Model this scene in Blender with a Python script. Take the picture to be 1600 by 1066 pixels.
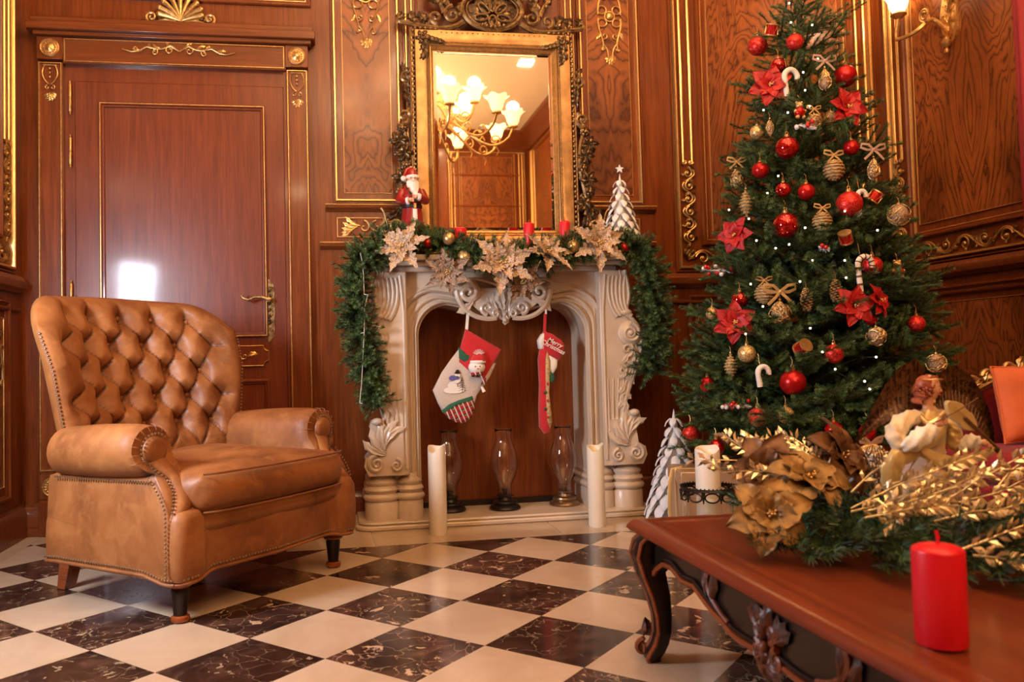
import bpy, bmesh, math, random
from mathutils import Vector, Matrix, Euler
random.seed(7)
sc = bpy.context.scene
COL = sc.collection
PI = math.pi
for o in list(bpy.data.objects): bpy.data.objects.remove(o)

# ------------------------------------------------------------------ camera
FPX = 1285.4993; CXP = 800-68.0186; CYP = 533-21.8172
CA = Vector((0.986295,-0.163200,-0.024243)); CC = Vector((0.164042,0.985715,0.038171))
CAM_Z = 0.775105
CC.normalize(); CA = (CA-CC*CA.dot(CC)).normalized(); CB = CA.cross(CC)
cam_d = bpy.data.cameras.new('camera'); cam = bpy.data.objects.new('camera', cam_d); COL.objects.link(cam)
rm = Matrix((CA, CB, -CC)).transposed()
cam.matrix_world = Matrix.Translation((0,0,CAM_Z)) @ rm.to_4x4()
cam_d.sensor_width = 36; cam_d.lens = FPX*36/1600
cam_d.shift_x = (800-CXP)/1600; cam_d.shift_y = -(533-CYP)/1600
cam_d.clip_start = .05
cam_d.dof.use_dof = True; cam_d.dof.focus_distance = 3.3; cam_d.dof.aperture_fstop = 4.2
sc.camera = cam
def at(px, py, Y=None, Z=None, X=None):
    """world point seen at a photo pixel, on the plane Y=, Z= or X="""
    d = CA*(px-CXP)/FPX - CB*(py-CYP)/FPX + CC
    C0 = Vector((0,0,CAM_Z))
    if Y is not None: t = Y/d.y
    elif Z is not None: t = (Z-CAM_Z)/d.z
    else: t = X/d.x
    return C0+d*t

# ------------------------------------------------------------------ room size
XL, XR, YW, YB, ZC = -1.43, 3.09, 4.14, -4.2, 4.25

# ------------------------------------------------------------------ world, exposure
w = bpy.data.worlds.new('world'); sc.world = w; w.use_nodes = True
w.node_tree.nodes['Background'].inputs[0].default_value = (1.0,.72,.48,1)
w.node_tree.nodes['Background'].inputs[1].default_value = .25
sc.view_settings.view_transform = 'Standard'; sc.view_settings.look = 'None'
sc.view_settings.gamma = 1; sc.view_settings.use_curve_mapping = False
sc.view_settings.exposure = -0.4

def area(name, loc, target, sx, sy, power, col):
    l = bpy.data.lights.new(name, 'AREA'); l.shape = 'RECTANGLE'; l.size = sx; l.size_y = sy
    l.energy = power; l.color = col
    o = bpy.data.objects.new(name, l); COL.objects.link(o); o.location = loc
    o.rotation_euler = (Vector(target)-Vector(loc)).to_track_quat('-Z','Y').to_euler()
    return o
def point(name, loc, power, col, r=.05):
    l = bpy.data.lights.new(name, 'POINT'); l.energy = power; l.color = col; l.shadow_soft_size = r
    o = bpy.data.objects.new(name, l); COL.objects.link(o); o.location = loc
    return o
CH_W = 44; WARM = (1.0,.65,.36); COOL = (.80,.86,1.0)
# daylight through the window of the left wall
area('window_daylight', (XL+.03,2.05,1.25), (1.0,3.6,.7), .34, .52, 84, COOL)
# recessed ceiling spots
for i,(x,y) in enumerate(((.85,2.9),(2.0,2.6),(-.5,2.4),(.85,-1.1),(2.3,-1.1),(.2,-3.0),(1.8,-3.0),(.1,.6),(1.8,.8))):
    area('ceiling_downlight', (x,y,ZC-.03), (x,y+.2,0), .16, .16, 40 if y<0 else 9, WARM)
# ------------------------------------------------------------------ helpers
def tag(o, label=None, cat=None, group=None, kind=None):
    if label: o['label'] = label
    if cat: o['category'] = cat
    if group: o['group'] = group
    if kind: o['kind'] = kind
    return o
ORG = {}
def thing(name, label, cat, loc=(0,0,0), rotz=0, group=None, rot=None):
    o = bpy.data.objects.new(name, None); COL.objects.link(o); o.empty_display_size = .05
    o.location = loc; o.rotation_euler = rot or (0,0,rotz)
    ORG[o.name] = Vector(loc)
    return tag(o, label, cat, group)
def copy_tree(o, parent=None):
    c = o.copy(); COL.objects.link(c); c.parent = parent
    for ch in list(o.children): copy_tree(ch, c)
    return c
def nrm(v):
    l = math.sqrt(sum(a*a for a in v)) or 1; return tuple(a/l for a in v)
class MB:
    def __init__(s): s.v=[]; s.f=[]; s.m=[]
    def add(s, vs, fs, mi=0, F=None):
        b=len(s.v)
        s.v += [tuple(F(*p)) if F else tuple(p) for p in vs]
        s.f += [tuple(i+b for i in f) for f in fs]; s.m += [mi]*len(fs)
        return s
    def box(s, x0,x1,y0,y1,z0,z1, mi=0, F=None):
        vs=[(x,y,z) for z in (z0,z1) for y in (y0,y1) for x in (x0,x1)]
        return s.add(vs,[(0,2,3,1),(4,5,7,6),(0,1,5,4),(2,6,7,3),(0,4,6,2),(1,3,7,5)],mi,F)
    def grid(s, nu, nv, fn, cu=False, cv=False, mi=0, F=None):
        vs=[fn(i/(nu if cu else nu-1), j/(nv if cv else nv-1)) for j in range(nv) for i in range(nu)]
        fs=[]
        for j in range(nv if cv else nv-1):
            for i in range(nu if cu else nu-1):
                i2=(i+1)%nu; j2=(j+1)%nv
                fs.append((j*nu+i,j*nu+i2,j2*nu+i2,j2*nu+i))
        return s.add(vs,fs,mi,F)
    def lathe(s, prof, n=24, c=(0,0,0), mi=0, F=None, ang=None, sx=1, sy=1):
        k=len(prof); vs=[]; fs=[]
        for r,z in prof:
            for i in range(n):
                a=2*PI*i/n; vs.append((c[0]+r*math.cos(a)*sx,c[1]+r*math.sin(a)*sy,c[2]+z))
        for j in range(k-1):
            for i in range(n):
                i2=(i+1)%n; fs.append((j*n+i,j*n+i2,(j+1)*n+i2,(j+1)*n+i))
        if prof[0][0]>1e-5: fs.append(tuple(range(n))[::-1])
        if prof[-1][0]>1e-5: fs.append(tuple((k-1)*n+i for i in range(n)))
        return s.add(vs,fs,mi,F)
    def sphere(s, c, r, n=16, m=10, sc_=(1,1,1), mi=0, F=None):
        prof=[(max(r*math.sin(PI*j/m),0),-r*math.cos(PI*j/m)) for j in range(m+1)]
        vs=[];fs=[]
        for pr,pz in prof:
            for i in range(n):
                a=2*PI*i/n; vs.append((c[0]+pr*math.cos(a)*sc_[0],c[1]+pr*math.sin(a)*sc_[1],c[2]+pz*sc_[2]))
        for j in range(m):
            for i in range(n):
                i2=(i+1)%n; fs.append((j*n+i,j*n+i2,(j+1)*n+i2,(j+1)*n+i))
        return s.add(vs,fs,mi,F)
    def tube(s, path, rad, n=6, mi=0, F=None, flat=1.0, closed=False):
        P=[Vector(p) for p in path]; k=len(P)
        if not hasattr(rad,'__len__'): rad=[rad]*k
        vs=[];fs=[]; up=None
        for i in range(k):
            t=(P[(i+1)%k]-P[i-1]) if closed else (P[min(i+1,k-1)]-P[max(i-1,0)])
            if t.length<1e-9: t=Vector((0,0,1))
            t.normalize()
            if up is None:
                up=Vector((0,1,0)) if abs(t.y)<.9 else Vector((1,0,0))
            up=(up-t*up.dot(t))
            if up.length<1e-6: up=Vector((1,0,0))-t*t.x
            up.normalize(); sd=t.cross(up)
            for j in range(n):
                a=2*PI*j/n; vs.append(P[i]+up*(math.cos(a)*rad[i]*flat)+sd*(math.sin(a)*rad[i]))
        for i in range(k if closed else k-1):
            for j in range(n):
                j2=(j+1)%n; i2=(i+1)%k; fs.append((i*n+j,i*n+j2,i2*n+j2,i2*n+j))
        if not closed:
            fs.append(tuple(range(n))[::-1]); fs.append(tuple((k-1)*n+j for j in range(n)))
        return s.add(vs,fs,mi,F)
    def poly(s, pts, h0, h1, mi=0, F=None):
        """extrude 2D outline pts (a,z) from h0 to h1 along the middle coordinate"""
        n=len(pts)
        vs=[(a,h0,z) for a,z in pts]+[(a,h1,z) for a,z in pts]
        fs=[tuple(range(n)),tuple(range(2*n-1,n-1,-1))]+[(i,i+n,(i+1)%n+n,(i+1)%n) for i in range(n)]
        return s.add(vs,fs,mi,F)
    def frame(s, x0,x1,z0,z1, prof, mi=0, F=None):
        """mitred moulding round a rectangle: prof = [(inset, height)...]"""
        vs=[];fs=[]
        for d,h in prof: vs += [(x0+d,h,z0+d),(x1-d,h,z0+d),(x1-d,h,z1-d),(x0+d,h,z1-d)]
        for k in range(len(prof)-1):
            for i in range(4):
                i2=(i+1)%4; fs.append((k*4+i,k*4+i2,(k+1)*4+i2,(k+1)*4+i))
        return s.add(vs,fs,mi,F)
    def build(s, name, mat, parent=None, world=True, smooth=40, bevel=0, loc=None, kind=None, label=None, sub=0, seg=2):
        me=bpy.data.meshes.new(name)
        off=Vector((0,0,0))
        if parent is not None and world:
            p=parent
            while p is not None: off=off+Vector(p.location); p=p.parent
        if loc is not None: off=off+Vector(loc)
        me.from_pydata([tuple(Vector(v)-off) for v in s.v],[],s.f)
        mats=mat if isinstance(mat,(list,tuple)) else [mat]
        for m_ in mats: me.materials.append(m_)
        if len(mats)>1: me.polygons.foreach_set('material_index',s.m)
        bm=bmesh.new(); bm.from_mesh(me); bmesh.ops.recalc_face_normals(bm,faces=bm.faces); bm.to_mesh(me); bm.free()
        if smooth:
            me.polygons.foreach_set('use_smooth',[True]*len(me.polygons))
            me.set_sharp_from_angle(angle=math.radians(smooth))
        o=bpy.data.objects.new(name,me); COL.objects.link(o)
        if parent is not None: o.parent=parent
        if loc is not None: o.location=loc
        if bevel:
            b=o.modifiers.new('bevel','BEVEL'); b.width=bevel; b.segments=seg; b.limit_method='ANGLE'; b.angle_limit=math.radians(35)
        if sub:
            b=o.modifiers.new('sub','SUBSURF'); b.levels=sub; b.render_levels=sub
        if kind: o['kind']=kind
        if label: o['label']=label
        return o
def inst(src, parent, loc=(0,0,0), rot=(0,0,0), scale=1, name=None):
    c=bpy.data.objects.new(name or src.name.split('.')[0], src.data if hasattr(src,'data') else src); COL.objects.link(c)
    c.parent=parent; c.location=loc; c.rotation_euler=rot
    c.scale=(scale,)*3 if not hasattr(scale,'__len__') else scale
    return c
def mesh_only(mb, name, mat, smooth=40):
    o=mb.build(name,mat,smooth=smooth); me=o.data; bpy.data.objects.remove(o); return me
def put(me, name, parent, loc=(0,0,0), rot=(0,0,0), scale=1):
    return inst(type('T',(),{'data':me,'name':name})(), parent, loc, rot, scale, name)
# 2D motif helpers ---------------------------------------------------------
def spiral(cx,cz,R,a0,turns,dr,n=22,end=.14):
    out=[]
    for i in range(n+1):
        t=i/n; a=a0+dr*t*turns*2*PI; r=R*(1-(1-end)*t**.8)
        out.append((cx+r*math.cos(a),cz+r*math.sin(a)))
    return out
def bez(p0,p1,p2,p3,n=12):
    return [tuple((1-t)**3*a+3*(1-t)**2*t*b+3*(1-t)*t*t*c+t**3*d for a,b,c,d in zip(p0,p1,p2,p3)) for t in [i/n for i in range(n+1)]]
def strand(mb, pts, r0, r1, h=.006, F=None, mi=0, n=6, flat=1.0):
    k=len(pts); rad=[r0+(r1-r0)*i/(k-1) for i in range(k)]
    mb.tube([(a,h,z) for a,z in pts], rad, n, mi, F, flat)
def leaf2(mb, p, ang, L, W, h=.004, F=None, mi=0, hump=.008, lob=3):
    """relief leaf lying on the wall plane, with a raised mid rib and lobed edge"""
    ca,sa=math.cos(ang),math.sin(ang); n=8
    vs=[];fs=[]
    for i in range(n+1):
        t=i/n; w=W*math.sin(PI*min(1,t*.92+.06))**.8*(1+.25*math.sin(t*PI*2*lob))
        if i==n: w=0.0005
        cr=.12*L*math.sin(PI*t)
        for k,(q,hh) in enumerate(((-1,0),(-.5,.7),(0,.45),(.5,.7),(1,0))):
            a=t*L; b=q*w+cr
            vs.append((p[0]+a*ca-b*sa, h+hump*hh*math.sin(PI*min(1,t+.15)), p[1]+a*sa+b*ca))
    for i in range(n):
        for k in range(4): fs.append((i*5+k,i*5+k+1,(i+1)*5+k+1,(i+1)*5+k))
    mb.add(vs,fs,mi,F)
def vine(mb, p0, p1, amp, n, r=.005, h=.006, F=None, mi=0, leaf=True):
    """rinceau: a waving stem with scrolls turning alternately to each side"""
    dx,dz=p1[0]-p0[0],p1[1]-p0[1]; L=math.hypot(dx,dz); ux,uz=dx/L,dz/L; vx,vz=-uz,ux
    P=lambda a,b:(p0[0]+ux*a+vx*b,p0[1]+uz*a+vz*b)
    seg=L/n
    strand(mb,[P(L*i/(n*10),amp*.75*math.sin(PI*n*(i/(n*10)))) for i in range(n*10+1)],r,r,h,F,mi)
    for k in range(n):
        s=1 if k%2==0 else -1
        c=(seg*(k+.5),-s*amp*.1)
        a0=PI*.95 if s>0 else -PI*.95
        sp=[P(c[0]+q[0],c[1]+q[1]) for q in spiral(0,0,min(seg*.42,amp*.85),a0,1.35,-s,20)]
        strand(mb,sp,r*.95,r*.5,h+.002,F,mi)
        mb.sphere((0,0,0),r*1.7,8,6,mi=mi,F=(lambda cc:(lambda x,y,z:(F(cc[0]+x,h+.003+y*.8,cc[1]+z) if F else (cc[0]+x,h+.003+y*.8,cc[1]+z))))(P(*c)))
        if leaf:
            b=math.atan2(uz,ux)
            leaf2(mb,P(seg*(k+.05),s*amp*.1),b+s*1.0,amp*.9,amp*.26,h,F,mi,r*1.6)
            leaf2(mb,P(seg*(k+.9),s*amp*.15),b+s*.35,amp*.75,amp*.2,h,F,mi,r*1.6)
            leaf2(mb,P(seg*(k+.5),-s*amp*.5),b-s*1.1,amp*.5,amp*.18,h,F,mi,r*1.4)
# ------------------------------------------------------------------ materials
def newmat(name):
    m=bpy.data.materials.new(name); m.use_nodes=True; nt=m.node_tree; b=nt.nodes['Principled BSDF']
    return m,nt,b
def nd(nt,t,**kw):
    n=nt.nodes.new(t)
    for k,v in kw.items():
        if k in ('operation','blend_type','data_type','feature','wave_type','bands_direction','noise_dimensions','distance','wave_profile','rings_direction'): setattr(n,k,v)
        else: n.inputs[k].default_value=v
    return n
def ramp(nt,fac,stops,interp='LINEAR'):
    r=nt.nodes.new('ShaderNodeValToRGB'); nt.links.new(fac,r.inputs[0]); cr=r.color_ramp; cr.interpolation=interp
    while len(cr.elements)<len(stops): cr.elements.new(.5)
    for e,(p,c) in zip(cr.elements,stops): e.position=p; e.color=(*c,1) if len(c)==3 else c
    return r.outputs[0]
def coords(nt,kind='Object',scale=(1,1,1),rot=(0,0,0),rand=False):
    tc=nt.nodes.new('ShaderNodeTexCoord'); mp=nt.nodes.new('ShaderNodeMapping'); mp.inputs['Scale'].default_value=scale; mp.inputs['Rotation'].default_value=rot
    nt.links.new(tc.outputs[kind],mp.inputs[0])
    if rand:
        oi=nt.nodes.new('ShaderNodeObjectInfo'); vm=nt.nodes.new('ShaderNodeVectorMath'); vm.operation='SCALE'
        vm.inputs[0].default_value=(37,53,71); nt.links.new(oi.outputs['Random'],vm.inputs['Scale'])
        nt.links.new(vm.outputs[0],mp.inputs['Location'])
    return mp.outputs[0]
def noise(nt,vec,scale=5,detail=3,rough=.5,dist=0):
    n=nd(nt,'ShaderNodeTexNoise',Scale=scale,Detail=detail,Roughness=rough,Distortion=dist)
    nt.links.new(vec,n.inputs['Vector']); return n.outputs[0]
def mixc(nt,f,a,b,mode='MIX'):
    n=nt.nodes.new('ShaderNodeMix'); n.data_type='RGBA'; n.blend_type=mode
    for s,v in ((0,f),(6,a),(7,b)):
        if isinstance(v,(int,float)): n.inputs[s].default_value=v
        elif isinstance(v,tuple): n.inputs[s].default_value=(*v,1)
        else: nt.links.new(v,n.inputs[s])
    return n.outputs[2]
def mth(nt,op,a,b=None,c=None):
    n=nt.nodes.new('ShaderNodeMath'); n.operation=op
    for i,v in enumerate((a,b,c)):
        if v is None: continue
        if isinstance(v,(int,float)): n.inputs[i].default_value=v
        else: nt.links.new(v,n.inputs[i])
    return n.outputs[0]
def bump(nt,b,hgt,strength=.2,dist=.01):
    n=nd(nt,'ShaderNodeBump',Strength=strength,Distance=dist); nt.links.new(hgt,n.inputs['Height']); nt.links.new(n.outputs[0],b.inputs['Normal'])
def setc(nt,b,c):
    if isinstance(c,tuple): b.inputs['Base Color'].default_value=(*c,1)
    else: nt.links.new(c,b.inputs['Base Color'])
M={}
def simple(name,col,rough=.5,metal=0,coat=0,var=0,nscale=20,bmp=0,spec=.5,sheen=0,trans=0,sss=0,emit=None,es=0):
    m,nt,b=newmat(name); b.inputs['Roughness'].default_value=rough; b.inputs['Metallic'].default_value=metal
    b.inputs['Coat Weight'].default_value=coat; b.inputs['Coat Roughness'].default_value=.08
    b.inputs['Specular IOR Level'].default_value=spec; b.inputs['Sheen Weight'].default_value=sheen
    b.inputs['Transmission Weight'].default_value=trans
    if sss: b.inputs['Subsurface Weight'].default_value=sss; b.inputs['Subsurface Radius'].default_value=(.03,.015,.008)
    if emit: b.inputs['Emission Color'].default_value=(*emit,1); b.inputs['Emission Strength'].default_value=es
    v=coords(nt); n=noise(nt,v,nscale,4)
    if var: setc(nt,b,ramp(nt,n,[(.3,tuple(c*(1-var) for c in col)),(.7,tuple(min(1,c*(1+var)) for c in col))]))
    else: setc(nt,b,col)
    if bmp: bump(nt,b,n,bmp,.005)
    M[name]=m; return m
def wood(name,dark,light,rough=.28,coat=.5,axis=2,sc_=1.0):
    m,nt,b=newmat(name); s=[14,14,14]; s[axis]=.9
    v=coords(nt,scale=tuple(x*sc_ for x in s)); n=noise(nt,v,3,6,.62,.6)
    s2=[60,60,60]; s2[axis]=2
    n2=noise(nt,coords(nt,scale=tuple(x*sc_ for x in s2)),3,3,.5)
    c=ramp(nt,n,[(.25,dark),(.55,tuple((a+b_)/2 for a,b_ in zip(dark,light))),(.8,light)])
    c=mixc(nt,.2,c,ramp(nt,n2,[(.35,tuple(x*.6 for x in dark)),(.65,light)]))
    setc(nt,b,c); b.inputs['Roughness'].default_value=rough; b.inputs['Coat Weight'].default_value=coat*.4; b.inputs['Coat Roughness'].default_value=.10; b.inputs['Specular IOR Level'].default_value=.32
    bump(nt,b,n2,.05,.002); M[name]=m; return m
wood('cherry_wood',(.080,.0155,.0030),(.265,.066,.0125),coat=.3)
wood('cherry_wood_across',(.085,.019,.0045),(.25,.068,.016),axis=0)
wood('cherry_wood_side',(.085,.019,.0045),(.25,.068,.016),axis=1)
wood('door_wood',(.100,.017,.0045),(.23,.050,.0125),rough=.36,coat=1.1)
wood('table_wood',(.11,.018,.006),(.19,.038,.011),rough=.3,coat=.25,axis=1,sc_=.7)
wood('dark_wood',(.008,.004,.0025),(.020,.009,.005),rough=.32,coat=.3)
wood('trim_red_wood',(.16,.03,.008),(.34,.09,.025),rough=.25,coat=.6,axis=1)
def burl(name,dark,light):
    m,nt,b=newmat(name)
    tc=nt.nodes.new('ShaderNodeTexCoord'); sx=nt.nodes.new('ShaderNodeSeparateXYZ'); nt.links.new(tc.outputs['Object'],sx.inputs[0])
    ax=mth(nt,'ABSOLUTE',sx.outputs[0]); ay=mth(nt,'ABSOLUTE',sx.outputs[1])
    oi=nt.nodes.new('ShaderNodeObjectInfo'); off=mth(nt,'MULTIPLY',oi.outputs['Random'],31)
    cm=nt.nodes.new('ShaderNodeCombineXYZ'); nt.links.new(mth(nt,'ADD',ax,ay),cm.inputs[0]); nt.links.new(off,cm.inputs[1]); nt.links.new(mth(nt,'MULTIPLY',sx.outputs[2],.42),cm.inputs[2])
    n1=noise(nt,cm.outputs[0],2.5,3.5,.56,.8)
    fine=noise(nt,cm.outputs[0],38,4,.6)
    ph=mth(nt,'ADD',mth(nt,'MULTIPLY',n1,21),mth(nt,'MULTIPLY',fine,.8))
    s=mth(nt,'FRACT',ph)
    lin=ramp(nt,s,[(0,dark),(.10,tuple(a*.4+b_*.6 for a,b_ in zip(dark,light))),(.5,light),(.86,tuple(a*.45+b_*.55 for a,b_ in zip(dark,light))),(1,dark)])
    n2=noise(nt,cm.outputs[0],2.0,2)
    c=mixc(nt,mth(nt,'MULTIPLY',n2,.35),lin,tuple(a*.5+b_*.5 for a,b_ in zip(dark,light)))
    c=mixc(nt,ramp(nt,noise(nt,cm.outputs[0],3.1,2),[(.42,(0,0,0)),(.68,(.6,.6,.6))]),c,tuple(a*.8 for a in dark))
    setc(nt,b,c); b.inputs['Specular IOR Level'].default_value=.32; b.inputs['Roughness'].default_value=.35; b.inputs['Coat Weight'].default_value=.12; b.inputs['Coat Roughness'].default_value=.15
    M[name]=m
burl('burl_veneer',(.050,.009,.002),(.33,.098,.021))
simple('gilding',(.62,.37,.13),.34,.8,var=.25,nscale=60,bmp=.15)
simple('frame_gold',(.46,.24,.075),.42,.45,var=.3,nscale=18)
simple('gilding_bright',(.78,.50,.19),.30,.8,var=.12,nscale=60)
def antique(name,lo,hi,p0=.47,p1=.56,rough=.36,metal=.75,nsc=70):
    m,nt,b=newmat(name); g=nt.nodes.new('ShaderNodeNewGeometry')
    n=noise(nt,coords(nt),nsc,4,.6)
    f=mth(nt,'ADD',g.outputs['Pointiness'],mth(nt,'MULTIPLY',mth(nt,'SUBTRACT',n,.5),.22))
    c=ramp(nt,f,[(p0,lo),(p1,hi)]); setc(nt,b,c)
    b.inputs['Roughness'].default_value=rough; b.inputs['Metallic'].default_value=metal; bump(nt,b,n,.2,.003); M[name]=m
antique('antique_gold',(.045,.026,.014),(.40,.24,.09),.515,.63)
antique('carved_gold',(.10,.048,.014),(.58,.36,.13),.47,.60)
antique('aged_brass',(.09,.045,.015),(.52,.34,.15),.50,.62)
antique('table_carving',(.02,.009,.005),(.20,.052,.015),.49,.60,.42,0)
def marble_dark(name):
    m,nt,b=newmat(name); v=coords(nt,rand=True)
    nz=nd(nt,'ShaderNodeTexNoise',Scale=7.0,Detail=5.0); nt.links.new(v,nz.inputs['Vector'])
    vm=nt.nodes.new('ShaderNodeVectorMath'); vm.operation='MULTIPLY_ADD'; nt.links.new(nz.outputs['Color'],vm.inputs[0]); vm.inputs[1].default_value=(.22,.22,.22); nt.links.new(v,vm.inputs[2])
    base=ramp(nt,noise(nt,v,9,6,.7,.5),[(.30,(.012,.007,.006)),(.50,(.036,.018,.013)),(.72,(.115,.058,.038))])
    vo=nd(nt,'ShaderNodeTexVoronoi',Scale=12.0); vo.feature='DISTANCE_TO_EDGE'; nt.links.new(vm.outputs[0],vo.inputs['Vector'])
    vein=ramp(nt,vo.outputs[0],[(0,(1,1,1)),(.018,(0,0,0))])
    msk=ramp(nt,noise(nt,v,5,2),[(.38,(0,0,0)),(.56,(1,1,1))])
    vmask=mixc(nt,1.0,vein,msk,'MULTIPLY')
    c=mixc(nt,vmask,base,(.30,.215,.13))
    fl=ramp(nt,noise(nt,vm.outputs[0],19,4,.6),[(.625,(0,0,0)),(.655,(1,1,1))])
    c=mixc(nt,fl,c,(.36,.27,.17))
    # per slab tone
    oi=nt.nodes.new('ShaderNodeObjectInfo'); t=ramp(nt,oi.outputs['Random'],[(0,(.75,.72,.72)),(1,(1.35,1.2,1.15))])
    c=mixc(nt,1.0,c,t,'MULTIPLY')
    setc(nt,b,c); b.inputs['Roughness'].default_value=.13; b.inputs['Specular IOR Level'].default_value=.45; M[name]=m
def marble_cream(name,c0=(.41,.29,.185),c1=(.515,.385,.265),rough=.16):
    m,nt,b=newmat(name); v=coords(nt,rand=True)
    base=ramp(nt,noise(nt,v,3.5,6,.6,.6),[(.3,c0),(.65,c1)])
    cr=ramp(nt,noise(nt,v,11,5,.7,2.2),[(.485,(0,0,0)),(.5,(1,1,1)),(.515,(0,0,0))])
    c=mixc(nt,mixc(nt,1.0,cr,(.22,.22,.22),'MULTIPLY'),base,(.42,.27,.15))
    oi=nt.nodes.new('ShaderNodeObjectInfo'); t=ramp(nt,oi.outputs['Random'],[(0,(.94,.93,.92)),(1,(1.06,1.05,1.04))])
    c=mixc(nt,1.0,c,t,'MULTIPLY')
    setc(nt,b,c); b.inputs['Roughness'].default_value=rough; M[name]=m
marble_dark('dark_marble'); marble_cream('cream_marble'); marble_cream('fireplace_marble',(.48,.375,.27),(.60,.49,.375),.30)
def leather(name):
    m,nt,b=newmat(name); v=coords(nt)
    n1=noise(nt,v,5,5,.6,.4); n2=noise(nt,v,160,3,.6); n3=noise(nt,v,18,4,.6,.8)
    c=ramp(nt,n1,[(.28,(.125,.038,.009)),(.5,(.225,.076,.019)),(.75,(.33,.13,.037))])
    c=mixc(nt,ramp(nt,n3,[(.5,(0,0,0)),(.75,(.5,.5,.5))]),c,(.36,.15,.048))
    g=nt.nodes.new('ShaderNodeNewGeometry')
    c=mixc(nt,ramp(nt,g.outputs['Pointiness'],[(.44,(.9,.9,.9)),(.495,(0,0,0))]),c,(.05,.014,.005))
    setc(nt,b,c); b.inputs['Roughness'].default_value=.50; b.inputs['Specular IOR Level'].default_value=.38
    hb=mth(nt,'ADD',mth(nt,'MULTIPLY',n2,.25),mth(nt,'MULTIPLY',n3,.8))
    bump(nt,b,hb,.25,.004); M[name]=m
leather('tan_leather')
simple('leather_piping',(.20,.07,.024),.45)
simple('nail_brass',(.42,.30,.18),.3,.9)
simple('glass',(1,.97,.93),.02,trans=1)
simple('mirror_glass',(.86,.80,.70),.015,1)
simple('black_iron',(.03,.022,.018),.35,.6)
simple('bronze',(.28,.17,.09),.3,.85,var=.3)
simple('white_wax',(.74,.66,.53),.45,sss=.3)
simple('red_wax',(.66,.006,.016),.38,sss=.12)
simple('plaster',(.88,.78,.58),.8)
simple('velvet_red',(.22,.004,.006),.7,sheen=.06,var=.3,nscale=9)
simple('velvet_orange',(.62,.13,.03),.7,sheen=.1,var=.2,nscale=7)
simple('curtain_red',(.26,.004,.006),.7,sheen=.05)
simple('fir_green',(.040,.082,.022),.5,var=.75,nscale=16)
simple('fir_green_light',(.115,.18,.055),.5,var=.5,nscale=14)
simple('fir_dark',(.018,.048,.014),.5,var=.7,nscale=16)
simple('fir_stem',(.05,.04,.02),.8)
simple('shiny_red',(.55,.004,.006),.06,.75,coat=1)
simple('satin_red',(.46,.008,.008),.27,.5)
simple('gold_foil',(.86,.66,.38),.30,.75,var=.3,nscale=80,bmp=.3)
simple('gold_leaf',(.22,.12,.032),.50,.3,var=.4,nscale=26,bmp=.3)
simple('gold_leaf_brown',(.13,.055,.018),.5,.25,var=.4,nscale=26,bmp=.3)
simple('poinsettia_red',(.38,.007,.007),.55,var=.3,nscale=40,bmp=.3)
simple('pollen_gold',(.80,.62,.20),.4,.5)
simple('white_paint',(.74,.74,.74),.6,var=.06)
simple('ribbon_gold',(.66,.46,.20),.4,.4)
simple('ribbon_mauve',(.50,.34,.26),.5,.1)
simple('white_felt',(.78,.72,.64),.9,sheen=.4)
simple('red_felt',(.50,.010,.014),.85,sheen=.4)
simple('green_felt',(.02,.10,.05),.9)
simple('beige_cloth',(.52,.44,.36),.9,var=.08,nscale=160)
simple('skin',(.68,.36,.22),.5,sss=.1)
simple('figurine_red',(.30,.012,.010),.28,coat=.4,var=.2,nscale=14)
simple('black_paint',(.015,.012,.010),.4)
simple('orange_paint',(.75,.22,.03),.5)
simple('blue_cloth',(.10,.09,.28),.8)
simple('auburn_hair',(.34,.075,.025),.45,var=.4,nscale=40)
simple('white_silk',(.80,.74,.62),.42,sheen=.5,var=.1,nscale=10)
simple('ivory_silk',(.70,.55,.34),.40,sheen=.5,var=.15,nscale=10)
simple('gold_silk',(.60,.43,.16),.38,.3,sheen=.4,var=.2,nscale=10)
simple('pink_silk',(.52,.34,.24),.42,sheen=.4,var=.12,nscale=12)
simple('gift_paper',(.46,.30,.17),.38,.35)
simple('steel',(.5,.5,.5),.3,.9)
simple('jute',(.46,.31,.13),.6,.3,var=.4,nscale=120,bmp=.5)
simple('bulb_light',(1,.85,.6),.3,emit=(1,.80,.52),es=9)
simple('sconce_glow',(1,.85,.6),.3,emit=(1,.70,.36),es=4)
simple('chandelier_glow',(1,.85,.6),.3,emit=(1,.70,.36),es=2.4)
simple('shade_light',(1,.85,.6),.3,emit=(1,.72,.40),es=6)
simple('red_berry',(.55,.01,.01),.2,coat=.5)
simple('frost_white',(.75,.75,.78),.6)
def glitter(name,col,hi,scale=260,me=.55,ro=.38):
    m,nt,b=newmat(name); vo=nd(nt,'ShaderNodeTexVoronoi',Scale=float(scale)); nt.links.new(coords(nt),vo.inputs['Vector'])
    setc(nt,b,ramp(nt,vo.outputs['Color'],[(.2,col),(.8,hi)])); b.inputs['Metallic'].default_value=me; b.inputs['Roughness'].default_value=ro
    bump(nt,b,vo.outputs['Color'],.6,.004); M[name]=m
glitter('glitter_red',(.42,.006,.006),(.85,.06,.04)); glitter('glitter_gold',(.40,.24,.07),(.95,.70,.32))
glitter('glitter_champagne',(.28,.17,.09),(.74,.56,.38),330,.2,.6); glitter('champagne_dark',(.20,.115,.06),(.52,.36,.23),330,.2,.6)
glitter('bead_silver',(.25,.2,.15),(.95,.9,.8),200)
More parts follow.
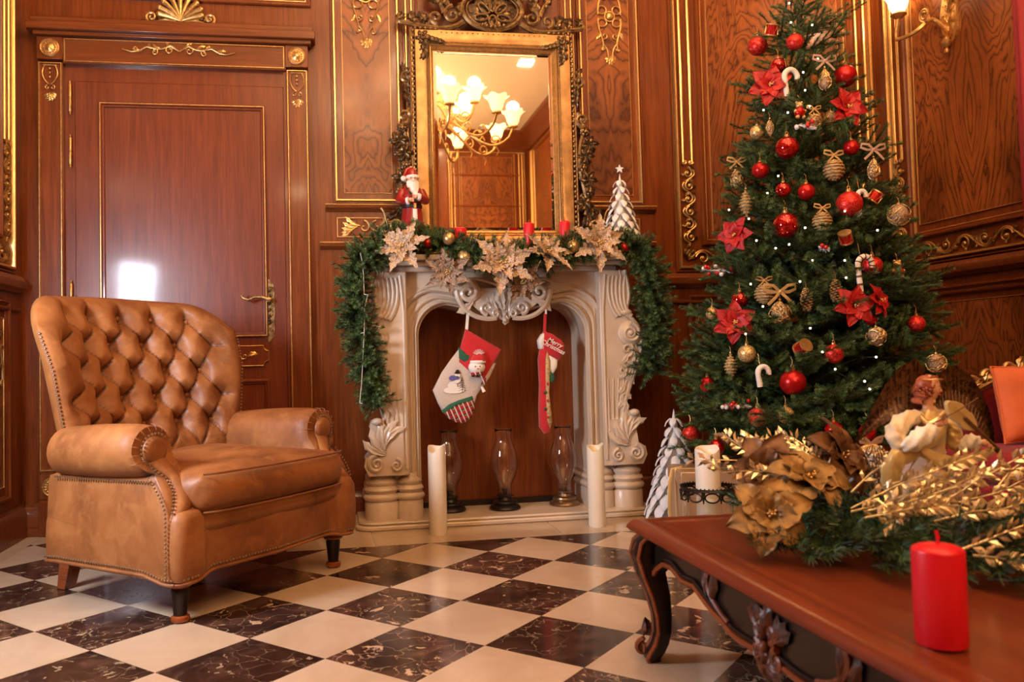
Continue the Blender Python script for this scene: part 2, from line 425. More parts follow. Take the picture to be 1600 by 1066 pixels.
def plaid(name):
    m,nt,b=newmat(name); tc=nt.nodes.new('ShaderNodeTexCoord'); s=nt.nodes.new('ShaderNodeSeparateXYZ'); nt.links.new(tc.outputs['Object'],s.inputs[0])
    def st(o,f,ph): return mth(nt,'GREATER_THAN',mth(nt,'SINE',mth(nt,'ADD',mth(nt,'MULTIPLY',o,f),ph)),.72)
    u=mth(nt,'ADD',mth(nt,'MULTIPLY',s.outputs[0],.92),mth(nt,'MULTIPLY',s.outputs[2],.38)); v=mth(nt,'SUBTRACT',mth(nt,'MULTIPLY',s.outputs[2],.92),mth(nt,'MULTIPLY',s.outputs[0],.38))
    c=mixc(nt,mth(nt,'MULTIPLY',st(v,250,0),.8),(.30,.010,.012),(.02,.015,.02))
    c=mixc(nt,st(u,300,1),c,(.55,.5,.42)); c=mixc(nt,mth(nt,'MULTIPLY',st(u,150,2.4),st(v,250,1.5)),c,(.12,.22,.05))
    setc(nt,b,c); b.inputs['Roughness'].default_value=.9; M[name]=m
plaid('plaid_cloth')
def wing(name):
    m,nt,b=newmat(name); n=noise(nt,coords(nt),90,3,.6,1.0)
    setc(nt,b,ramp(nt,n,[(.44,(.035,.010,.005)),(.52,(.17,.075,.022))])); b.inputs['Roughness'].default_value=.5; b.inputs['Metallic'].default_value=.3; M[name]=m
wing('wing_feather')
# ------------------------------------------------------------------ the room: walls
FA=lambda a,h,z:(a,YW-h,z)          # back wall: a = X
FR=lambda a,h,z:(XR-h,a,z)          # right wall: a = Y
FL=lambda a,h,z:(XL+h,a,z)          # left wall: a = Y
FB=lambda a,h,z:(a,YB+h,z)          # wall behind the camera
def struct(name,mb,mat,**k): return tag(mb.build(name,mat,**k),kind='structure')
wall_back=struct('wall_back',MB().box(XL-.1,XR+.1,YW,YW+.1,0,ZC),M['cherry_wood'])
wall_left=struct('wall_left',MB().box(XL-.1,XL,YB,1.72,0,ZC).box(XL-.1,XL,2.38,YW,0,ZC).box(XL-.1,XL,1.72,2.38,0,.84).box(XL-.1,XL,1.72,2.38,1.7,ZC),M['cherry_wood'])
wall_right=struct('wall_right',MB().box(XR,XR+.1,YB,YW,0,ZC),M['cherry_wood'])
wall_front=struct('wall_front',MB().box(XL-.1,XR+.1,YB-.1,YB,0,ZC),M['cherry_wood'])
ceiling=struct('ceiling',MB().box(XL-.1,XR+.1,YB-.1,YW+.1,ZC,ZC+.1),M['plaster'])
win=MB()
for a0,a1,b0,b1 in ((1.72,1.78,.84,1.7),(2.32,2.38,.84,1.7),(1.78,2.32,.84,.90),(1.78,2.32,1.64,1.7)): win.box(XL-.09,XL+.01,a0,a1,b0,b1)
w1=struct('window_1',win,M['cherry_wood'],bevel=.004)
MB().box(XL-.07,XL-.06,1.78,2.32,.90,1.64).build('pane',M['white_paint'],w1)
# helpers for the panelling ------------------------------------------------
WOODP=[(0,0),(0,.018),(.006,.024),(.014,.024),(.020,.014),(.026,.012),(.030,.004),(.030,0)]
THINP=[(0,0),(0,.008),(.003,.011),(.006,.011),(.009,.006),(.009,0)]
def wprof(w,h): return [(0,0),(0,h*.7),(w*.2,h),(w*.45,h),(w*.62,h*.55),(w*.85,h*.5),(w,h*.2),(w,0)]
def mould(par,F,x0,x1,z0,z1,wd=.02,h=.014,mat='cherry_wood',name='panel_moulding'):
    return MB().frame(x0,x1,z0,z1,wprof(wd,h),F=F).build(name,M[mat],par)
def gilt(par,F,x0,x1,z0,z1,wd=.007,h=.010,mat='gilding_bright',name='gilt_bead'):
    return MB().frame(x0,x1,z0,z1,[(0,0),(0,h*.6),(wd*.25,h),(wd*.75,h),(wd,h*.6),(wd,0)],F=F).build(name,M[mat],par)
def burlp(par,F,x0,x1,z0,z1,h=.006,notch=.0):
    cx=(x0+x1)/2
    if notch:
        n=notch; arc=lambda cx_,cz_,a0,a1:[(cx_+n*math.cos(a0+(a1-a0)*i/5),cz_+n*math.sin(a0+(a1-a0)*i/5)) for i in range(6)]
        pts=arc(x0,z0,PI/2,0)+arc(x1,z0,PI,PI/2)+arc(x1,z1,-PI/2,-PI)+arc(x0,z1,0,-PI/2)
    else: pts=[(x0,z0),(x1,z0),(x1,z1),(x0,z1)]
    mb=MB().poly(pts,0,h,F=F)
    return mb.build('burl_panel',M['burl_veneer'],par,loc=Vector(F(cx,0,(z0+z1)/2))-Vector((0,0,0)),smooth=0)
def rail(par,F,x0,x1,z,prof,mat='cherry_wood_across',name='chair_rail'):
    """horizontal moulding: prof = [(dz, h)...] going up"""
    vs=[];n=len(prof)
    for x in (x0,x1): vs+=[(x,h,z+d) for d,h in prof]
    fs=[(i,i+1,n+i+1,n+i) for i in range(n-1)]+[tuple(range(n)),tuple(range(2*n-1,n-1,-1))]
    o=MB().add(vs,fs,0,F).build(name,M[mat],par,bevel=0)
    if prof is RAILP: MB().tube([F(x0,.037,z+.030),F(x1,.037,z+.030)],.0035,6).build('gilt_bead',M['gilding'],par)
    return o
RAILP=[(0,0),(0,.012),(.008,.02),(.012,.034),(.018,.038),(.026,.038),(.030,.030),(.036,.018),(.036,0)]
BASEP=[(0,0),(0,.030),(.10,.030),(.112,.026),(.125,.022),(.135,.012),(.150,.012),(.150,0)]
# --- door ------------------------------------------------------------------
def pa(px,py): p=at(px,py,Y=YW); return p.x,p.z
door=struct('door_1',MB().box(-1.19,-.215,YW-.012,YW,.01,2.145),M['door_wood'],bevel=.004)
mould(door,lambda a,h,z:(a,YW-.012-h,z),-1.080,-.305,.905,2.045,.026,.016,'door_wood')
gilt(door,lambda a,h,z:(a,YW-.026-h,z),-1.076,-.309,.909,2.041,.006,.004,'gilding')
mould(door,lambda a,h,z:(a,YW-.012-h,z),-1.080,-.300,.16,.700,.026,.016,'door_wood')
# small middle panel with hollow corners
def ogee(x0,x1,z0,z1,n):
    arc=lambda cx_,cz_,a0,a1:[(cx_+n*math.cos(a0+(a1-a0)*i/5),cz_+n*math.sin(a0+(a1-a0)*i/5)) for i in range(6)]
    return arc(x0,z0,PI/2,0)+arc(x1,z0,PI,PI/2)+arc(x1,z1,-PI/2,-PI)+arc(x0,z1,0,-PI/2)
pts=ogee(-1.05,-.305,.765,.862,.025)
mb=MB(); mb.poly(ogee(-1.052,-.303,.763,.864,.025),.012,.022,0,FA); mb.build('middle_panel',M['door_wood'],door,bevel=.003)
MB().tube([FA(a,.023,z) for a,z in pts],.0022,6,closed=True).build('gilt_bead',M['gilding'],door)
mb=MB(); strand(mb,spiral(-.42,.812,.018,PI,1.1,1),.003,.002,.026,FA); strand(mb,[(-.438,.812),(-.46,.818),(-.48,.80),(-.50,.812)],.003,.002,.026,FA); leaf2(mb,(-.405,.812),.2,.05,.012,.024,FA)
mb.build('carved_ornament',M['gilding'],door)
# hinges
for z0,z1 in ((1.975,2.145),(1.72,1.885),(1.03,1.19)):
    x=-1.207; c=(x,YW-.022,(z0+z1)/2); hh=(z1-z0)/2
    mb=MB().lathe([(.001,-hh),(.005,-hh+.008),(.003,-hh+.014),(.007,-hh+.02),(.007,-.004),(.005,-.002),(.005,.002),(.007,.004),(.007,hh-.02),(.003,hh-.014),(.005,hh-.008),(.001,hh)],10,c)
    mb.build('hinge',M['gilding'],door)
# lever handle on a long cast plate
hx=at(421,486,Y=YW); pw=.026
def plate():
    out=[]
    for s in (1,-1):
        prof=[(0,.158),(.006,.150),(.010,.140),(.018,.136),(.024,.122),(.022,.108),(.027,.095),(.026,.04),(.030,.0),(.026,-.04),(.027,-.095),(.022,-.108),(.024,-.122),(.018,-.136),(.010,-.140),(.006,-.150),(0,-.158)]
        if s==1: out+= [(hx.x+a,hx.z+b) for a,b in prof]
        else: out+= [(hx.x-a,hx.z+b) for a,b in prof[::-1][1:-1]]
    return out
dh=MB().poly(plate(),.012,.018,0,FA)
for s in (1,-1):
    strand(dh,spiral(hx.x+s*.012,hx.z-.095,.012,PI/2,1.2,s),.003,.002,.020,FA)
    strand(dh,spiral(hx.x+s*.012,hx.z+.110,.012,-PI/2,1.2,-s),.003,.002,.020,FA)
    for q in range(6): leaf2(dh,(hx.x,hx.z-.07+q*.032),PI/2+s*.7,.03,.007,.018,FA)
dh.sphere(FA(hx.x,.020,hx.z-.045),.007,8,6,mi=1)
handle=dh.build('door_handle',[M['aged_brass'],M['black_paint']],door,bevel=.0015)
lz=at(400,470,Y=YW).z
mb=MB().lathe([(.001,0),(.018,.0),(.016,.006),(.009,.010),(.009,.045),(.012,.05),(.001,.055)],14,F=lambda x,y,z:(hx.x+x,YW-.014-z,lz+y))
mb.tube([(hx.x,YW-.062,lz),(hx.x-.03,YW-.064,lz+.012),(hx.x-.065,YW-.064,lz+.012),(hx.x-.095,YW-.064,lz-.001),(hx.x-.118,YW-.064,lz+.008),(hx.x-.126,YW-.064,lz+.020),(hx.x-.116,YW-.064,lz+.024)],[.009,.008,.008,.009,.007,.006,.005],10)
mb.build('lever',M['aged_brass'],handle,world=True)
# --- door case -------------------------------------------------------------
case=MB().box(-1.43+.02,-1.415,YW-.02,YW,0,2.2)
trim=struct('trim_1',MB().box(-1.345,-1.235,YW-.035,YW,.15,2.225).box(-.200,-.095,YW-.035,YW,.15,2.225),M['cherry_wood'],bevel=.002)
for x0,x1 in ((-1.345,-1.235),(-.200,-.095)):
    gilt(trim,lambda a,h,z:(a,YW-.034-h,z),x0+.003,x1-.003,.30,2.222,.007,.010,'gilding')
    MB().box(x0-.004,x1+.004,YW-.045,YW,.0,.16).build('plinth_block',M['cherry_wood'],trim,bevel=.003)
    MB().box(x0-.002,x1+.002,YW-.042,YW,.17,.285).build('rosette_block',M['cherry_wood'],trim,bevel=.003)
    MB().box(x0-.003,x1+.003,YW-.045,YW,2.235,2.345).build('rosette_block',M['cherry_wood'],trim,bevel=.003)
    cx=(x0+x1)/2
    for cz,hb in ((.228,.042),(2.29,.045)):
        mb=MB().lathe([(.044,0),(.044,.006),(.040,.009),(.036,.006),(.034,.004),(.016,.008),(.012,.012),(.001,.014)],28,F=lambda x,y,z:(cx+x,YW-hb-z,cz+y))
        for k in range(14):
            a=2*PI*k/14; mb.sphere((cx+.026*math.cos(a),YW-hb-.006,cz+.026*math.sin(a)),.0055,6,5)
            mb.sphere((cx+.0385*math.cos(a),YW-hb-.008,cz+.0385*math.sin(a)),.003,6,4)
        mb.build('rosette',M['gilding'],trim)
    mb=MB()
    for s in (1,-1):
        strand(mb,bez((cx+s*.004,2.115),(cx+s*.05,2.15),(cx+s*.03,2.20),(cx+s*.022,2.205)),.003,.003,.042,FA)
        strand(mb,spiral(cx+s*.012,2.10,.012,PI/2,1.1,-s,14),.003,.002,.042,FA)
        for q in range(3): leaf2(mb,(cx,2.075),-PI/2+s*(.2+q*.45),.04-.004*q,.008,.038,FA)
    for q in range(3): mb.sphere((cx,YW-.042,2.15+q*.02),.006,8,6)
    mb.tube([FA(cx-.03,.040,2.208),FA(cx+.03,.040,2.208)],.003,6)
    mb.build('carved_ornament',M['gilding'],trim)
MB().box(-1.235,-.200,YW-.038,YW,2.22,2.345).build('lintel',M['cherry_wood_across'],trim,bevel=.003)
gilt(trim,lambda a,h,z:(a,YW-.036-h,z),-1.228,-.207,2.226,2.338,.006,.010,'gilding')
MB().box(-1.385,-.055,YW-.085,YW,2.365,2.405).box(-1.36,-.075,YW-.065,YW,2.345,2.367).box(-1.37,-.065,YW-.072,YW,2.403,2.43).build('cornice',M['cherry_wood_across'],trim,bevel=.004)
mb=MB(); cx=at(283,98,Y=YW).x; cz=2.292
for s in (1,-1):
    strand(mb,[(cx,cz),(cx+s*.04,cz+.026),(cx+s*.08,cz+.01),(cx+s*.12,cz+.006)],.004,.004,.045,FA)
    strand(mb,spiral(cx+s*.045,cz+.005,.028,PI*(.9 if s>0 else .1),1.3,-s),.004,.003,.045,FA)
    strand(mb,spiral(cx+s*.115,cz-.006,.018,PI/2,1.2,s),.004,.003,.045,FA)
    strand(mb,[(cx+s*.11,cz+.010),(cx+s*.15,cz+.018),(cx+s*.19,cz-.004),(cx+s*.22,cz-.008),(cx+s*.25,cz+.0),(cx+s*.263,cz+.004)],.004,.002,.045,FA)
    strand(mb,spiral(cx+s*.205,cz+.008,.014,-PI/2,1.1,-s),.003,.002,.045,FA)
    for a,p,L in ((.9,(.03,.01),.05),(.5,(.08,.01),.05),(1.2,(.13,.008),.03),(.2,(.17,.0),.05)):
        leaf2(mb,(cx+s*p[0],cz+p[1]),a if s>0 else PI-a,L,.009,.042,FA)
mb.build('carved_ornament',M['gilding'],trim)
# shell crest over the cornice
crest=MB(); cx=at(284,60,Y=YW).x; cz=2.432
for k in range(9):
    a=PI*(.12+.76*k/8); L=.088+.035*math.sin(PI*k/8)
    pts=[(cx+math.cos(a)*L*t*(1 if t<.8 else 1.0)*(.55+.45*t),cz+.015+math.sin(a)*L*t) for t in [i/8 for i in range(9)]]
    pts=[(cx+(x-cx)*1.22,z) for x,z in pts]
    crest.tube([FA(x,.03,z) for x,z in pts],[.004+.009*math.sin(PI*.5*(i/8)) for i in range(9)],8)
    crest.sphere(FA(*((pts[-1][0],.03,pts[-1][1]))),.014,8,6)
for s in (1,-1):
    strand(crest,spiral(cx+s*.135,cz+.032,.030,-PI/2,1.5,s),.008,.004,.03,FA)
    strand(crest,[(cx+s*.02,cz+.008),(cx+s*.07,cz+.02),(cx+s*.125,cz+.004),(cx+s*.17,cz+.008),(cx+s*.205,cz+.002)],.009,.003,.03,FA)
    for q in range(3): leaf2(crest,(cx+s*(.04+.03*q),cz+.01),(.9-.2*q) if s>0 else PI-(.9-.2*q),.05,.012,.026,FA)
crest.build('shell_crest',M['carved_gold'],trim)
jamb=MB().box(-1.235,-1.19,YW-.006,YW,0,2.22).box(-.215,-.20,YW-.02,YW,0,2.22).box(-1.19,-.215,YW-.0062,YW,2.146,2.2199)
struct('trim_2',jamb,M['door_wood'])
# panel above the door, seams
mould(wall_back,FA,-1.40,-.075,2.555,3.9,.024,.018); gilt(wall_back,FA,-1.378,-.097,2.577,3.88,.007,.012)
MB().box(-.068,-.060,YW-.004,YW,0,ZC).build('plank_joint',M['cherry_wood'],wall_back)
# --- bays each side of the mirror -------------------------------------------
def mirrorbay(x0,x1,ZB=1.575):
    """burl panel with gilt frame, rail and small ornament panel"""
    mould(wall_back,FA,x0-.012,x1+.012,ZB-.012,3.9,.014,.018)
    gilt(wall_back,FA,x0,x1,ZB,3.89,.013,.022)
    burlp(wall_back,FA,x0+.048,x1-.048,ZB+.045,3.84,.006,.018)
    gilt(wall_back,FA,x0+.045,x1-.045,ZB+.042,3.843,.003,.007,'gilding')
mirrorbay(.030,.362); mirrorbay(1.315,1.640)
mould(wall_back,FA,.372,1.300,1.575,3.9,.014,.018)
for d in (.022,.052): gilt(wall_back,FA,.372+d,1.300-d,1.575+d,3.88-d,.010,.018)
mould(wall_back,FA,.372+.078,1.300-.078,1.66,3.8,.014,.014)
def pendant(cx,zt):
    mb=MB()
    mb.sphere(FA(cx,.018,zt),.021,14,8,(1,.6,1)); mb.lathe([(.029,0),(.029,.008),(.024,.008),(.024,0)],24,F=lambda x,y,z:(cx+x,YW-.010-z,zt+y))
    for s in (1,-1):
        for t in (1,-1):
            c=[(cx+s*(.040+.024*math.cos(a)),zt+t*(.034+.022*math.sin(a))) for a in [2*PI*i/16 for i in range(17)]]
            strand(mb,c,.0045,.0045,.014,FA)
            strand(mb,spiral(cx+s*.030,zt+t*.105,.020,PI/2*t+.4*s,1.0,s*t,14),.004,.003,.014,FA)
        strand(mb,bez((cx+s*.062,zt-.01),(cx+s*.07,zt-.09),(cx+s*.02,zt-.12),(cx+s*.045,zt-.185)),.005,.004,.014,FA)
        strand(mb,bez((cx+s*.062,zt+.01),(cx+s*.07,zt+.09),(cx+s*.02,zt+.12),(cx+s*.050,zt+.185)),.005,.004,.014,FA)
        strand(mb,spiral(cx+s*.040,zt-.178,.012,0,1.1,-s,12),.004,.003,.014,FA)
        strand(mb,bez((cx+s*.035,zt-.15),(cx+s*.01,zt-.18),(cx+s*.012,zt-.20),(cx+s*.012,zt-.225)),.004,.004,.014,FA)
        for q in range(3): leaf2(mb,(cx,zt-.215),-PI/2+s*(.15+q*.5),.045-.006*q,.010,.010,FA)
        leaf2(mb,(cx+s*.05,zt-.08),-PI/2+s*.5,.05,.010,.010,FA); leaf2(mb,(cx+s*.03,zt+.19),PI/2+s*.3,.06,.010,.010,FA)
        strand(mb,bez((cx+s*.05,zt+.185),(cx+s*.0,zt+.22),(cx+s*.02,zt+.28),(cx+s*.0,zt+.33)),.005,.003,.014,FA)
    return mb.build('carved_ornament',M['gilding'],wall_back)
pendant(.198,2.618); pendant(1.487,2.575)
rail(wall_back,FA,-.02,.40,1.525,RAILP); rail(wall_back,FA,1.28,1.71,1.525,RAILP); 
for x0,x1 in ((.035,.365),(1.315,1.625)):
    gilt(wall_back,FA,x0,x1,1.395,1.495,.005,.010)
    mb=MB(); cx=(x0+x1)/2; cz=1.445
    for s in (1,-1):
        strand(mb,spiral(cx+s*.03,cz,.034,PI/2,1.0,s,18),.005,.003,.012,FA)
        for q in range(5): leaf2(mb,(cx+s*(.05+.012*q),cz+.01-.006*q),(.55-.28*q) if s>0 else PI-(.55-.28*q),.085-.008*q,.011,.008,FA)
    mb.build('carved_ornament',M['gilding_bright'],wall_back)
rail(wall_back,FA,-.05,1.70,1.335,RAILP)
# --- right bay of the back wall ---------------------------------------------
def bigbay(F,a0,a1,par,side=1,burlpx=None,mir=False):
    """outer gilt frame, carved strip, inner wood bead, burl panel; a0<a1"""
    Z0=1.225
    gilt(par,F,a0,a1,Z0,3.95,.016,.026)
    mould(par,F,a0-.018,a1+.018,Z0-.018,3.97,.016,.018)
    q=.155
    mould(par,F,a0+q-.02,a1-q+.02,Z0+.125,3.95,.030,.024)
    gilt(par,F,a0+q+.008,a1-q-.008,Z0+.152,3.93,.008,.012)
    burlp(par,F,a0+q+.048,a1-q-.048,Z0+.200,3.87)
    gilt(par,F,a0+q+.045,a1-q-.045,Z0+.197,3.873,.004,.009)
    # two gilt reeds above the carving
    for k,(s,e) in enumerate(((a0,1),(a1,-1))):
        mb=MB()
        for d in (.042,.092):
            x=s+e*d; mb.tube([F(x,.010,1.80),F(x,.010,3.94)],.008,8)
            strand(mb,spiral(x+e*(.008 if d<.05 else -.008),1.80,.014,PI if (d<.05)==(e>0) else 0,1.1,1 if (d<.05)==(e>0) else -1,12),.007,.004,.012,F)
        mb.build('gilt_reed',M['gilding_bright'],par)
        mb=MB(); vine(mb,(s+e*.068,1.775),(s+e*.068,1.36),.046,6,.0055,.012,F); mb.build('carved_strip',M['carved_gold'],par)
    L=a1-a0; mb=MB(); vine(mb,(a0+.07,Z0+.062),(a0+L/2,Z0+.062),.048,4,.006,.012,F); vine(mb,(a1-.07,Z0+.062),(a0+L/2,Z0+.062),.048,4,.006,.012,F)
    for s,e in ((a0,1),(a1,-1)):
        for k in range(4): leaf2(mb,(s+e*.05,Z0+.05),(.2+k*.45) if e>0 else PI-(.2+k*.45),.07,.014,.010,F,0,.012)
    for k in range(3): leaf2(mb,(a0+L/2,Z0+.03),PI/2-.4+.4*k,.07,.012,.010,F,0,.012)
    mb.build('carved_strip',M['carved_gold'],par)
    rail(par,F,a0-.12,a1+.08,1.125,[(0,0),(0,.014),(.012,.026),(.020,.042),(.034,.046),(.05,.046),(.056,.034),(.075,.026),(.075,0)])
    rail(par,F,a0-.12,a1+.08,1.035,[(0,0),(0,.006),(.01,.020),(.02,.022),(.026,.008),(.026,0)])
    mould(par,F,a0+.045,a1-.045,.20,1.085,.026,.020); 
    gilt(par,F,a0+.10,a1-.10,.26,1.005,.005,.010,'gilding'); burlp(par,F,a0+.105,a1-.105,.265,1.00,.007)
    for s,e in ((a0+.105,1),(a1-.105,-1)):
        mb=MB(); zz=1.0
        strand(mb,bez((s+e*.03,zz-.27),(s+e*.02,zz-.12),(s+e*.10,zz-.12),(s+e*.17,zz-.05)),.006,.004,.016,F)
        strand(mb,spiral(s+e*.045,zz-.135,.022,PI if e>0 else 0,1.2,-e),.005,.003,.016,F)
        strand(mb,spiral(s+e*.13,zz-.03,.016,-PI/2,1.2,e),.005,.003,.016,F)
        strand(mb,spiral(s+e*.04,zz-.285,.014,PI/2,1.1,-e),.005,.003,.016,F)
        for k in range(4): leaf2(mb,(s+e*.06,zz-.10),(PI*.72-.12*k) if e>0 else PI*.28+.12*k,.075-.01*k,.011,.012,F,0,.010)
        for k in range(3): leaf2(mb,(s+e*(.05+.03*k),zz-.20+.04*k),(-.3+.4*k) if e>0 else PI+.3-.4*k,.045,.009,.012,F,0,.008)
        mb.build('carved_ornament',M['carved_gold'],par)
bigbay(FA,1.835,3.02,wall_back)
bigbay(FR,2.93,4.085,wall_right)
bigbay(FR,1.55,2.70,wall_right)
bigbay(FR,-2.4,-.2,wall_right); bigbay(FR,-4.1,-2.6,wall_right)
bigbay(FB,1.80,3.0,wall_front); bigbay(FB,-.6,1.65,wall_front)
# left wall panels
bigbay(FL,2.75,4.0,wall_left)
# cornices round the ceiling
CRN=[(0,0),(0,.03),(.05,.05),(.08,.10),(.12,.12),(.16,.18),(.22,.20),(.25,.20),(.25,0)]
for k,(F,a,b) in enumerate(((FA,XL,XR),(FR,YB,YW),(FL,YB,YW),(FB,XL,XR))):
    o=rail(None,F,a,b,ZC-.25,CRN,name='trim_%d'%(k+3)); tag(o,kind='structure')
# upper frieze panels on the wall behind the camera (seen in the mirror)
for x0,x1 in ((1.85,2.95),(-.5,1.6)):
    mould(wall_front,FB,x0,x1,3.35-.25,3.85-.25,.03,.02); 
# --- baseboards ---------------------------------------------------------------
for nm,F,spans in (('back',FA,((-1.415,-1.345),(-.09,.16),(1.46,XR))),('left',FL,((YB,YW),)),('right',FR,((YB,YW),)),('front',FB,((XL,XR),))):
    bb=None
    for a,b in spans:
        o=rail(bb,F,a,b,0,BASEP,name='baseboard_'+nm if bb is None else 'baseboard_length')
        if bb is None: tag(o,kind='structure'); bb=o
# ------------------------------------------------------------------ floor
floor=struct('floor',MB().box(XL,XR,YB,YW,-.05,-.006),M['jute' if 0 else 'plaster'])
T=.3; s2=math.sqrt(.5); L0=Vector((.18031,2.853271,0)); BY=4.05; FY=3.49
def lat(i,j): return Vector(((i+j)*s2*T+L0.x,(j-i)*s2*T+L0.y))
def clip(poly,f):
    out=[]
    for k in range(len(poly)):
        a,b=poly[k-1],poly[k]; fa,fb=f(a),f(b)
        if (fa>=0)!=(fb>=0): out.append(a+(b-a)*(fa/(fa-fb)))
        if fb>=0: out.append(b)
    return out
HX0,HX1=-.20,1.95
def slab(poly,z0=-.006,z1=0,c=None):
    mb=MB(); n=len(poly); g=.0008
    c=sum(poly,Vector((0,0)))/n
    P=[p+(c-p).normalized()*g for p in poly]
    mb.add([(p.x,p.y,z0) for p in P]+[(p.x,p.y,z1) for p in P],[tuple(range(n,2*n)),tuple(range(n))[::-1]]+[(i,(i+1)%n,(i+1)%n+n,i+n) for i in range(n)])
    return mb,c
full={}
far={'dark_marble':MB(),'cream_marble':MB()}
cells=[]
for i in range(-22,26):
    for j in range(-22,26):
        q=[lat(i,j),lat(i+1,j),lat(i+1,j+1),lat(i,j+1)]
        q=clip(q,lambda p:p.x-(XL+.1)); 
        if len(q)>2: q=clip(q,lambda p:(XR-.1)-p.x)
        if len(q)>2: q=clip(q,lambda p:p.y-(YB+.1))
        if len(q)>2:
            q=clip(q,lambda p:BY-p.y)
        if len(q)<3: continue
        pcs=[q]
        if max(p.y for p in q)>FY:
            pcs=[clip(q,lambda p:FY-p.y)]
            up=clip(q,lambda p:p.y-FY)
            if len(up)>2: pcs+=[clip(up,lambda p:HX0-p.x),clip(up,lambda p:p.x-HX1)]
            if abs(sum(p.x for p in q)/len(q)-(HX0+HX1)/2)>(HX1-HX0)/2+.25: pcs=[q]
        for q in pcs:
            if len(q)<3: continue
            c=sum(q,Vector((0,0)))/len(q)
            ar=abs(sum(q[k-1].x*q[k].y-q[k].x*q[k-1].y for k in range(len(q))))/2
            if ar<.0006: continue
            cells.append((i,j,q,c,ar))
cells.sort(key=lambda t:(0 if (t[3].y>1.0 and t[3].x<t[3].y*.62+.6) else 1, -t[3].y))
n=0
for i,j,q,c,ar in cells:
    mt='cream_marble' if (i+j)%2==0 else 'dark_marble'
    if c.y>1.0 and n<290:
        n+=1
        if len(q)==4 and abs(ar-T*T)<1e-5:
            if mt not in full:
                mb,cc=slab([p-c for p in q]); full[mt]=mesh_only(mb,'tile',M[mt],smooth=0)
            put(full[mt],'tile',floor,(c.x,c.y,0))
        else:
            mb,cc=slab(q); mb.build('tile',M[mt],floor,loc=(c.x,c.y,0),smooth=0)
    else:
        mb,cc=slab(q); far[mt].add(mb.v,mb.f)
for mt,mb in far.items(): mb.build('tile_field',M[mt],floor,kind='stuff',smooth=0)
b=MB().box(XL+.01,XL+.0993,YB,YW-.03,-.006,0).box(XR-.0993,XR-.01,YB,YW-.03,-.006,0).box(XL+.1,HX0-.001,BY+.0007,YW-.03,-.006,0).box(HX1+.001,XR-.1,BY+.0007,YW-.03,-.006,0)
b.build('border_strip',M['cream_marble'],floor,smooth=0)
for x0,x1 in ((HX0,.16),(.162,.98),(.982,1.47),(1.472,HX1)):
    MB().box(x0,x1-.002,FY+.0007,YW-.003,-.006,0).build('hearth_slab',M['cream_marble'],floor,smooth=0)
# ------------------------------------------------------------------ fireplace surround
FPC=.818     # centre line X
fp=thing('fireplace_surround','carved cream marble fireplace surround with scrolled corner consoles and rounded arch','fireplace',(FPC,YW,0))
fm=M['fireplace_marble']
def fpF(y0): return lambda a,h,z:(FPC+a,y0-h,z)
YF=3.90
# hearth plinth
def rr(x0,x1,y0,y1,r,n=8):
    out=[(x0,y1)]
    for k in range(n+1): a=PI+PI/2*k/n; out.append((x0+r+r*math.cos(a),y0+r+r*math.sin(a)))
    for k in range(n+1): a=1.5*PI+PI/2*k/n; out.append((x1-r+r*math.cos(a),y0+r+r*math.sin(a)))
    out.append((x1,y1)); return out
mb=MB()
def flatpoly(mb,pts,z0,z1,mi=0):
    n=len(pts); mb.add([(x,y,z0) for x,y in pts]+[(x,y,z1) for x,y in pts],[tuple(range(n))[::-1],tuple(range(n,2*n))]+[(i,(i+1)%n,(i+1)%n+n,i+n) for i in range(n)],mi)
flatpoly(mb,rr(FPC-.725,FPC+.725,3.785,YW,.07),0,.022); flatpoly(mb,rr(FPC-.712,FPC+.712,3.798,YW,.07),.022,.036)
mb.build('hearth_plinth',fm,fp,bevel=.006)
# opening outline (half): jamb up, rounded shoulder, arch sagging to the carved centre
def opening(off=0,n=10):
    h=.412-off; pts=[(-h,.036)]
    zt=1.035-off*.9; r=.15
    pts.append((-h,zt-r))
    for k in range(1,n+1):
        a=PI-PI/2*k/n*.93; pts.append((-h+r+r*math.cos(a),zt-r+r*math.sin(a)))
    x0,z0=pts[-1]
    for k in range(1,9):
        t=k/8; pts.append((x0+(0-x0)*t, z0-(.055)*math.sin(PI/2*t)**1.5))
    right=[(-x,z) for x,z in pts[::-1][1:]]
    return pts+right
# body: front slab around the opening (outer at +-.57)
W2=.545
op=opening(0)
m=len(op)//2
left=[(-W2,.036)]+[(-W2,1.20),(0,1.20)]+[op[m]]+op[:m][::-1]
mb=MB(); mb.poly(left,0,YW-YF,F=lambda a,h,z:(FPC+a,YF+h,z)); mb.poly([(-x,z) for x,z in left],0,YW-YF,F=lambda a,h,z:(FPC+a,YF+h,z))
mb.build('body',fm,fp)
# raised mouldings following the opening
for nm,(o0,o1,h) in (('arch_moulding',(-.004,-.022,.026)),('arch_moulding',(-.030,-.052,.016)),('arch_moulding',(-.066,-.084,.022))):
    a=opening(o0);b=opening(o1); n=len(a); vs=[];fs=[]
    mid=opening((o0+o1)/2)
    for k in range(n):
        vs+=[(FPC+a[k][0],YF,a[k][1]),(FPC+a[k][0]*.5+mid[k][0]*.5,YF-h*.8,a[k][1]*.5+mid[k][1]*.5),(FPC+mid[k][0],YF-h,mid[k][1]),(FPC+b[k][0]*.5+mid[k][0]*.5,YF-h*.8,b[k][1]*.5+mid[k][1]*.5),(FPC+b[k][0],YF,b[k][1])]
    for k in range(n-1):
        for q in range(4): fs.append((k*5+q,k*5+q+1,(k+1)*5+q+1,(k+1)*5+q))
    MB().add(vs,fs).build(nm,fm,fp,smooth=60)
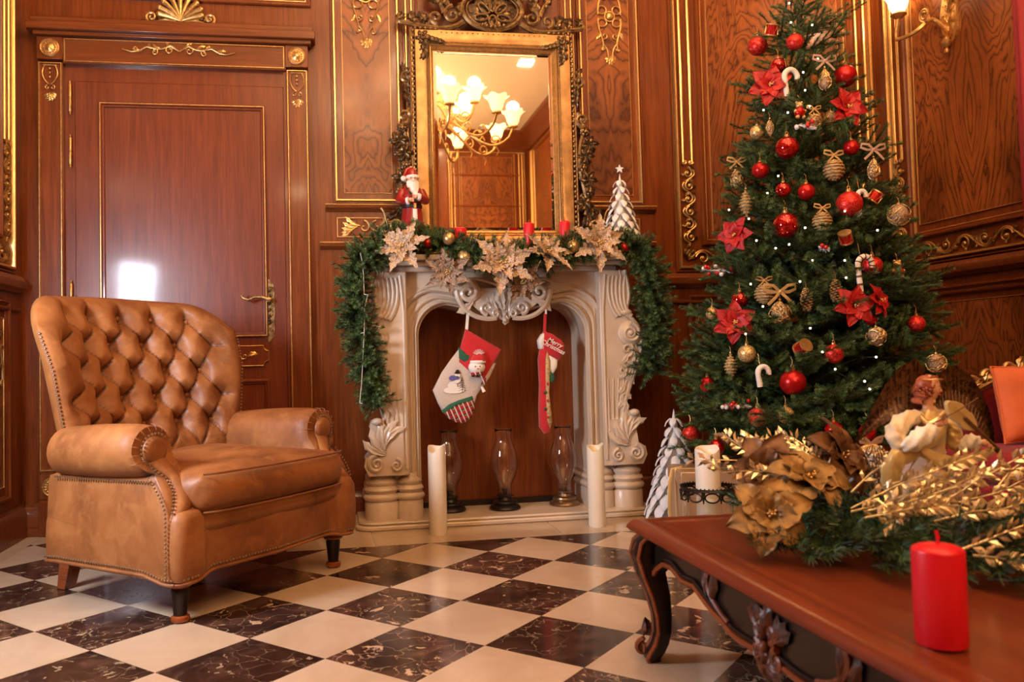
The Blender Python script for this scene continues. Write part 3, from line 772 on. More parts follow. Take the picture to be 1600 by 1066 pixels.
# shoulder fields (raised curved mouldings over the arch)
for s in (1,-1):
    mb=MB(); pts=bez((s*.455,1.02),(s*.44,1.11),(s*.36,1.145),(s*.20,1.13),14)
    strand(mb,pts,.004,.009,.0,fpF(YF),flat=1.2); 
    mb.tube([(FPC+s*.462,YF-.001,z) for z in (.25,.6,.9)]+[(FPC+s*.462,YF-.001,1.04)],[.008,.008,.008,.003],8)
    mb.build('relief_moulding',fm,fp)
# carved centre cartouche: scrolls, shell and drop
mb=MB(); f=fpF(YF-.03)
mb.poly([(-.16,1.11),(-.17,1.04),(-.12,1.00),(-.06,.975),(0,.952),(.06,.975),(.12,1.00),(.17,1.04),(.16,1.11)],-.03,.010,F=f)
for s in (1,-1):
    strand(mb,spiral(s*.175,1.09,.055,PI/2,1.5,s,24),.017,.008,.014,f)
    strand(mb,bez((s*.23,1.10),(s*.22,.99),(s*.12,.95),(s*.04,.965),14),.014,.012,.014,f)
    strand(mb,spiral(s*.085,1.015,.034,-PI/2,1.4,s,20),.012,.006,.018,f)
    strand(mb,spiral(s*.04,.985,.022,PI/2,1.2,-s,16),.009,.005,.020,f)
    for q in range(4): leaf2(mb,(s*.02,.965+.01*q),PI/2-s*(.25+q*.34),.13-.012*q,.020,.012,f,0,.020)
    leaf2(mb,(s*.15,1.05),-.6 if s>0 else PI+.6,.10,.02,.012,f,0,.02)
    strand(mb,bez((s*.02,1.12),(s*.10,1.16),(s*.20,1.17),(s*.25,1.13),12),.010,.006,.012,f)
for q in range(3): mb.sphere((FPC,YF-.052,.955+.028*q),.013-.002*q,10,8)
leaf2(mb,(0,1.0),PI/2,.13,.03,.015,f,0,.025); leaf2(mb,(0,.985),-PI/2,.055,.018,.015,f,0,.02)
mb.build('carved_cartouche',fm,fp)
# shelf
mb=MB()
for z0,z1,ex,fy in ((1.19,1.215,.60,3.85),(1.215,1.235,.625,3.80),(1.235,1.262,.645,3.765)):
    flatpoly(mb,[(FPC-ex,YW),(FPC-ex,fy+.05),(FPC-ex+.03,fy+.015),(FPC-ex+.12,fy),(FPC-.30,fy+.0),(FPC-.2,fy+.045),(FPC+.2,fy+.045),(FPC+.30,fy),(FPC+ex-.12,fy),(FPC+ex-.03,fy+.015),(FPC+ex,fy+.05),(FPC+ex,YW)],z0,z1)
mb.build('mantel_shelf',fm,fp,bevel=.006,seg=3)
SHELF_Z=1.262
# corner consoles: silhouette in X-Z, thick in Y
def console(s):
    outer=[(.545,.24),(.60,.25),(.655,.275),(.672,.31),(.640,.345),(.600,.37),(.575,.40),(.585,.50),(.615,.60),(.655,.70),(.683,.79),(.690,.86),(.672,.915),(.640,.955),(.610,.975),(.618,1.01),(.632,1.06),(.628,1.12),(.615,1.19)]
    def sm(p,n=4):
        out=[]
        for k in range(len(p)-1):
            a=p[max(k-1,0)];b=p[k];c=p[k+1];d=p[min(k+2,len(p)-1)]
            for i in range(n):
                t=i/n; out.append(tuple(.5*((2*b[q])+(-a[q]+c[q])*t+(2*a[q]-5*b[q]+4*c[q]-d[q])*t*t+(-a[q]+3*b[q]-3*c[q]+d[q])*t**3) for q in (0,1)))
        return out+[p[-1]]
    o=sm(outer)
    inner=[(.47,1.19),(.47,.24)]
    mb=MB(); mb.poly([(s*a,z) for a,z in o]+[(s*a,z) for a,z in inner],-.03,.20,F=lambda a,h,z:(FPC+a,3.865+h,z))
    c=mb.build('corner_console',fm,fp,bevel=.006,label='scrolled corner console with volute and foliage')
    f=fpF(3.835); mb=MB()
    # raised rim following the outline, twice
    for d,r in ((.014,.010),(.040,.005)):
        strand(mb,[(s*(a-d),z) for a,z in o[10:]],r,r,.0,f)
    strand(mb,[(s*.485,z) for z in (.27,.5,.75,1.0)]+[(s*.50,1.17)],.008,.008,.0,f)
    mb.build('rim',fm,c,world=True)
    mb=MB(); strand(mb,spiral(s*.618,.880,.050,PI/2,2.2,-s,40,.1),.0105,.006,.014,f); mb.sphere(f(s*.618,.018,.880),.012,10,8); mb.lathe([(.062,-.01),(.060,.006),(.052,.012),(.001,.014)],28,F=lambda x,y,z:f(s*.618+x,z,.880+y))
    mb.build('volute',fm,c)
    # fluted leaf above the volute
    mb=MB()
    for q in range(5): strand(mb,bez((s*(.52+.02*q),1.16),(s*(.50+.022*q),1.08),(s*(.52+.016*q),1.0),(s*(.555+.018*q),.975-.006*abs(q-2)),12),.006,.012,.004,f)
    mb.sphere(f(s*.60,.004,.982),.020,12,8,(1.6,.8,.8)); mb.build('fluted_leaf',fm,c)
    # acanthus spray hanging below the volute
    mb=MB()
    strand(mb,spiral(s*.60,.80,.036,-PI/2,1.3,s,20),.008,.004,.006,f)
    strand(mb,bez((s*.62,.83),(s*.67,.74),(s*.60,.66),(s*.575,.52),14),.008,.004,.006,f)
    strand(mb,spiral(s*.575,.70,.026,PI/2,1.3,-s,18),.007,.004,.006,f)
    for q in range(7):
        z=.78-.038*q; leaf2(mb,(s*(.605-.006*q),z),-PI/2+s*(.9 if q%2 else -.7),.07-.004*q,.015,.004,f,0,.012)
    leaf2(mb,(s*.58,.56),-PI/2,.08,.014,.004,f,0,.012)
    mb.build('acanthus_spray',fm,c)
    # fluting of the tapering lower shaft
    mb=MB()
    for q in range(4): mb.tube([f(s*(.50+.022*q),.0,z) for z in (.40,.50)]+[f(s*(.50+.027*q),.0,.66)],[.007,.007,.004],6)
    mb.build('fluting',fm,c)
    # scroll foot with upright leaf
    mb=MB(); f2=fpF(3.83)
    mb.poly([(s*a,z) for a,z in ((.50,.245),(.66,.245),(.682,.29),(.675,.33),(.64,.35),(.63,.42),(.655,.47),(.645,.50),(.60,.505),(.575,.47),(.50,.46))],-.05,.012,F=f2)
    strand(mb,spiral(s*.625,.300,.042,PI/2,1.9,-s,30,.1),.012,.006,.016,f2); strand(mb,spiral(s*.535,.290,.032,PI/2,1.6,s,26,.1),.010,.005,.016,f2)
    for q in range(5): leaf2(mb,(s*(.585),.34+.012*q),PI/2+(.95-.46*q),.15-.012*abs(q-2),.020,.016,f2,0,.020)
    mb.sphere(f2(s*.62,.02,.495),.022,12,8,(1.2,1,.8)); mb.build('acanthus_foot',fm,c)
for s in (1,-1): console(s)
# stepped bases under the legs
def base(s):
    mb=MB()
    x0,x1=(.405,.672); cxs=(x0+x1)/2
    prof=[(0,.036),(0,.115),(-.006,.122),(.004,.128),(.010,.140),(.004,.152),(-.010,.158),(-.004,.164),(.004,.174),(-.002,.186),(-.014,.192),(-.010,.198),(-.004,.208),(-.010,.220),(-.024,.226),(-.03,.245)]
    def plan(o):
        pts=[]
        for cx,r in ((cxs+.062,.078),(cxs-.070,.062)):
            for k in range(13): a=-PI*k/12; pts.append((cx+(r+o)*math.cos(a),-(r+o)*.85*math.sin(-a)))
        return pts
    rows=[[(FPC+s*x,3.895+y,z) for x,y in plan(o)]+[(FPC+s*(x0-.0-o*.5),YW-.01,z),(FPC+s*(x1+o),YW-.01,z)] for o,z in prof]
    n=len(rows[0]); vs=[p for r in rows for p in r]; fs=[(j*n+i,j*n+(i+1)%n,(j+1)*n+(i+1)%n,(j+1)*n+i) for j in range(len(rows)-1) for i in range(n)]
    fs.append(tuple((len(rows)-1)*n+i for i in range(n)))
    mb.add(vs,fs).build('leg_base',fm,fp,smooth=50)
for s in (1,-1): base(s)
MB().box(FPC-.41,FPC+.41,YW-.03,YW-.001,.036,.062).build('kick_strip',M['black_iron'],fp)
# ------------------------------------------------------------------ mirror
MY=4.085; FM=lambda a,h,z:(a,MY-h,z)
mr=thing('wall_mirror','large gilt wall mirror with pierced carved crest over the mantel','mirror',(.84,YW,1.3))
gx0,gx1,gz0,gz1=.527,1.148,1.418,2.342
MB().box(.44,1.24,MY-.002,YW-.002,1.30,2.44).build('backing',M['dark_wood'],mr)
MB().box(gx0-.01,gx1+.01,MY-.006,MY-.002,gz0-.01,gz1+.01).build('glass',M['mirror_glass'],mr)
b=.018; mb=MB().frame(gx0,gx1,gz0,gz1,[(0,.0062),(b,.0095),(b,.0062)],F=FM); mb.build('bevelled_edge',M['mirror_glass'],mr,smooth=0)
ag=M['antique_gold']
MB().frame(gx0-.028,gx1+.028,gz0-.028,gz1+.028,[(0,0),(0,.030),(.006,.034),(.012,.026),(.018,.028),(.024,.018),(.030,.012),(.030,0)],F=FM).build('inner_moulding',M['gilding'],mr)
MB().frame(gx0-.088,gx1+.088,gz0-.088,gz1+.088,[(0,0),(0,.040),(.030,.046),(.060,.030),(.060,0)],F=FM).build('frame',M['frame_gold'],mr)
# beaded outer rim (bead by bead, one strip per side)
def beads(path,r,h,step):
    mb=MB(); L=0
    for (a,b_) in zip(path,path[1:]):
        d=math.hypot(b_[0]-a[0],b_[1]-a[1]); n=max(1,int(d/step))
        for k in range(n): t=(k+.5)/n; mb.sphere(FM(a[0]+(b_[0]-a[0])*t,h,a[1]+(b_[1]-a[1])*t),r,8,6)
        ux,uz=(b_[0]-a[0])/d,(b_[1]-a[1])/d
        for s in (1,-1):
            mb.tube([FM(a[0]-uz*s*.013,h-.004,a[1]+ux*s*.013),FM(b_[0]-uz*s*.013,h-.004,b_[1]+ux*s*.013)],.005,6)
    return mb
ox0,ox1,oz0,oz1=gx0-.100,gx1+.100,gz0-.100,gz1+.098
mx=(gx0+gx1)/2
for path in ([(ox0,oz0),(ox0,oz1)],[(ox1,oz0),(ox1,oz1)],[(ox0,oz1),(ox0+.13,oz1)],[(ox1-.13,oz1),(ox1,oz1)],[(ox0+.13,oz1-.022),(ox1-.13,oz1-.022)],[(ox0,oz0),(ox1,oz0)]):
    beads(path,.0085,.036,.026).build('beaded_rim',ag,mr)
beads([(gx0-.032,gz0),(gx0-.032,gz1+.03),(gx1+.032,gz1+.03),(gx1+.032,gz0)],.004,.036,.010).build('beaded_rim',ag,mr)
# corner flowers
for s,cx in ((1,ox0+.05),(-1,ox1-.05)):
    mb=MB(); cz=oz1-.05
    for k in range(6):
        a=2*PI*k/6; leaf2(mb,(cx+.008*math.cos(a),cz+.008*math.sin(a)),a,.034,.012,.045,FM,0,.008)
    mb.lathe([(.010,.0),(.013,.006),(.009,.010),(.001,.006)],16,F=lambda x,y,z:(cx+x,MY-.05-z,cz+y))
    for q in range(4): leaf2(mb,(cx+s*.02*q,cz-.006*q),(0 if s>0 else PI)-s*.2,.06,.014,.044,FM,0,.010); leaf2(mb,(cx-s*.0,cz-.022*q),-PI/2+.3*(-1)**q,.06,.014,.044,FM,0,.010)
    mb.build('corner_flower',ag,mr)
# side swags of leaves, scrolls and flowers
def side(s):
    x=(ox0-.022) if s<0 else (ox1+.022)
    mb=MB(); e=s
    strand(mb,spiral(x+e*.012,2.185,.032,PI/2,1.2,-e,18),.012,.006,.03,FM)
    for q in range(5): leaf2(mb,(x,2.20-.035*q),(PI/2+e*-.5)+.1*q*e,.075,.020,.028,FM,0,.022)
    strand(mb,spiral(x+e*.028,1.99,.038,-PI/2,1.4,-e,20),.012,.006,.032,FM)
    strand(mb,bez((x,2.03),(x+e*.07,1.93),(x-e*.0,1.90),(x+e*.01,1.78),14),.013,.011,.026,FM)
    for k in range(7):
        z=1.93-.062*k; c=(x+e*(.040+.018*math.sin(k*1.7)),z)
        if k in (0,3,5):
            for q in range(6): a=q*PI/3+.3; leaf2(mb,c,a,.032,.013,.034,FM,0,.010)
            mb.sphere(FM(c[0],.046,c[1]),.009,8,6)
        else:
            for q in range(6): leaf2(mb,c,q*1.05+k,.056,.016,.026+.003*q,FM,0,.016)
    strand(mb,bez((x+e*.01,1.80),(x-e*.01,1.7),(x+e*.06,1.6),(x+e*.03,1.50),14),.011,.010,.026,FM)
    for k in range(9):
        c=(x+e*(.045+.02*math.cos(k*2)),1.53-.026*k)
        leaf2(mb,c,-PI/2+e*(.9-.25*k),.085,.020,.026,FM,0,.018); leaf2(mb,c,-PI/2-e*.4,.06,.016,.030,FM,0,.016)
    strand(mb,spiral(x+e*.085,1.44,.034,PI if e>0 else 0,1.2,-e,18),.010,.006,.03,FM)
    strand(mb,bez((x+e*.09,1.405),(x+e*.14,1.42),(x+e*.12,1.50),(x+e*.155,1.53),10),.009,.005,.03,FM)
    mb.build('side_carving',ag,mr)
side(-1); side(1)
# crest: central cartouche ring, five petal flower, acanthus scrolls
cz=2.545; mb=MB()
ring=[(mx+.155*math.cos(a)*(1+.05*math.sin(a)),cz+.10*math.sin(a)) for a in [PI*2*i/40 for i in range(41)]]
strand(mb,ring,.013,.013,.030,FM); strand(mb,[(mx+(a-mx)*.86,cz+(z-cz)*.84) for a,z in ring],.005,.005,.034,FM)
for k in range(5):
    a=-PI*.05+PI*1.1*k/4; c=(mx+.024*math.cos(a),cz-.03+.024*math.sin(a)); L=.082 if k==2 else .068
    p=[(c[0]+math.cos(a)*L*(.5-.5*math.cos(t))-math.sin(a)*.016*math.sin(t),c[1]+math.sin(a)*L*(.5-.5*math.cos(t))+math.cos(a)*.016*math.sin(t)) for t in [2*PI*i/16 for i in range(17)]]
    strand(mb,p,.0055,.0055,.040,FM)
    leaf2(mb,c,a,L,.012,.030,FM,0,.008)
for q in range(12):
    a=PI*2*q/12+.2; leaf2(mb,(mx+.03*math.cos(a),cz-.01+.02*math.sin(a)),a,.115-.03*abs(math.sin(a)),.030,.022,FM,0,.014)
strand(mb,[(mx+.020*math.cos(a),cz-.055+.026*math.sin(a)) for a in [2*PI*i/14 for i in range(15)]],.006,.006,.044,FM)
for k in range(6): mb.sphere(FM(mx+(k-2.5)*.022,.044,cz-.088+.004*abs(k-2.5)),.010,10,8)
for a in (PI*.25,PI*.75): mb.sphere(FM(mx+.15*math.cos(a),.05,cz+.10*math.sin(a)),.013,10,8)
mb.build('crest_medallion',ag,mr)
for s in (1,-1):
    mb=MB()
    strand(mb,spiral(mx+s*.205,cz-.03,.048,PI/2,1.3,-s,24),.012,.006,.030,FM)
    strand(mb,spiral(mx+s*.290,cz-.045,.036,-PI/2 if s<0 else -PI/2,1.3,s,24),.011,.006,.030,FM)
    strand(mb,bez((mx+s*.15,cz-.06),(mx+s*.22,cz-.12),(mx+s*.32,cz-.10),(mx+s*.46,cz-.075),18),.014,.012,.026,FM)
    strand(mb,bez((mx+s*.46,cz-.075),(mx+s*.49,cz-.08),(mx+s*.485,cz-.045),(mx+s*.472,cz-.03),8),.012,.007,.026,FM)
    strand(mb,bez((mx+s*.25,cz-.02),(mx+s*.27,cz+.06),(mx+s*.32,cz+.05),(mx+s*.30,cz+.14),12),.012,.008,.028,FM)
    for k,(dx,dz,an,L) in enumerate(((.17,-.03,1.9,.08),(.21,.0,1.2,.10),(.24,.02,1.6,.13),(.28,.03,1.0,.09),(.27,.0,2.2,.10),(.33,-.06,.7,.07),(.40,-.07,1.3,.06),(.45,-.06,.9,.05),(.36,-.08,2.0,.06),(.12,.06,.7,.12),(.08,.09,.5,.14),(.05,.11,.9,.12),(.20,.06,.9,.10),(.30,.09,1.4,.10))):
        leaf2(mb,(mx+s*dx,cz+dz),an if s>0 else PI-an,L,.026,.024,FM,0,.020)
        if k%3==0: mb.sphere(FM(mx+s*dx,.045,cz+dz),.010,8,6)
    mb.build('crest_scroll',ag,mr)
mb=MB()
for q in range(9):
    a=PI*(.06+.88*q/8); leaf2(mb,(mx+.03*math.cos(a),cz+.12),a,.15,.028,.024,FM,0,.02)
mb.build('crest_plume',ag,mr)
# ------------------------------------------------------------------ pillar candles and hurricane lamps
def pillar(name,label,x,y,z,r,h,mat,wick=True,torn=False,group=None,seed=0):
    t=thing(name,label,'candle',(x,y,z),group=group); rnd=random.Random(seed)
    mb=MB(); n=28
    if torn:
        ph=rnd.uniform(3.6,5.2); rim=[h-.006+.004*math.sin(4*PI*i/n+seed)-(.024*max(0,math.cos(2*PI*i/n-ph))**3)+.010*max(0,math.cos(2*PI*i/n-.3))**8 for i in range(n)]
        rows=[(r*.97,lambda i:0),(r,lambda i:.004),(r,lambda i:rim[i]*.5),(r,lambda i:rim[i]-.006),(r*.96,lambda i:rim[i]),(r*.84,lambda i:rim[i]-.003),(r*.72,lambda i:h-.055),(r*.3,lambda i:h-.062)]
        vs=[(x+rr_*math.cos(2*PI*i/n),y+rr_*math.sin(2*PI*i/n),z+fz(i)) for rr_,fz in rows for i in range(n)]
        fs=[(j*n+i,j*n+(i+1)%n,(j+1)*n+(i+1)%n,(j+1)*n+i) for j in range(len(rows)-1) for i in range(n)]+[tuple((len(rows)-1)*n+i for i in range(n)),tuple(range(n))[::-1]]
        mb.add(vs,fs); wz=h-.062
    else:
        mb.lathe([(r*.96,0),(r,.003),(r,h*.93),(r*.97,h*.955),(r*.7,h*.985),(.001,h)],n,(x,y,z)); wz=h
    mb.build('wax',M[mat],t,smooth=60)
    if wick: MB().tube([(x,y,z+wz-.002),(x+.0008,y,z+wz+.007),(x+.002,y,z+wz+.014)],.0016,6).build('wick',M['black_paint' if mat=='white_wax' else 'red_wax'],t)
    return t
p=at(687,838,Z=0); pillar('pillar_candle','tall white pillar candle with melted rim on floor, left of arch opening',p.x,p.y+.041,0,.040,.395,'white_wax',True,True,seed=3)
p=at(938,825,Z=0); pillar('pillar_candle','tall white pillar candle standing on floor before right marble leg',p.x,p.y+.041,0,.039,.372,'white_wax',True,True,seed=9)
def hurricane(label,x,y,mat):
    t=thing('hurricane_lamp',label,'lamp',(x,y,.036)); c=(x,y,.036)
    MB().lathe([(.074,0),(.077,.008),(.070,.018),(.056,.024),(.060,.034),(.058,.040),(.036,.046),(.030,.060),(.040,.064),(.040,.070),(.001,.070)],28,c).build('base',M[mat],t)
    g=[(.036,.066),(.034,.10),(.037,.125),(.056,.16),(.066,.20),(.068,.235),(.062,.275),(.045,.32),(.038,.345),(.040,.375),(.044,.39)]
    prof=g+[(r-.0022,z) for r,z in g[::-1]]
    MB().lathe(prof+[prof[0]],32,c).build('glass_chimney',M['glass'],t,smooth=80)
    MB().lathe([(.013,.07),(.013,.088),(.018,.094),(.018,.10),(.001,.10)],14,c).build('candle_socket',M[mat],t)
hurricane('glass hurricane lamp half hidden behind the left white pillar candle',.555,4.0,'black_iron')
hurricane('glass hurricane lamp on black base in middle of the fireplace opening',.822,3.975,'black_iron')
hurricane('glass hurricane lamp on bronze base, right one in fireplace opening',1.130,4.0,'bronze')
# ------------------------------------------------------------------ stockings
st=thing('christmas_stocking','cream christmas stocking with red cuff, stuffed snowman and plaid toe','stocking',(.62,3.86,.95))
SY=3.835
def sp(px,py): p=at(px,py,Y=SY); return (p.x,p.z)
def cloth(name,pix,mat,par,th=.016,y=SY,n=0,puff=True):
    pts=[sp(*q) for q in pix]; cx=sum(a for a,_ in pts)/len(pts); cz=sum(b_ for _,b_ in pts)/len(pts)
    vs=[];fs=[];k=len(pts)
    rings=[(1,0),(.985,.55),(.93,.85),(.6,1),(.2,1.02)]
    for s in (-1,1):
        for sc2,hh in rings: vs+=[(cx+(a-cx)*sc2,y+s*th*hh*.5,cz+(b_-cz)*sc2) for a,b_ in pts]
    R=len(rings)
    for s in (0,1):
        o=s*R*k
        for j in range(R-1):
            for i in range(k): fs.append((o+j*k+i,o+j*k+(i+1)%k,o+(j+1)*k+(i+1)%k,o+(j+1)*k+i))
        fs.append(tuple(o+(R-1)*k+i for i in range(k)))
    fs+= [(i,(i+1)%k,R*k+(i+1)%k,R*k+i) for i in range(k)]
    return MB().add(vs,fs).build(name,M[mat],par,smooth=60)
cloth('leg',[(717,545),(757,560),(775,568),(765,590),(745,618),(741,632),(739,640),(715,636),(692,645),(684,630),(676,610),(690,582),(704,562)],'beige_cloth',st,.030)
cloth('cuff',[(727,514),(783,546),(774,563),(757,592),(735,584),(715,566),(719,543)],'red_felt',st,.040)
cloth('trim',[(716,543),(722,547),(728,553),(736,556),(733,566),(724,567),(716,560)],'green_felt',st,.043)
cloth('toe',[(691,643),(700,636),(715,629),(731,622),(741,626),(741,640),(735,654),(724,662),(712,660),(700,654)],'plaid_cloth',st,.038)
cloth('toe_trim',[(690,641),(700,632),(716,625),(738,618),(740,624),(722,629),(704,637),(693,646)],'green_felt',st,.041)
a=at(731,491,Y=SY+.03); b=at(729,516,Y=SY)
MB().tube([(a.x,a.y,a.z),(b.x,b.y,b.z)],.008,6,flat=.4).build('hanging_loop',M['white_felt'],st)
hk=MB().tube([(a.x+.003,YF-.002,a.z+.02),(a.x+.003,a.y-.012,a.z+.015),(a.x+.003,a.y-.016,a.z-.004)],.005,8); hk.build('hook',M['white_paint'],fp)
# stuffed snowman head and scarf
sx,sz=sp(743,574); y=SY-.034
MB().sphere((sx,y,sz),.040,18,12,(1,.75,.82)).build('snowman_head',M['white_felt'],st)
MB().lathe([(.033,.008),(.036,.018),(.032,.034),(.022,.054),(.006,.070),(.001,.072)],18,F=lambda x,yy,z:(sx+.006+x+z*.1,y+yy*.8,sz+.010+z)).build('knit_hat',M['red_felt'],st)
MB().lathe([(.034,.010),(.038,.015),(.036,.024)],18,F=lambda x,yy,z:(sx+.006+x,y+yy*.8,sz+.008+z)).build('hat_band',M['white_felt'],st)
MB().lathe([(.005,0),(.001,.028)],8,F=lambda x,yy,z:(sx+x-z*.2,y-.022-z,sz-.006+yy)).build('carrot_nose',M['orange_paint'],st)
mb=MB()
for dx in (-.011,.010): mb.sphere((sx+dx,y-.029,sz+.004),.0032,8,6)
mb.build('eyes',M['black_paint'],st)
mb=MB(); mb.tube([(sx+.027*math.cos(a),y+.022*math.sin(a),sz-.034-.004*math.sin(a)) for a in [2*PI*i/16 for i in range(16)]],.008,8,closed=True)
mb.tube([(sx+.02,y-.01,sz-.038),(sx+.032,y-.014,sz-.055),(sx+.024,y-.014,sz-.085)],[.008,.009,.010],8); mb.build('scarf',M['plaid_cloth'],st)
mb=MB()
for q in range(9): a=PI*(.15+.7*q/8); mb.tube([(sx+.008,y-.015,sz+.055),(sx+.008+.030*math.cos(a),y-.02,sz+.055+.030*math.sin(a))],.0014,4)
mb.build('hat_tassel',M['white_felt'],st)
MB().tube([(sx+.018,y-.02,sz-.09),(sx+.028,y-.02,sz-.115)],[.006,.009],6).build('mitten',M['white_felt'],st)
# flat embroidered snowman
yy=SY-.0185
def disc(mb,cx,cz,rx,rz,y_,n=20,th=.002): mb.poly([(cx+rx*math.cos(2*PI*i/n),cz+rz*math.sin(2*PI*i/n)) for i in range(n)],0,th,F=lambda a,h,z:(a,y_-h,z))
e=MB(); c1=sp(706,603); c2=sp(713,592)
disc(e,c1[0],c1[1],.022,.020,yy-.001); disc(e,c2[0]-.002,c2[1]-.004,.019,.017,yy-.001); disc(e,c2[0]+.002,c2[1]+.016,.013,.013,yy-.001); disc(e,c1[0]+.008,c1[1]-.020,.05,.016,yy+.0005)
e.build('embroidered_snowman',M['white_felt'],st)
e=MB(); disc(e,c2[0]+.003,c2[1]+.028,.015,.005,yy-.003); disc(e,c2[0]+.003,c2[1]+.034,.009,.009,yy-.0035)
pass
e.build('embroidered_hat',M['black_paint'],st)
e=MB(); disc(e,c2[0]-.020,c2[1]+.004,.018,.013,yy-.002); disc(e,c2[0]-.004,c2[1]+.002,.016,.006,yy-.004); e.build('embroidered_scarf',M['blue_cloth'],st)
e=MB(); c3=sp(721,598)
for q in range(6):
    for sgn in (1,-1): strand(e,[(c3[0],c3[1]-.03+.011*q),(c3[0]+sgn*(.018-.0025*q),c3[1]-.038+.011*q)],.0012,.0008,.0,lambda a,h,z:(a,yy-.002-h,z))
strand(e,[(c3[0],c3[1]-.045),(c3[0],c3[1]+.035)],.0012,.001,.0,lambda a,h,z:(a,yy-.002-h,z)); e.build('embroidered_tree',M['dark_wood'],st)
def text(par,body,size,loc,rot,mat,name='lettering'):
    cu=bpy.data.curves.new(name,'FONT'); cu.body=body; cu.size=size; cu.extrude=.0006; cu.align_x='CENTER'; cu.shear=.25; cu.offset=.0004; cu.space_line=.75; cu.resolution_u=3
    o=bpy.data.objects.new(name,cu); COL.objects.link(o); dg=bpy.context.evaluated_depsgraph_get()
    me=bpy.data.meshes.new_from_object(o.evaluated_get(dg)); bpy.data.objects.remove(o)
    me.materials.clear(); me.materials.append(M[mat])
    o=bpy.data.objects.new(name,me); COL.objects.link(o)
    off=Vector((0,0,0))
    if par is not None: o.parent=par; off=Vector(par.location)
    o.location=Vector(loc)-off; o.rotation_euler=rot; return o
# second stocking, seen nearly edge on
s2_=thing('christmas_stocking','narrow red christmas stocking seen edge on with white lettered cuff','stocking',(1.0,3.86,.95))
cloth('leg',[(845,535),(857,540),(858,560),(856,590),(853,620),(858,640),(861,660),(858,676),(850,678),(843,668),(842,640),(843,600),(841,560)],'red_felt',s2_,.05)
cloth('printed_side',[(853,545),(858,560),(857,595),(854,618),(859,642),(861,660),(858,672),(853,660),(851,630),(850,590),(850,560)],'jute',s2_,.062)
cloth('cuff',[(849,518),(862,522),(876,532),(881,540),(878,552),(872,564),(850,552),(846,540),(845,528)],'red_felt',s2_,.055)
cloth('cuff_lining',[(840,532),(846,522),(850,520),(848,548),(842,545)],'white_felt',s2_,.05)
cloth('pocket',[(852,552),(870,562),(869,575),(862,586),(851,575)],'white_felt',s2_,.052)
cloth('patch',[(852,578),(864,584),(866,595),(858,600),(852,596)],'green_felt',s2_,.056)
mb=MB()
for q in range(5):
    p=at(854+((-1)**q)*2,600+q*13,Y=SY-.034); MB().sphere(tuple(p),.007,8,6).build('holly_print',M['green_felt' if q%2 else 'red_felt'],s2_)
p=at(864,541,Y=SY-.031); text(s2_,'Merry\nChristmas',.031,(p.x+.004,p.y-.006,p.z+.008),(PI/2,-math.radians(-28)*1,0),'white_felt')
a=at(852,490,Y=SY+.03); b=at(852,522,Y=SY)
MB().tube([(a.x,a.y,a.z),(b.x-.003,b.y,b.z+.02),(b.x,b.y,b.z)],.008,6,flat=.5).build('hanging_loop',M['red_felt'],s2_)
hk=MB().tube([(a.x,YF-.002,a.z+.02),(a.x,a.y-.012,a.z+.015),(a.x,a.y-.016,a.z-.004)],.005,8); hk.build('hook',M['white_paint'],fp)
# ------------------------------------------------------------------ tufted leather armchair (built in its own frame: -Y is its front)
CH=(-.495,3.122,0); CROT=math.atan2(.772,.636)
ch=thing('leather_armchair','tan leather button tufted wing armchair with rolled arms on turned legs','armchair',CH,CROT)
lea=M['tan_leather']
def cb(mb,name,mat=None,par=ch,**k): return mb.build(name,mat or lea,par,world=False,**k)
def nails(path,step,r=.0042,name='nailhead_trim',par=ch,F=None):
    P=[Vector(p) for p in path]; mb=MB(); acc=0; d=[0]
    for a,b in zip(P,P[1:]): d.append(d[-1]+(b-a).length)
    n=int(d[-1]/step); j=0
    for k in range(n+1):
        s=k*step
        while j<len(d)-2 and d[j+1]<s: j+=1
        t=(s-d[j])/max(1e-9,d[j+1]-d[j]); p=P[j].lerp(P[j+1],min(1,t))
        mb.add([(p.x+r*x,p.y+r*y,p.z+r*z) for x,y,z in ((1,0,0),(-1,0,0),(0,1,0),(0,-1,0),(0,0,1),(0,0,-1),(.6,.6,.6),(-.6,.6,.6),(.6,-.6,.6),(-.6,-.6,.6),(.6,.6,-.6),(-.6,.6,-.6),(.6,-.6,-.6),(-.6,-.6,-.6))],
          [(0,6,4),(4,6,7),(2,7,6),(0,8,4),(8,9,4),(3,9,8),(1,7,4),(4,9,1),(1,7,2),(0,6,2),(0,8,3),(1,9,3),(0,10,2),(2,11,1),(0,12,3),(3,13,1),(5,10,0),(5,11,2),(5,12,0),(5,13,3),(5,11,1),(5,13,1),(5,10,2),(5,12,3)])
    return cb(mb,name,M['nail_brass'],par,kind='stuff')
BTN=[(-.30+.15*k,z) for z in (.955,.755,.555) for k in range(5)]+[(-.225+.15*k,z) for z in (.855,.655) for k in range(4)]+[(-.375,.855),(.375,.855),(-.375,.655),(.375,.655)]
WD=.185
def backmid(u,v):
    w=.358+.082*v**.8; x=w*u
    zt=1.048-.022*u*u-.105*max(0,(abs(u)-.68)/.32)**2.2
    z=.40+(zt-.40)*v
    yc=.26+.225*((z-.4)/.65)**1.15
    y=yc-WD*abs(u)**2.8*(.45+.55*min(1,v*1.4))
    dx=w; dy=-WD*2.8*abs(u)**1.8*(1 if u>0 else -1)*(.45+.55*min(1,v*1.4)); l=math.hypot(dx,dy)
    return x,y,z,(dy/l,-dx/l)
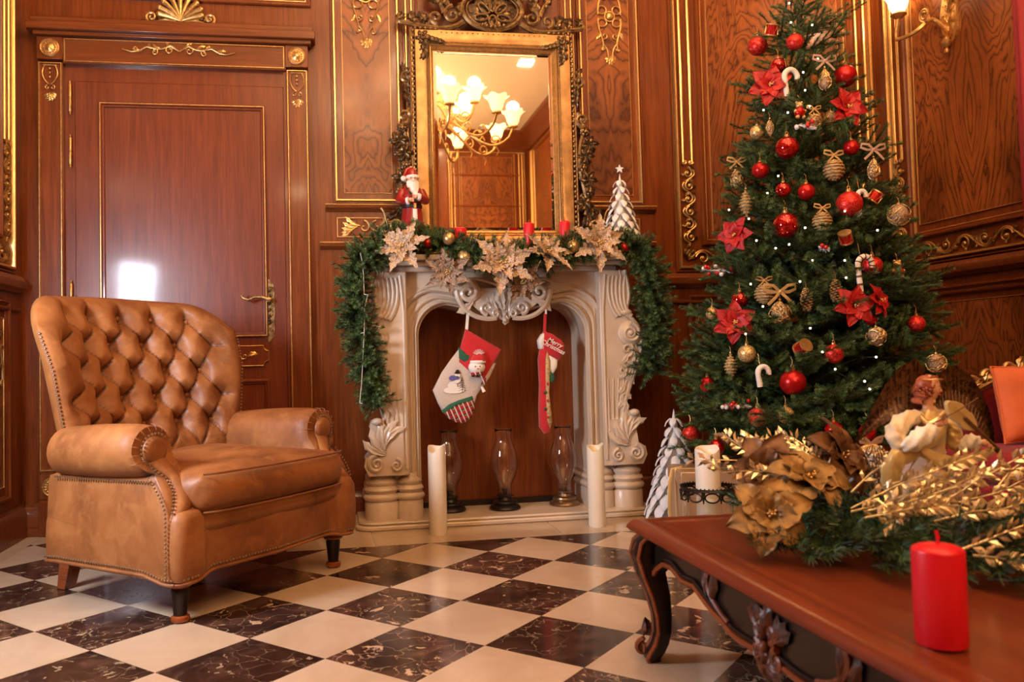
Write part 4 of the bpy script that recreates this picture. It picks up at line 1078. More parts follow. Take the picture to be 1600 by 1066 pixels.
def tuft(s,z):
    p=s/.15; q=(z-.955)/.20
    r=min(math.hypot(s-a,z-b) for a,b in BTN)
    A=abs(math.sin(PI*(p+q))); B=abs(math.sin(PI*(p-q)))
    g=math.sqrt(A*B); g=(1-math.exp(-3.4*g))/(1-math.exp(-3.4))
    if z>.955: 
        t=min(1,(z-.955)/.02); g=g*(1-t)+t*(min(1,abs(math.sin(PI*p))**.5*1.05)*(1-min(1,(z-.955)/.085)**3)+min(1,(z-.955)/.085)**3)
    if abs(s)>.375:
        t=min(1,(abs(s)-.375)/.02); hz=abs(math.sin(PI*(q+.5)))**.5; f=min(1,(abs(s)-.375)/.07)**3
        g=g*(1-t)+t*(hz*(1-f)+f)
    fade=1
    if z<.50: fade=max(0,(z-.42)/.08)
    return (.024*g+.040*(1-math.exp(-(r/.040)**2)))*fade+(1-fade)*.04
NU,NV=170,130
def arc_s(u,v):
    return (.358+.082*v**.8)*u*(1+.10*abs(u)**3)
def fb(i,j):
    u=-1+2*i; v=j
    u=math.copysign(1-(1-abs(u))**1.0,u)
    x,y,z,n=backmid(u,v)
    E=max(0,1-abs(u)**9)**.5*max(0,1-v**14)**.5
    d=(.014+tuft(arc_s(u,v),z))*E
    zz=z+ .018*max(0,1-v**14)**.5*0
    return (x+n[0]*d,y+n[1]*d,zz)
def remap(k,n):  # denser sampling at the rim
    t=k/(n-1); return t
us=[math.copysign(1-(1-abs(a))**1.5,a) for a in [-1+2*i/(NU-1) for i in range(NU)]]
vs_=[1-(1-j/(NV-1))**1.5 for j in range(NV)]
V=[];Fc=[]
for v in vs_:
    for u in us: V.append(fb((u+1)/2,v))
for j in range(NV-1):
    for i in range(NU-1): Fc.append((j*NU+i,j*NU+i+1,(j+1)*NU+i+1,(j+1)*NU+i))
mb=MB().add(V,Fc)
nb=40
V=[];Fc=[]
for v in [1-(1-j/(nb-1))**2.2 for j in range(nb)]:
    for u in [math.copysign(1-(1-abs(a))**2.2,a) for a in [-1+2*i/(nb-1) for i in range(nb)]]:
        x,y,z,n=backmid(u,v); E=max(0,1-abs(u)**9)**.5*max(0,1-v**14)**.5; d=-.070*E
        V.append((x+n[0]*d*.6,y-n[1]*-d*1.0,z))
for j in range(nb-1):
    for i in range(nb-1): Fc.append((j*nb+i+1,j*nb+i,(j+1)*nb+i,(j+1)*nb+i+1))
mb.add(V,Fc)
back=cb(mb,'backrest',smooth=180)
# buttons
bme=mesh_only(MB().sphere((0,0,0),.0105,14,8,(1,.55,1)),'button',M['tan_leather'],180)
for a,b_ in BTN:
    v=(b_-.40)/(.64); u=a/(.358+.082*v**.8)/(1+.06*abs(a/.42)**3)
    x,y,z,n=backmid(u,v); put(bme,'button',back,(x+n[0]*.022,y+n[1]*.022,z),(0,0,math.atan2(n[0],-n[1])))
# wing rim nails and outer welt
for s in (-1,1):
    path=[]; welt=[]
    for k in range(30):
        v=.22+.74*k/29; x,y,z,n=backmid(s*.998,v); path.append((x+s*.006,y-.002,z)); welt.append((x+s*.002,y+.010,z))
    nails(path,.0135,.0045); cb(MB().tube(welt,.0045,8),'welt',M['leather_piping'])
# arms -------------------------------------------------------------------------
def armloop():
    L=[(.305,.20),(.305,.30),(.305,.40),(.310,.49)]
    for k in range(15):
        a=PI-(PI*1.42)*k/14; L.append((.392+.079*math.cos(a),.518+.079*math.sin(a)))
    L+=[(.414,.436),(.418,.42),(.424,.38),(.428,.30),(.428,.22),(.424,.135)]
    return L
AL=armloop()
def yfront(x,z):
    t=min(1,max(0,(.52-z)/.19)); t=t*t*(3-2*t)
    return -.245-.115*t
def arm(s):
    n=len(AL); rows=16; V=[];Fc=[]
    cx=.37
    for j in range(rows+1):
        t=j/rows
        for x,z in AL:
            y0=yfront(x,z); y=y0+( (.175 if z>.43 else .235)-y0)*t
            b=0
            if z>.44: # slight swell of the roll and pinch at the front
                e=min(1,t*9); b=-.010*(1-e)**2+.006*math.sin(PI*t)
            dx=x-.392; dz=z-.518; l=math.hypot(dx,dz) or 1
            zz=z+dz/l*b-.018*t*(1 if z>.44 else 0)
            tp=1-.03*max(0,(t-.2))
            V.append((s*(x+dx/l*b)*tp,y,zz))
    for j in range(rows):
        for i in range(n-1): Fc.append((j*n+i,j*n+i+1,(j+1)*n+i+1,(j+1)*n+i))
    # front cap in shrinking rings
    base=0; prev=list(range(n)); cnt=len(V)
    for sc_,yy in ((.93,-.006),(.6,-.008),(.2,-.008)):
        cur=[]
        for i,(x,z) in enumerate(AL):
            m=(.392,.518) if z>.44 else (.365,z)
            xx=m[0]+(x-m[0])*sc_; z2=m[1]+(z-m[1])*sc_
            V.append((s*xx,yfront(xx,z2)+yy,z2)); cur.append(len(V)-1)
        for i in range(n-1): Fc.append((prev[i],prev[i+1],cur[i+1],cur[i]))
        prev=cur
    for i in range(n//2): 
        a,b_,c,d=prev[i],prev[i+1],prev[n-2-i],prev[n-1-i]
        if len({a,b_,c,d})==4: Fc.append((a,b_,c,d))
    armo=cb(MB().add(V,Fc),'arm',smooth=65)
    # facing pad: disc of the roll and the tongue that flows down to the post
    path=[(.392,.518),(.378,.475),(.352,.435),(.350,.40),(.366,.36),(.385,.335)]
    ww=[.034,.036,.026,.028,.034,.030]
    P=[];W=[]
    for k in range(len(path)-1):
        for i in range(5):
            t=i/5; P.append((path[k][0]+(path[k+1][0]-path[k][0])*t,path[k][1]+(path[k+1][1]-path[k][1])*t)); W.append(ww[k]+(ww[k+1]-ww[k])*t)
    P.append(path[-1]);W.append(ww[-1])
    mb=MB(); V=[];Fc=[]
    for k,((x,z),w) in enumerate(zip(P,W)):
        for q,(f,h) in enumerate(((-1,0),(-.85,.009),(-.4,.015),(0,.017),(.4,.015),(.85,.009),(1,0))):
            xx=x+f*w; V.append((s*xx,yfront(xx,z)-.008-h,z+ (0.0)))
    for k in range(len(P)-1):
        for q in range(6): Fc.append((k*7+q,k*7+q+1,(k+1)*7+q+1,(k+1)*7+q))
    mb.add(V,Fc)
    mb.lathe([(.043,0),(.041,.009),(.030,.015),(.001,.018)],24,F=lambda x,y,z:(s*(.392+x),-.262-z,.518+y))
    cb(mb,'arm_facing',None,ch,smooth=70)
    # nails along the facing
    circ=[(s*(.392+.051*math.cos(a)),-.268,.518+.051*math.sin(a)) for a in [-2.1+PI*1.42*k/24+.0 for k in range(25)]]
    nails(circ,.0125,.0045)
    for sd in (-1,1):
        pp=[(s*(x+sd*(w+.007)),yfront(x,z)-.012,z) for (x,z),w in zip(P[6:],W[6:])]
        nails(pp,.0125,.0042)
    # nails under the roll, outside
    nails([(s*.424,y,.424-.012*(y+.25)) for y in [-.29+.02*k for k in range(25)]],.0125,.0042)
    nails([(s*.436,yfront(.43,z)-.002,z) for z in [.44-.29*k/20 for k in range(21)]],.0125,.0042)
    # pleats radiating round the roll front
    mb=MB()
    for k in range(11):
        a=-.5+PI*1.15*k/10; r0,r1=.060,.081
        mb.tube([(s*(.392+r0*math.cos(a)),-.266,.518+r0*math.sin(a)),(s*(.392+(r1-.004)*math.cos(a)),-.258,.518+(r1-.004)*math.sin(a)),(s*(.392+r1*math.cos(a)),-.235,.518+r1*math.sin(a))],[.0006,.0013,.0005],5)
    cb(mb,'pleats',lea,armo,smooth=60,kind='stuff')
for s in (-1,1): arm(s)
# base panels and posts ----------------------------------------------------------
def zbot(x,y):
    """scalloped lower edge: dips at the legs, rises between them"""
    t=min(1,math.hypot((abs(x)-.375)/.12,(abs(y)-.345 if y<0 else abs(y)-.32)/.12))
    return .118+.026*(t*t*(3-2*t))
def outline(n=120):
    pts=[]
    X,Yf,Yb=.420,-.395,.237
    P=[(-X,Yb),(-X,-.30),(-.410,-.375),(-.375,-.405),(-.32,-.392),(-.25,-.380),(0,-.402),(.25,-.380),(.32,-.392),(.375,-.405),(.410,-.375),(X,-.30),(X,Yb),(0,Yb+.02)]
    k=len(P)
    for a in range(k):
        p0,p1,p2,p3=P[a-1],P[a],P[(a+1)%k],P[(a+2)%k]
        m=10
        for i in range(m):
            t=i/m
            if math.hypot(p2[0]-p1[0],p2[1]-p1[1])>.3: pts.append((p1[0]+(p2[0]-p1[0])*t,p1[1]+(p2[1]-p1[1])*t)); continue
            pts.append(tuple(.5*((2*p1[q])+(-p0[q]+p2[q])*t+(2*p0[q]-5*p1[q]+4*p2[q]-p3[q])*t*t+(-p0[q]+3*p1[q]-3*p2[q]+p3[q])*t**3) if abs(p2[0]-p1[0])<.2 and abs(p2[1]-p1[1])<.2 else p1[q]+(p2[q]-p1[q])*t for q in (0,1)))
    return pts
OL=outline()
V=[];Fc=[];n=len(OL);hs=[(0,.012),(.0,.0),(.15,-.001),(.5,-.003),(.85,-.001),(1,.003)]
for f,ins in hs:
    for x,y in OL:
        zb=zbot(x,y); zt=.285; l=math.hypot(x,y) or 1
        V.append((x-x/l*ins,y-y/l*ins,zb+(zt-zb)*f))
for j in range(len(hs)-1):
    for i in range(n): Fc.append((j*n+i,j*n+(i+1)%n,(j+1)*n+(i+1)%n,(j+1)*n+i))
Fc.append(tuple((len(hs)-1)*n+i for i in range(n)))
cb(MB().add(V,Fc),'seat_base',smooth=60)
cb(MB().tube([(x*1.004,y*1.004,zbot(x,y)+.0) for x,y in OL],.006,8,closed=True),'bottom_welt',lea,ch)
nails([(x*1.012,y*1.012,zbot(x,y)+.014) for x,y in OL[:-9]],.0125,.0043)
# front lip below the cushion
cb(MB().grid(30,8,lambda u,v:(-.36+.72*u,-.372-.020*math.sin(PI*u)-.018*math.sin(PI*v),.262+.055*v)),'seat_lip',lea,ch)
cb(MB().box(-.33,.33,-.37,.26,.27,.325),'seat_deck',lea,ch)
# corner posts
for s in (-1,1):
    mb=MB(); rows=[(.135,.0),(.16,.006),(.24,.008),(.31,.004),(.335,-.008),(.345,-.03),(.347,-.06)]
    V=[];Fc=[];m=28
    for z,o in rows:
        for i in range(m):
            a=2*PI*i/m; ca,sa=math.cos(a),math.sin(a)
            ex_=lambda c:math.copysign(abs(c)**.6,c)
            V.append((s*.366+(.055+o)*ex_(ca),-.348+(.056+o)*ex_(sa),z))
    for j in range(len(rows)-1):
        for i in range(m): Fc.append((j*m+i,j*m+(i+1)%m,(j+1)*m+(i+1)%m,(j+1)*m+i))
    Fc.append(tuple((len(rows)-1)*m+i for i in range(m)))
    cb(MB().add(V,Fc),'corner_post',smooth=60)
# seat cushion
def hw(y):
    t=min(1,max(0,(-.225-y)/.06)); t=t*t*(3-2*t); return .298+.064*t
CZ0,CZ1=.318,.452
def cush(u,v,top):
    y=-.425+.66*v; w=hw(y); q=abs(2*v-1); x=w*u*(1-.07*q**12)
    y2=y-.0-.022*(1-u*u)*(1-v)**3+(.030*abs(u)**14)*(1 if v<.5 else -1)*q
    e=max(0,1-max(abs(u),q)**10)**.5
    zm=(CZ0+CZ1)/2
    if top: z=zm+(.066+.030*(1-u*u)*(1-(2*v-1)**2)+.006*math.sin(u*5+v*3)*math.sin(v*6))*e
    else: z=zm-.070*e
    return (x,y2,z)
nu=60
ax=[math.copysign(1-(1-abs(a))**2,a) for a in [-1+2*i/(nu-1) for i in range(nu)]]
av=[(a+1)/2 for a in ax]
V=[];Fc=[]
for top in (1,0):
    o=len(V)
    for v in av:
        for u in ax: V.append(cush(u,v,top))
    for j in range(nu-1):
        for i in range(nu-1):
            q=(o+j*nu+i,o+j*nu+i+1,o+(j+1)*nu+i+1,o+(j+1)*nu+i); Fc.append(q if top else q[::-1])
cu_=cb(MB().add(V,Fc),'seat_cushion',smooth=180)
for dz,r in ((.058,.004),(-.059,.0035)):
    pts=[]
    for u in [-.965+1.93*k/40 for k in range(41)]:
        x,y,z=cush(u,.006,1); pts.append((x,y+.002,(CZ0+CZ1)/2+dz))
    pl=[]
    cb(MB().tube(pl+pts,r,8),'piping',M['leather_piping'],cu_)
# legs
for s in (-1,1):
    l=MB().lathe([(.018,0),(.027,.004),(.029,.010),(.027,.018),(.021,.022),(.020,.028),(.026,.085),(.027,.098),(.024,.104),(.034,.108),(.038,.114),(.036,.122),(.028,.126),(.028,.15)],28,(s*.36,-.333,0))
    # brown rings on a black shaft
    o=cb(l,'front_leg',[M['dark_wood'],M['trim_red_wood']],ch)
    for p in o.data.polygons:
        z=p.center.z
        if z<.02 or .104<z<.124: p.material_index=1
    cb(MB().box(-.022,.022,-.022,.022,0,.16,F=lambda x,y,z:(s*(.275+.0*z)+x*(1+z*2.5),.335+y*(1+z*2.5)+.045*(1-z/.16)*1.0-.03,z)),'rear_leg',M['trim_red_wood'],ch,bevel=.003)
# ------------------------------------------------------------------ needles
def needles(mb, a, b, count, L, rnd, spread=1.0, wdt=.0011, mi=0):
    """count short flat needles leaning forward round the twig a-b"""
    a=Vector(a);b=Vector(b);d=(b-a); dl=d.length; d.normalize()
    up=Vector((0,0,1)) if abs(d.z)<.9 else Vector((1,0,0))
    e1=d.cross(up).normalized(); e2=d.cross(e1)
    for k in range(count):
        t=rnd.random(); p=a+d*(dl*t); an=rnd.random()*2*PI
        r=e1*math.cos(an)+e2*math.sin(an)
        l=L*(.7+.5*rnd.random()); f=.55+.5*rnd.random()
        q=p+(r*spread+d*f).normalized()*l
        w=(r.cross(d)).normalized()*wdt
        n=len(mb.v); mb.v+= [tuple(p-w),tuple(p+w),tuple(q+w*.35),tuple(q-w*.35)]; mb.f.append((n,n+1,n+2,n+3)); mb.m.append(mi if rnd.random()<.75 else mi+1)
    # tip tuft
    for k in range(int(count*.12)+3):
        r=Vector((rnd.gauss(0,1),rnd.gauss(0,1),rnd.gauss(0,1))).normalized()
        q=b+(d*1.2+r*.8).normalized()*L; w=r.cross(d); w=(w.normalized() if w.length>1e-5 else e1)*wdt
        n=len(mb.v); mb.v+= [tuple(b-w),tuple(b+w),tuple(q+w*.3),tuple(q-w*.3)]; mb.f.append((n,n+1,n+2,n+3)); mb.m.append(mi+1 if rnd.random()<.5 else mi)
# ------------------------------------------------------------------ christmas tree
TX,TY=2.02,3.22
tree=thing('christmas_tree','tall green christmas tree hung with red and gold ornaments in the corner','christmas tree',(TX,TY,0))
TZ0,TZ1=.42,2.40
def trad(z): 
    t=max(0,(TZ1-z)/(TZ1-TZ0)); return .05+.52*t**.88
MB().lathe([(.022,.16),(.020,1.2),(.012,2.3),(.004,2.36)],12,(TX,TY,0)).build('trunk',M['fir_stem'],tree)
mb=MB().lathe([(.03,.10),(.03,.40),(.024,.40)],14,(TX,TY,0))
for k in range(4):
    a=PI/4+k*PI/2; mb.tube([(TX,TY,.36),(TX+.22*math.cos(a),TY+.22*math.sin(a),.012)],.008,6)
    mb.tube([(TX,TY,.14),(TX+.17*math.cos(a),TY+.17*math.sin(a),.10)],.006,6)
mb.build('stand',M['steel'],tree)
MB().lathe([(.001,.345),(.10,.345),(.13,.36),(.13,.372),(.03,.372),(.03,.36),(.001,.36)],28,(TX,TY,0)).build('stand_collar',M['steel'],tree)
def branch_mesh(L,seed,dens=1500):
    r=random.Random(seed); mb=MB(); lift=.18
    def stem(t): return Vector((L*t, 0, L*(-.10*t+.24*t*t)))
    N=6; 
    for k in range(N): needles(mb,stem(k/N),stem((k+1)/N),int(dens*L/N*.9),.021,r,.9)
    mb.tube([stem(k/N) for k in range(N+1)],[.004*(1-.7*k/N) for k in range(N+1)],4,mi=2)
    nt=max(3,int(L/.058))
    for k in range(nt):
        t=.18+.74*k/nt+.05*r.random()
        for s in (1,-1):
            ln=(.06+.11*(1-abs(t-.45)))*(.75+.5*r.random())*min(1,.5+L)
            d=Vector((math.cos(.75)*1,s*math.sin(.75+.25*r.random()),.15+.5*(r.random()-.4))).normalized()
            a=stem(t); b=a+d*ln; needles(mb,a,b,int(dens*ln),.020,r,.9); mb.tube([a,b],[.0022,.0012],3,mi=2)
    return mesh_only(mb,'branch',[M['fir_green'],M['fir_green_light'],M['fir_stem']],0)
BL=[.56,.46,.36,.26,.17]
BM={L:[branch_mesh(L,int(L*100)+k) for k in range(3)] for L in BL}
rt=random.Random(5); z=TZ0; lev=0; nbr=0
while z<TZ1-.05:
    R=trad(z); n=max(5,int(round(2*PI*R/.20)))
    for k in range(n):
        if nbr>=288: break
        a=2*PI*(k+.5*(lev%2)+.35*rt.random())/n
        Lw=R*(.86+.26*rt.random()); L=min(BL,key=lambda q:abs(q-Lw))
        sc2=Lw/L
        put(rt.choice(BM[L]),'branch',tree,(0,0,z),(rt.uniform(-.5,.5),-.10+.16*rt.random()-(.25 if z>2.0 else 0)-(.4 if z>2.25 else 0),a),sc2); nbr+=1
    z+=.078+.022*R; lev+=1
put(BM[.17][0],'branch',tree,(0,0,2.30),(0,-1.45,0),1.0)
# a few reaching branches that break the outline, aimed at photo pixels
for px,py,yy in ((1375,243,3.05),(1400,288,3.0),(1420,385,2.95),(1470,440,3.0),(1482,520,3.05),(1478,600,3.2),(1070,600,3.2),(1090,560,3.25),(1110,500,3.3),(1145,250,3.25),(1160,140,3.25),(1075,700,3.15),(1440,660,2.9),(1395,330,2.9),(1230,660,2.75),(1360,640,2.7),(1290,620,2.72),(1100,640,3.0),(1330,30,3.2),(1452,470,3.0)):
    p=at(px,py,Y=yy); rad=math.hypot(p.x-TX,p.y-TY); el=.12; zb=p.z-rad*.10
    L=min(BL,key=lambda q:abs(q-rad)); put(BM[L][0],'branch',tree,(0,0,zb),(rt.uniform(-.4,.4),-.02,math.atan2(p.y-TY,p.x-TX)),rad/L)
# where a photo pixel meets the outside of the tree
def ontree(px,py,out=.0):
    d=(CA*(px-CXP)/FPX-CB*(py-CYP)/FPX+CC); C0=Vector((0,0,CAM_Z)); best=None
    for k in range(900):
        Yv=2.4+k*.0015; p=C0+d*(Yv/d.y); r=math.hypot(p.x-TX,p.y-TY)
        if r<trad(p.z)*.93+out: return p
        if best is None or r-trad(p.z)<best[0]: best=(r-trad(p.z),p)
    return best[1]
def mpp(p): return (p-Vector((0,0,CAM_Z))).dot(CC)/FPX   # metres per photo pixel at p
def thread(t,p,r,h): MB().tube([(p.x,p.y,p.z+r),(p.x+.002,p.y+.003,p.z+r+h*.6),(p.x,p.y+.01,p.z+r+h)],.0007,4).build('hanging_thread',M['gilding'],t)
def capmb(p,r): return MB().lathe([(.22*r,r*.93),(.22*r,r*1.14),(.16*r,r*1.18),(.001,r*1.2)],12,tuple(p)).tube([(p.x+.12*r*math.cos(a),p.y,p.z+r*1.30+.12*r*math.sin(a)) for a in [2*PI*i/10 for i in range(10)]],.03*r,4,closed=True)
def bauble(px,py,rp,mat,label,capm='gilding',group=None,sq=1.0,out=.02):
    p=ontree(px,py,out); r=rp*mpp(p); t=thing('bauble',label,'ornament',p)
    MB().sphere(tuple(p),r,36,24,(1,1,sq)).build('ball',M[mat],t,smooth=180)
    capmb(p,r*sq).build('cap',M[capm],t); thread(t,p,r*1.4,.03); return t
for a in (
 (1230,231,18,'shiny_red','large mirror-shiny red bauble high on the tree, below the glass bear'),
 (1228,352,20,'shiny_red','large mirror-shiny red bauble in middle of the tree, left of the twine ball'),
 (1216,103,12,'shiny_red','small shiny red bauble touching the upper left poinsettia'),
 (1224,297,12,'shiny_red','small shiny red bauble with cap, left of the plain satin one at mid height'),
 (1156,469,13,'shiny_red','shiny red bauble directly above the lower left poinsettia'),
 (1119,699,13,'shiny_red','shiny red bauble lowest at left, just above the white candle'),
 (1321,119,17,'satin_red','large satin red bauble at right edge of the treetop'),
 (1330,231,12,'satin_red','satin red bauble at upper right beside the mauve bow'),
 (1188,266,13,'satin_red','satin red bauble at upper left above the twine spindle'),
 (1260,300,13,'satin_red','plain satin red bauble in centre of the tree at mid height'),
 (1239,598,20,'satin_red','large satin red bauble low in the centre of the tree'),
 (1105,601,12,'satin_red','satin red bauble hanging at far left of the lower branches'),
 (1184,72,15,'glitter_red','red glitter bauble at the treetop beside the small drum'),
 (1242,66,13,'glitter_red','red glitter bauble nearest the top of the tree, centre'),
 (1327,319,20,'glitter_red','large red glitter bauble at right, left of the white candy cane'),
 (1303,553,15,'glitter_red','red glitter bauble right of the low gold drum'),
 (1184,652,15,'glitter_red','red glitter bauble low at left, above the gold leaf sprays'),
 (1079,678,13,'glitter_red','red glitter bauble beside the white wooden floor tree'),
 (1303,673,14,'satin_red','red bauble at the bottom of the tree, left of the angel wing'),
 (1355,676,13,'satin_red','red bauble at the bottom, half behind the angel wing tip'),
 (1432,506,13,'glitter_red','red glitter bauble on the long right hand branch'),
 (1363,415,15,'glitter_red','red glitter bauble tucked behind the striped candy cane'),
 (1361,500,9,'satin_red','small red bauble under the right hand poinsettias'),
 (1167,553,14,'glitter_gold','gold glitter bauble below the lower left poinsettia'),
 (1228,649,13,'glitter_gold','gold glitter bauble low in the tree, right of a red one'),
 (1113,490,10,'glitter_gold','small dull gold bauble left of the lower left poinsettia'),
 (1183,207,11,'glitter_gold','small pale gold bauble at upper left beside the icicle'),
 (1401,623,12,'glitter_gold','gold bauble under the gold bow, behind the angel wing')):
    bauble(*a)
# wire mesh, twine and pine cone ornaments
def wireball(px,py,rp,label,shape='ball',mat='glitter_gold',twine=False,bow=None,bowmat='ribbon_gold',seed=0,out=.03,cat='ornament'):
    p=ontree(px,py,out); r=rp*mpp(p); rnd=random.Random(seed+px)
    t=thing({'ball':'wire_ball','drop':'wire_drop','onion':'wire_onion','spindle':'twine_spindle'}[shape] if not (twine and shape=='ball') else 'twine_ball',label,cat,p)
    def prof(v):  # v 0 bottom..1 top -> radius
        if shape=='ball': return math.sin(PI*v),-math.cos(PI*v)
        if shape=='drop': return math.sin(PI*v**.62)*.78*(v**.12), -1.45+2.6*v
        if shape=='onion': return math.sin(PI*v**.8)**.8, -1.35+2.35*v
        return math.sin(PI*v)**1.25*.70,-1.6+3.2*v
    core=[(max(0,prof(k/12)[0])*r*(.9 if twine else .80),prof(k/12)[1]*r*(.98 if twine else .93)) for k in range(13)]
    MB().lathe(core,20,tuple(p)).build('core',M['jute' if twine else 'champagne_dark'],t,smooth=80)
    mb=MB()
    if twine:
        n=9
        for k in range(n):
            v=(k+.5)/n; rr_,zz=prof(v); mb.tube([(p.x+rr_*r*math.cos(a),p.y+rr_*r*math.sin(a),p.z+zz*r+.04*r*math.sin(a*9+k)) for a in [2*PI*i/28 for i in range(28)]],r*.11,6,closed=True)
    else:
        for k in range(34):
            a0=rnd.random()*2*PI; v0=.12+.76*rnd.random(); da=rnd.uniform(-1,1); dv=rnd.uniform(-.35,.35); P=[]
            for i in range(9):
                f=i/8-.5; v=min(.97,max(.03,v0+dv*f+.05*math.sin(f*9))); rr_,zz=prof(v); a=a0+da*f*3
                P.append((p.x+rr_*r*math.cos(a),p.y+rr_*r*math.sin(a),p.z+zz*r))
            mb.tube(P,r*.045,4)
    mb.build('twine' if twine else 'wire_mesh',M['jute' if twine else mat],t,kind='stuff')
    top=prof(1)[1]*r; MB().lathe([(r*.14,top-.02*r),(r*.12,top+.14*r),(.001,top+.16*r)],10,tuple(p)).build('cap',M['gilding'],t)
    thread(t,p,top,.03)
    if bow:
        q=Vector((p.x,p.y-.004,p.z+top+bow*.02)); mb=MB(); b=bow*r
        for s in (1,-1):
            for path,wd in (([(0,0,0),(.45,-.1,.35),(.95,0,.42),(1.0,.05,.15),(.55,0,-.02),(0,0,0)],.17),([(0,0,0),(.35,-.1,-.35),(.8,-.05,-.75)],.17)):
                P=[Vector((q.x+s*a_*b,q.y+b_*b,q.z+c_*b)) for a_,b_,c_ in path]
                mb.tube(P,wd*b*.6,6,flat=.18)
        mb.sphere(tuple(q),.12*b,8,6); mb.build('bow',M[bowmat],t)
    return t
wireball(1369,526,15,'round copper wire mesh ball right of the poinsettias')
wireball(1463,568,15,'round copper wire mesh ball directly above the angel head',out=.1)
wireball(1405,336,17,'round gold wire mesh ball hanging at the far right outline of the tree',out=.1)
wireball(1151,277,14,'gold wire drop ornament with gold bow at the upper left outline','drop',bow=1.1)
wireball(1365,262,14,'tall wire drop ornament with mauve bow at upper right','drop',bow=1.5,bowmat='ribbon_mauve',out=.06)
wireball(1289,122,14,'tall wire drop ornament with mauve bow beside the big satin bauble near the top','drop',bow=1.4,bowmat='ribbon_mauve')
wireball(1219,486,17,'gold wire onion ornament hanging under a gold ribbon bow','onion',bow=1.6)
wireball(1303,266,15,'twine wrapped ball with leafy gold bow in the upper right of the tree','ball',twine=True,bow=1.1)
wireball(1285,347,14,'twine wrapped ball with gold bow right of the central shiny bauble','ball',twine=True,bow=1.0)
wireball(1166,318,14,'twine wrapped spindle at left above the upper left berries','spindle',twine=True)
wireball(1142,573,13,'twine wrapped spindle hanging low at left under the poinsettia','spindle',twine=True)
wireball(1194,460,14,'glittering rope ball left of the gold ribbon bow','ball',twine=True,bow=1.0,out=0)
wireball(1203,200,9,'long thin gold icicle ornament below the upper left poinsettia','spindle')
wireball(1272,190,12,'gold wire ball with bow beside the glass bear','ball',bow=1.0,out=0)
wireball(1298,185,11,'champagne wire ball half hidden left of the upper right poinsettia','ball',out=-.02)
def cone(px,py,rp,label):
    p=ontree(px,py,.02); r=rp*mpp(p); t=thing('pine_cone',label,'ornament',p); mb=MB()
    MB().lathe([(.001,-1.9*r),(.4*r,-1.4*r),(.6*r,0),(.4*r,1.3*r),(.001,1.5*r)],12,tuple(p)).build('core',M['gold_leaf_brown'],t)
    for k in range(60):
        v=k/60; a=k*2.4; rr_=r*(.95*math.sin(PI*(.12+.82*v))**.8); z=-1.8*r+3.2*r*v
        mb.sphere((p.x+rr_*.75*math.cos(a),p.y+rr_*.75*math.sin(a),p.z+z),.26*r,6,4,(1,1,.45))
    mb.build('scales',M['glitter_gold'],t,kind='stuff'); thread(t,p,1.4*r,.03)
cone(1260,466,11,'glittered pine cone right of the gold wire onion'); cone(1306,452,11,'glittered pine cone just left of the right hand poinsettias')
def drum(px,py,rp,tilt,label):
    p=ontree(px,py,.03); r=rp*mpp(p); t=thing('drum_ornament',label,'ornament',p,rot=tilt)
    cb2=lambda mb,n,m:mb.build(n,M[m],t,world=False)
    cb2(MB().lathe([(r*.92,-r*.8),(r*.92,r*.8)],24),'shell','satin_red')
    for s in (-1,1): cb2(MB().lathe([(r*.93,s*r*.8-.12*r),(r*1.03,s*r*.8-.12*r),(r*1.03,s*r*.8+.10*r),(r*.93,s*r*.8+.10*r),(.001,s*r*.8+.04*r)],24),'rim','gilding_bright')
    z=MB(); n=8; z.tube([(r*.97*math.cos(PI*k/n),r*.97*math.sin(PI*k/n),r*.66*(1 if k%2 else -1)) for k in range(2*n)],r*.05,4,closed=True); cb2(z,'lacing','gilding_bright')
drum(1206,47,10,(.35,.1,0),'small red and gold drum at the treetop above a glitter bauble')
drum(1367,308,10,(.3,.6,0),'small red and gold drum at right outline beside the fuzzy white cane')
drum(1321,371,10,(.4,-.5,0),'small red and gold drum below the large glitter bauble')
drum(1254,543,11,(1.1,.4,0),'small red drum showing its gold head in the lower centre')
def cane(px,py,h,wd,stripe,label,flip=1,out=.05,th=.16):
    p=ontree(px,py,out); k=mpp(p); h*=k; wd*=k; t=thing('candy_cane',label,'ornament',p); P=[]
    for i in range(8): P.append((p.x-flip*wd*.5+.15*wd*flip*(1-i/7),p.y,p.z-h*.55+h*.72*i/7))
    for i in range(1,13): a=PI-PI*1.1*i/12; P.append((p.x+flip*wd*.5*math.cos(a),p.y,p.z+h*.17+wd*.55*math.sin(a)))
    rad=wd*th; o=MB().tube(P,rad,10).build('cane',[M['white_felt'],M['black_paint'],M['red_felt']],t)
    if stripe:
        for q in range(0,len(P)-1,2):
            a=Vector(P[q]);b=Vector(P[q+1]); MB().tube([a,a.lerp(b,.5)],rad*1.04,10).build('stripe',M['gold_leaf_brown'],t)
    MB().tube([(P[10][0],p.y,P[12][2]+rad),(P[10][0],p.y+.01,P[12][2]+.05)],.0008,4).build('hanging_thread',M['gilding'],t)
cane(1352,425,62,25,True,'large striped candy cane above the right hand poinsettias',1,.06,.17)
cane(1347,314,46,14,False,'fuzzy white candy cane beside the large red glitter bauble',1,.04,.28)
cane(1236,128,42,22,False,'frosted white candy cane right of the upper left poinsettia',1,.02,.20)
cane(1193,588,30,18,False,'small white candy cane low at left above a glitter bauble',1,.04,.24)
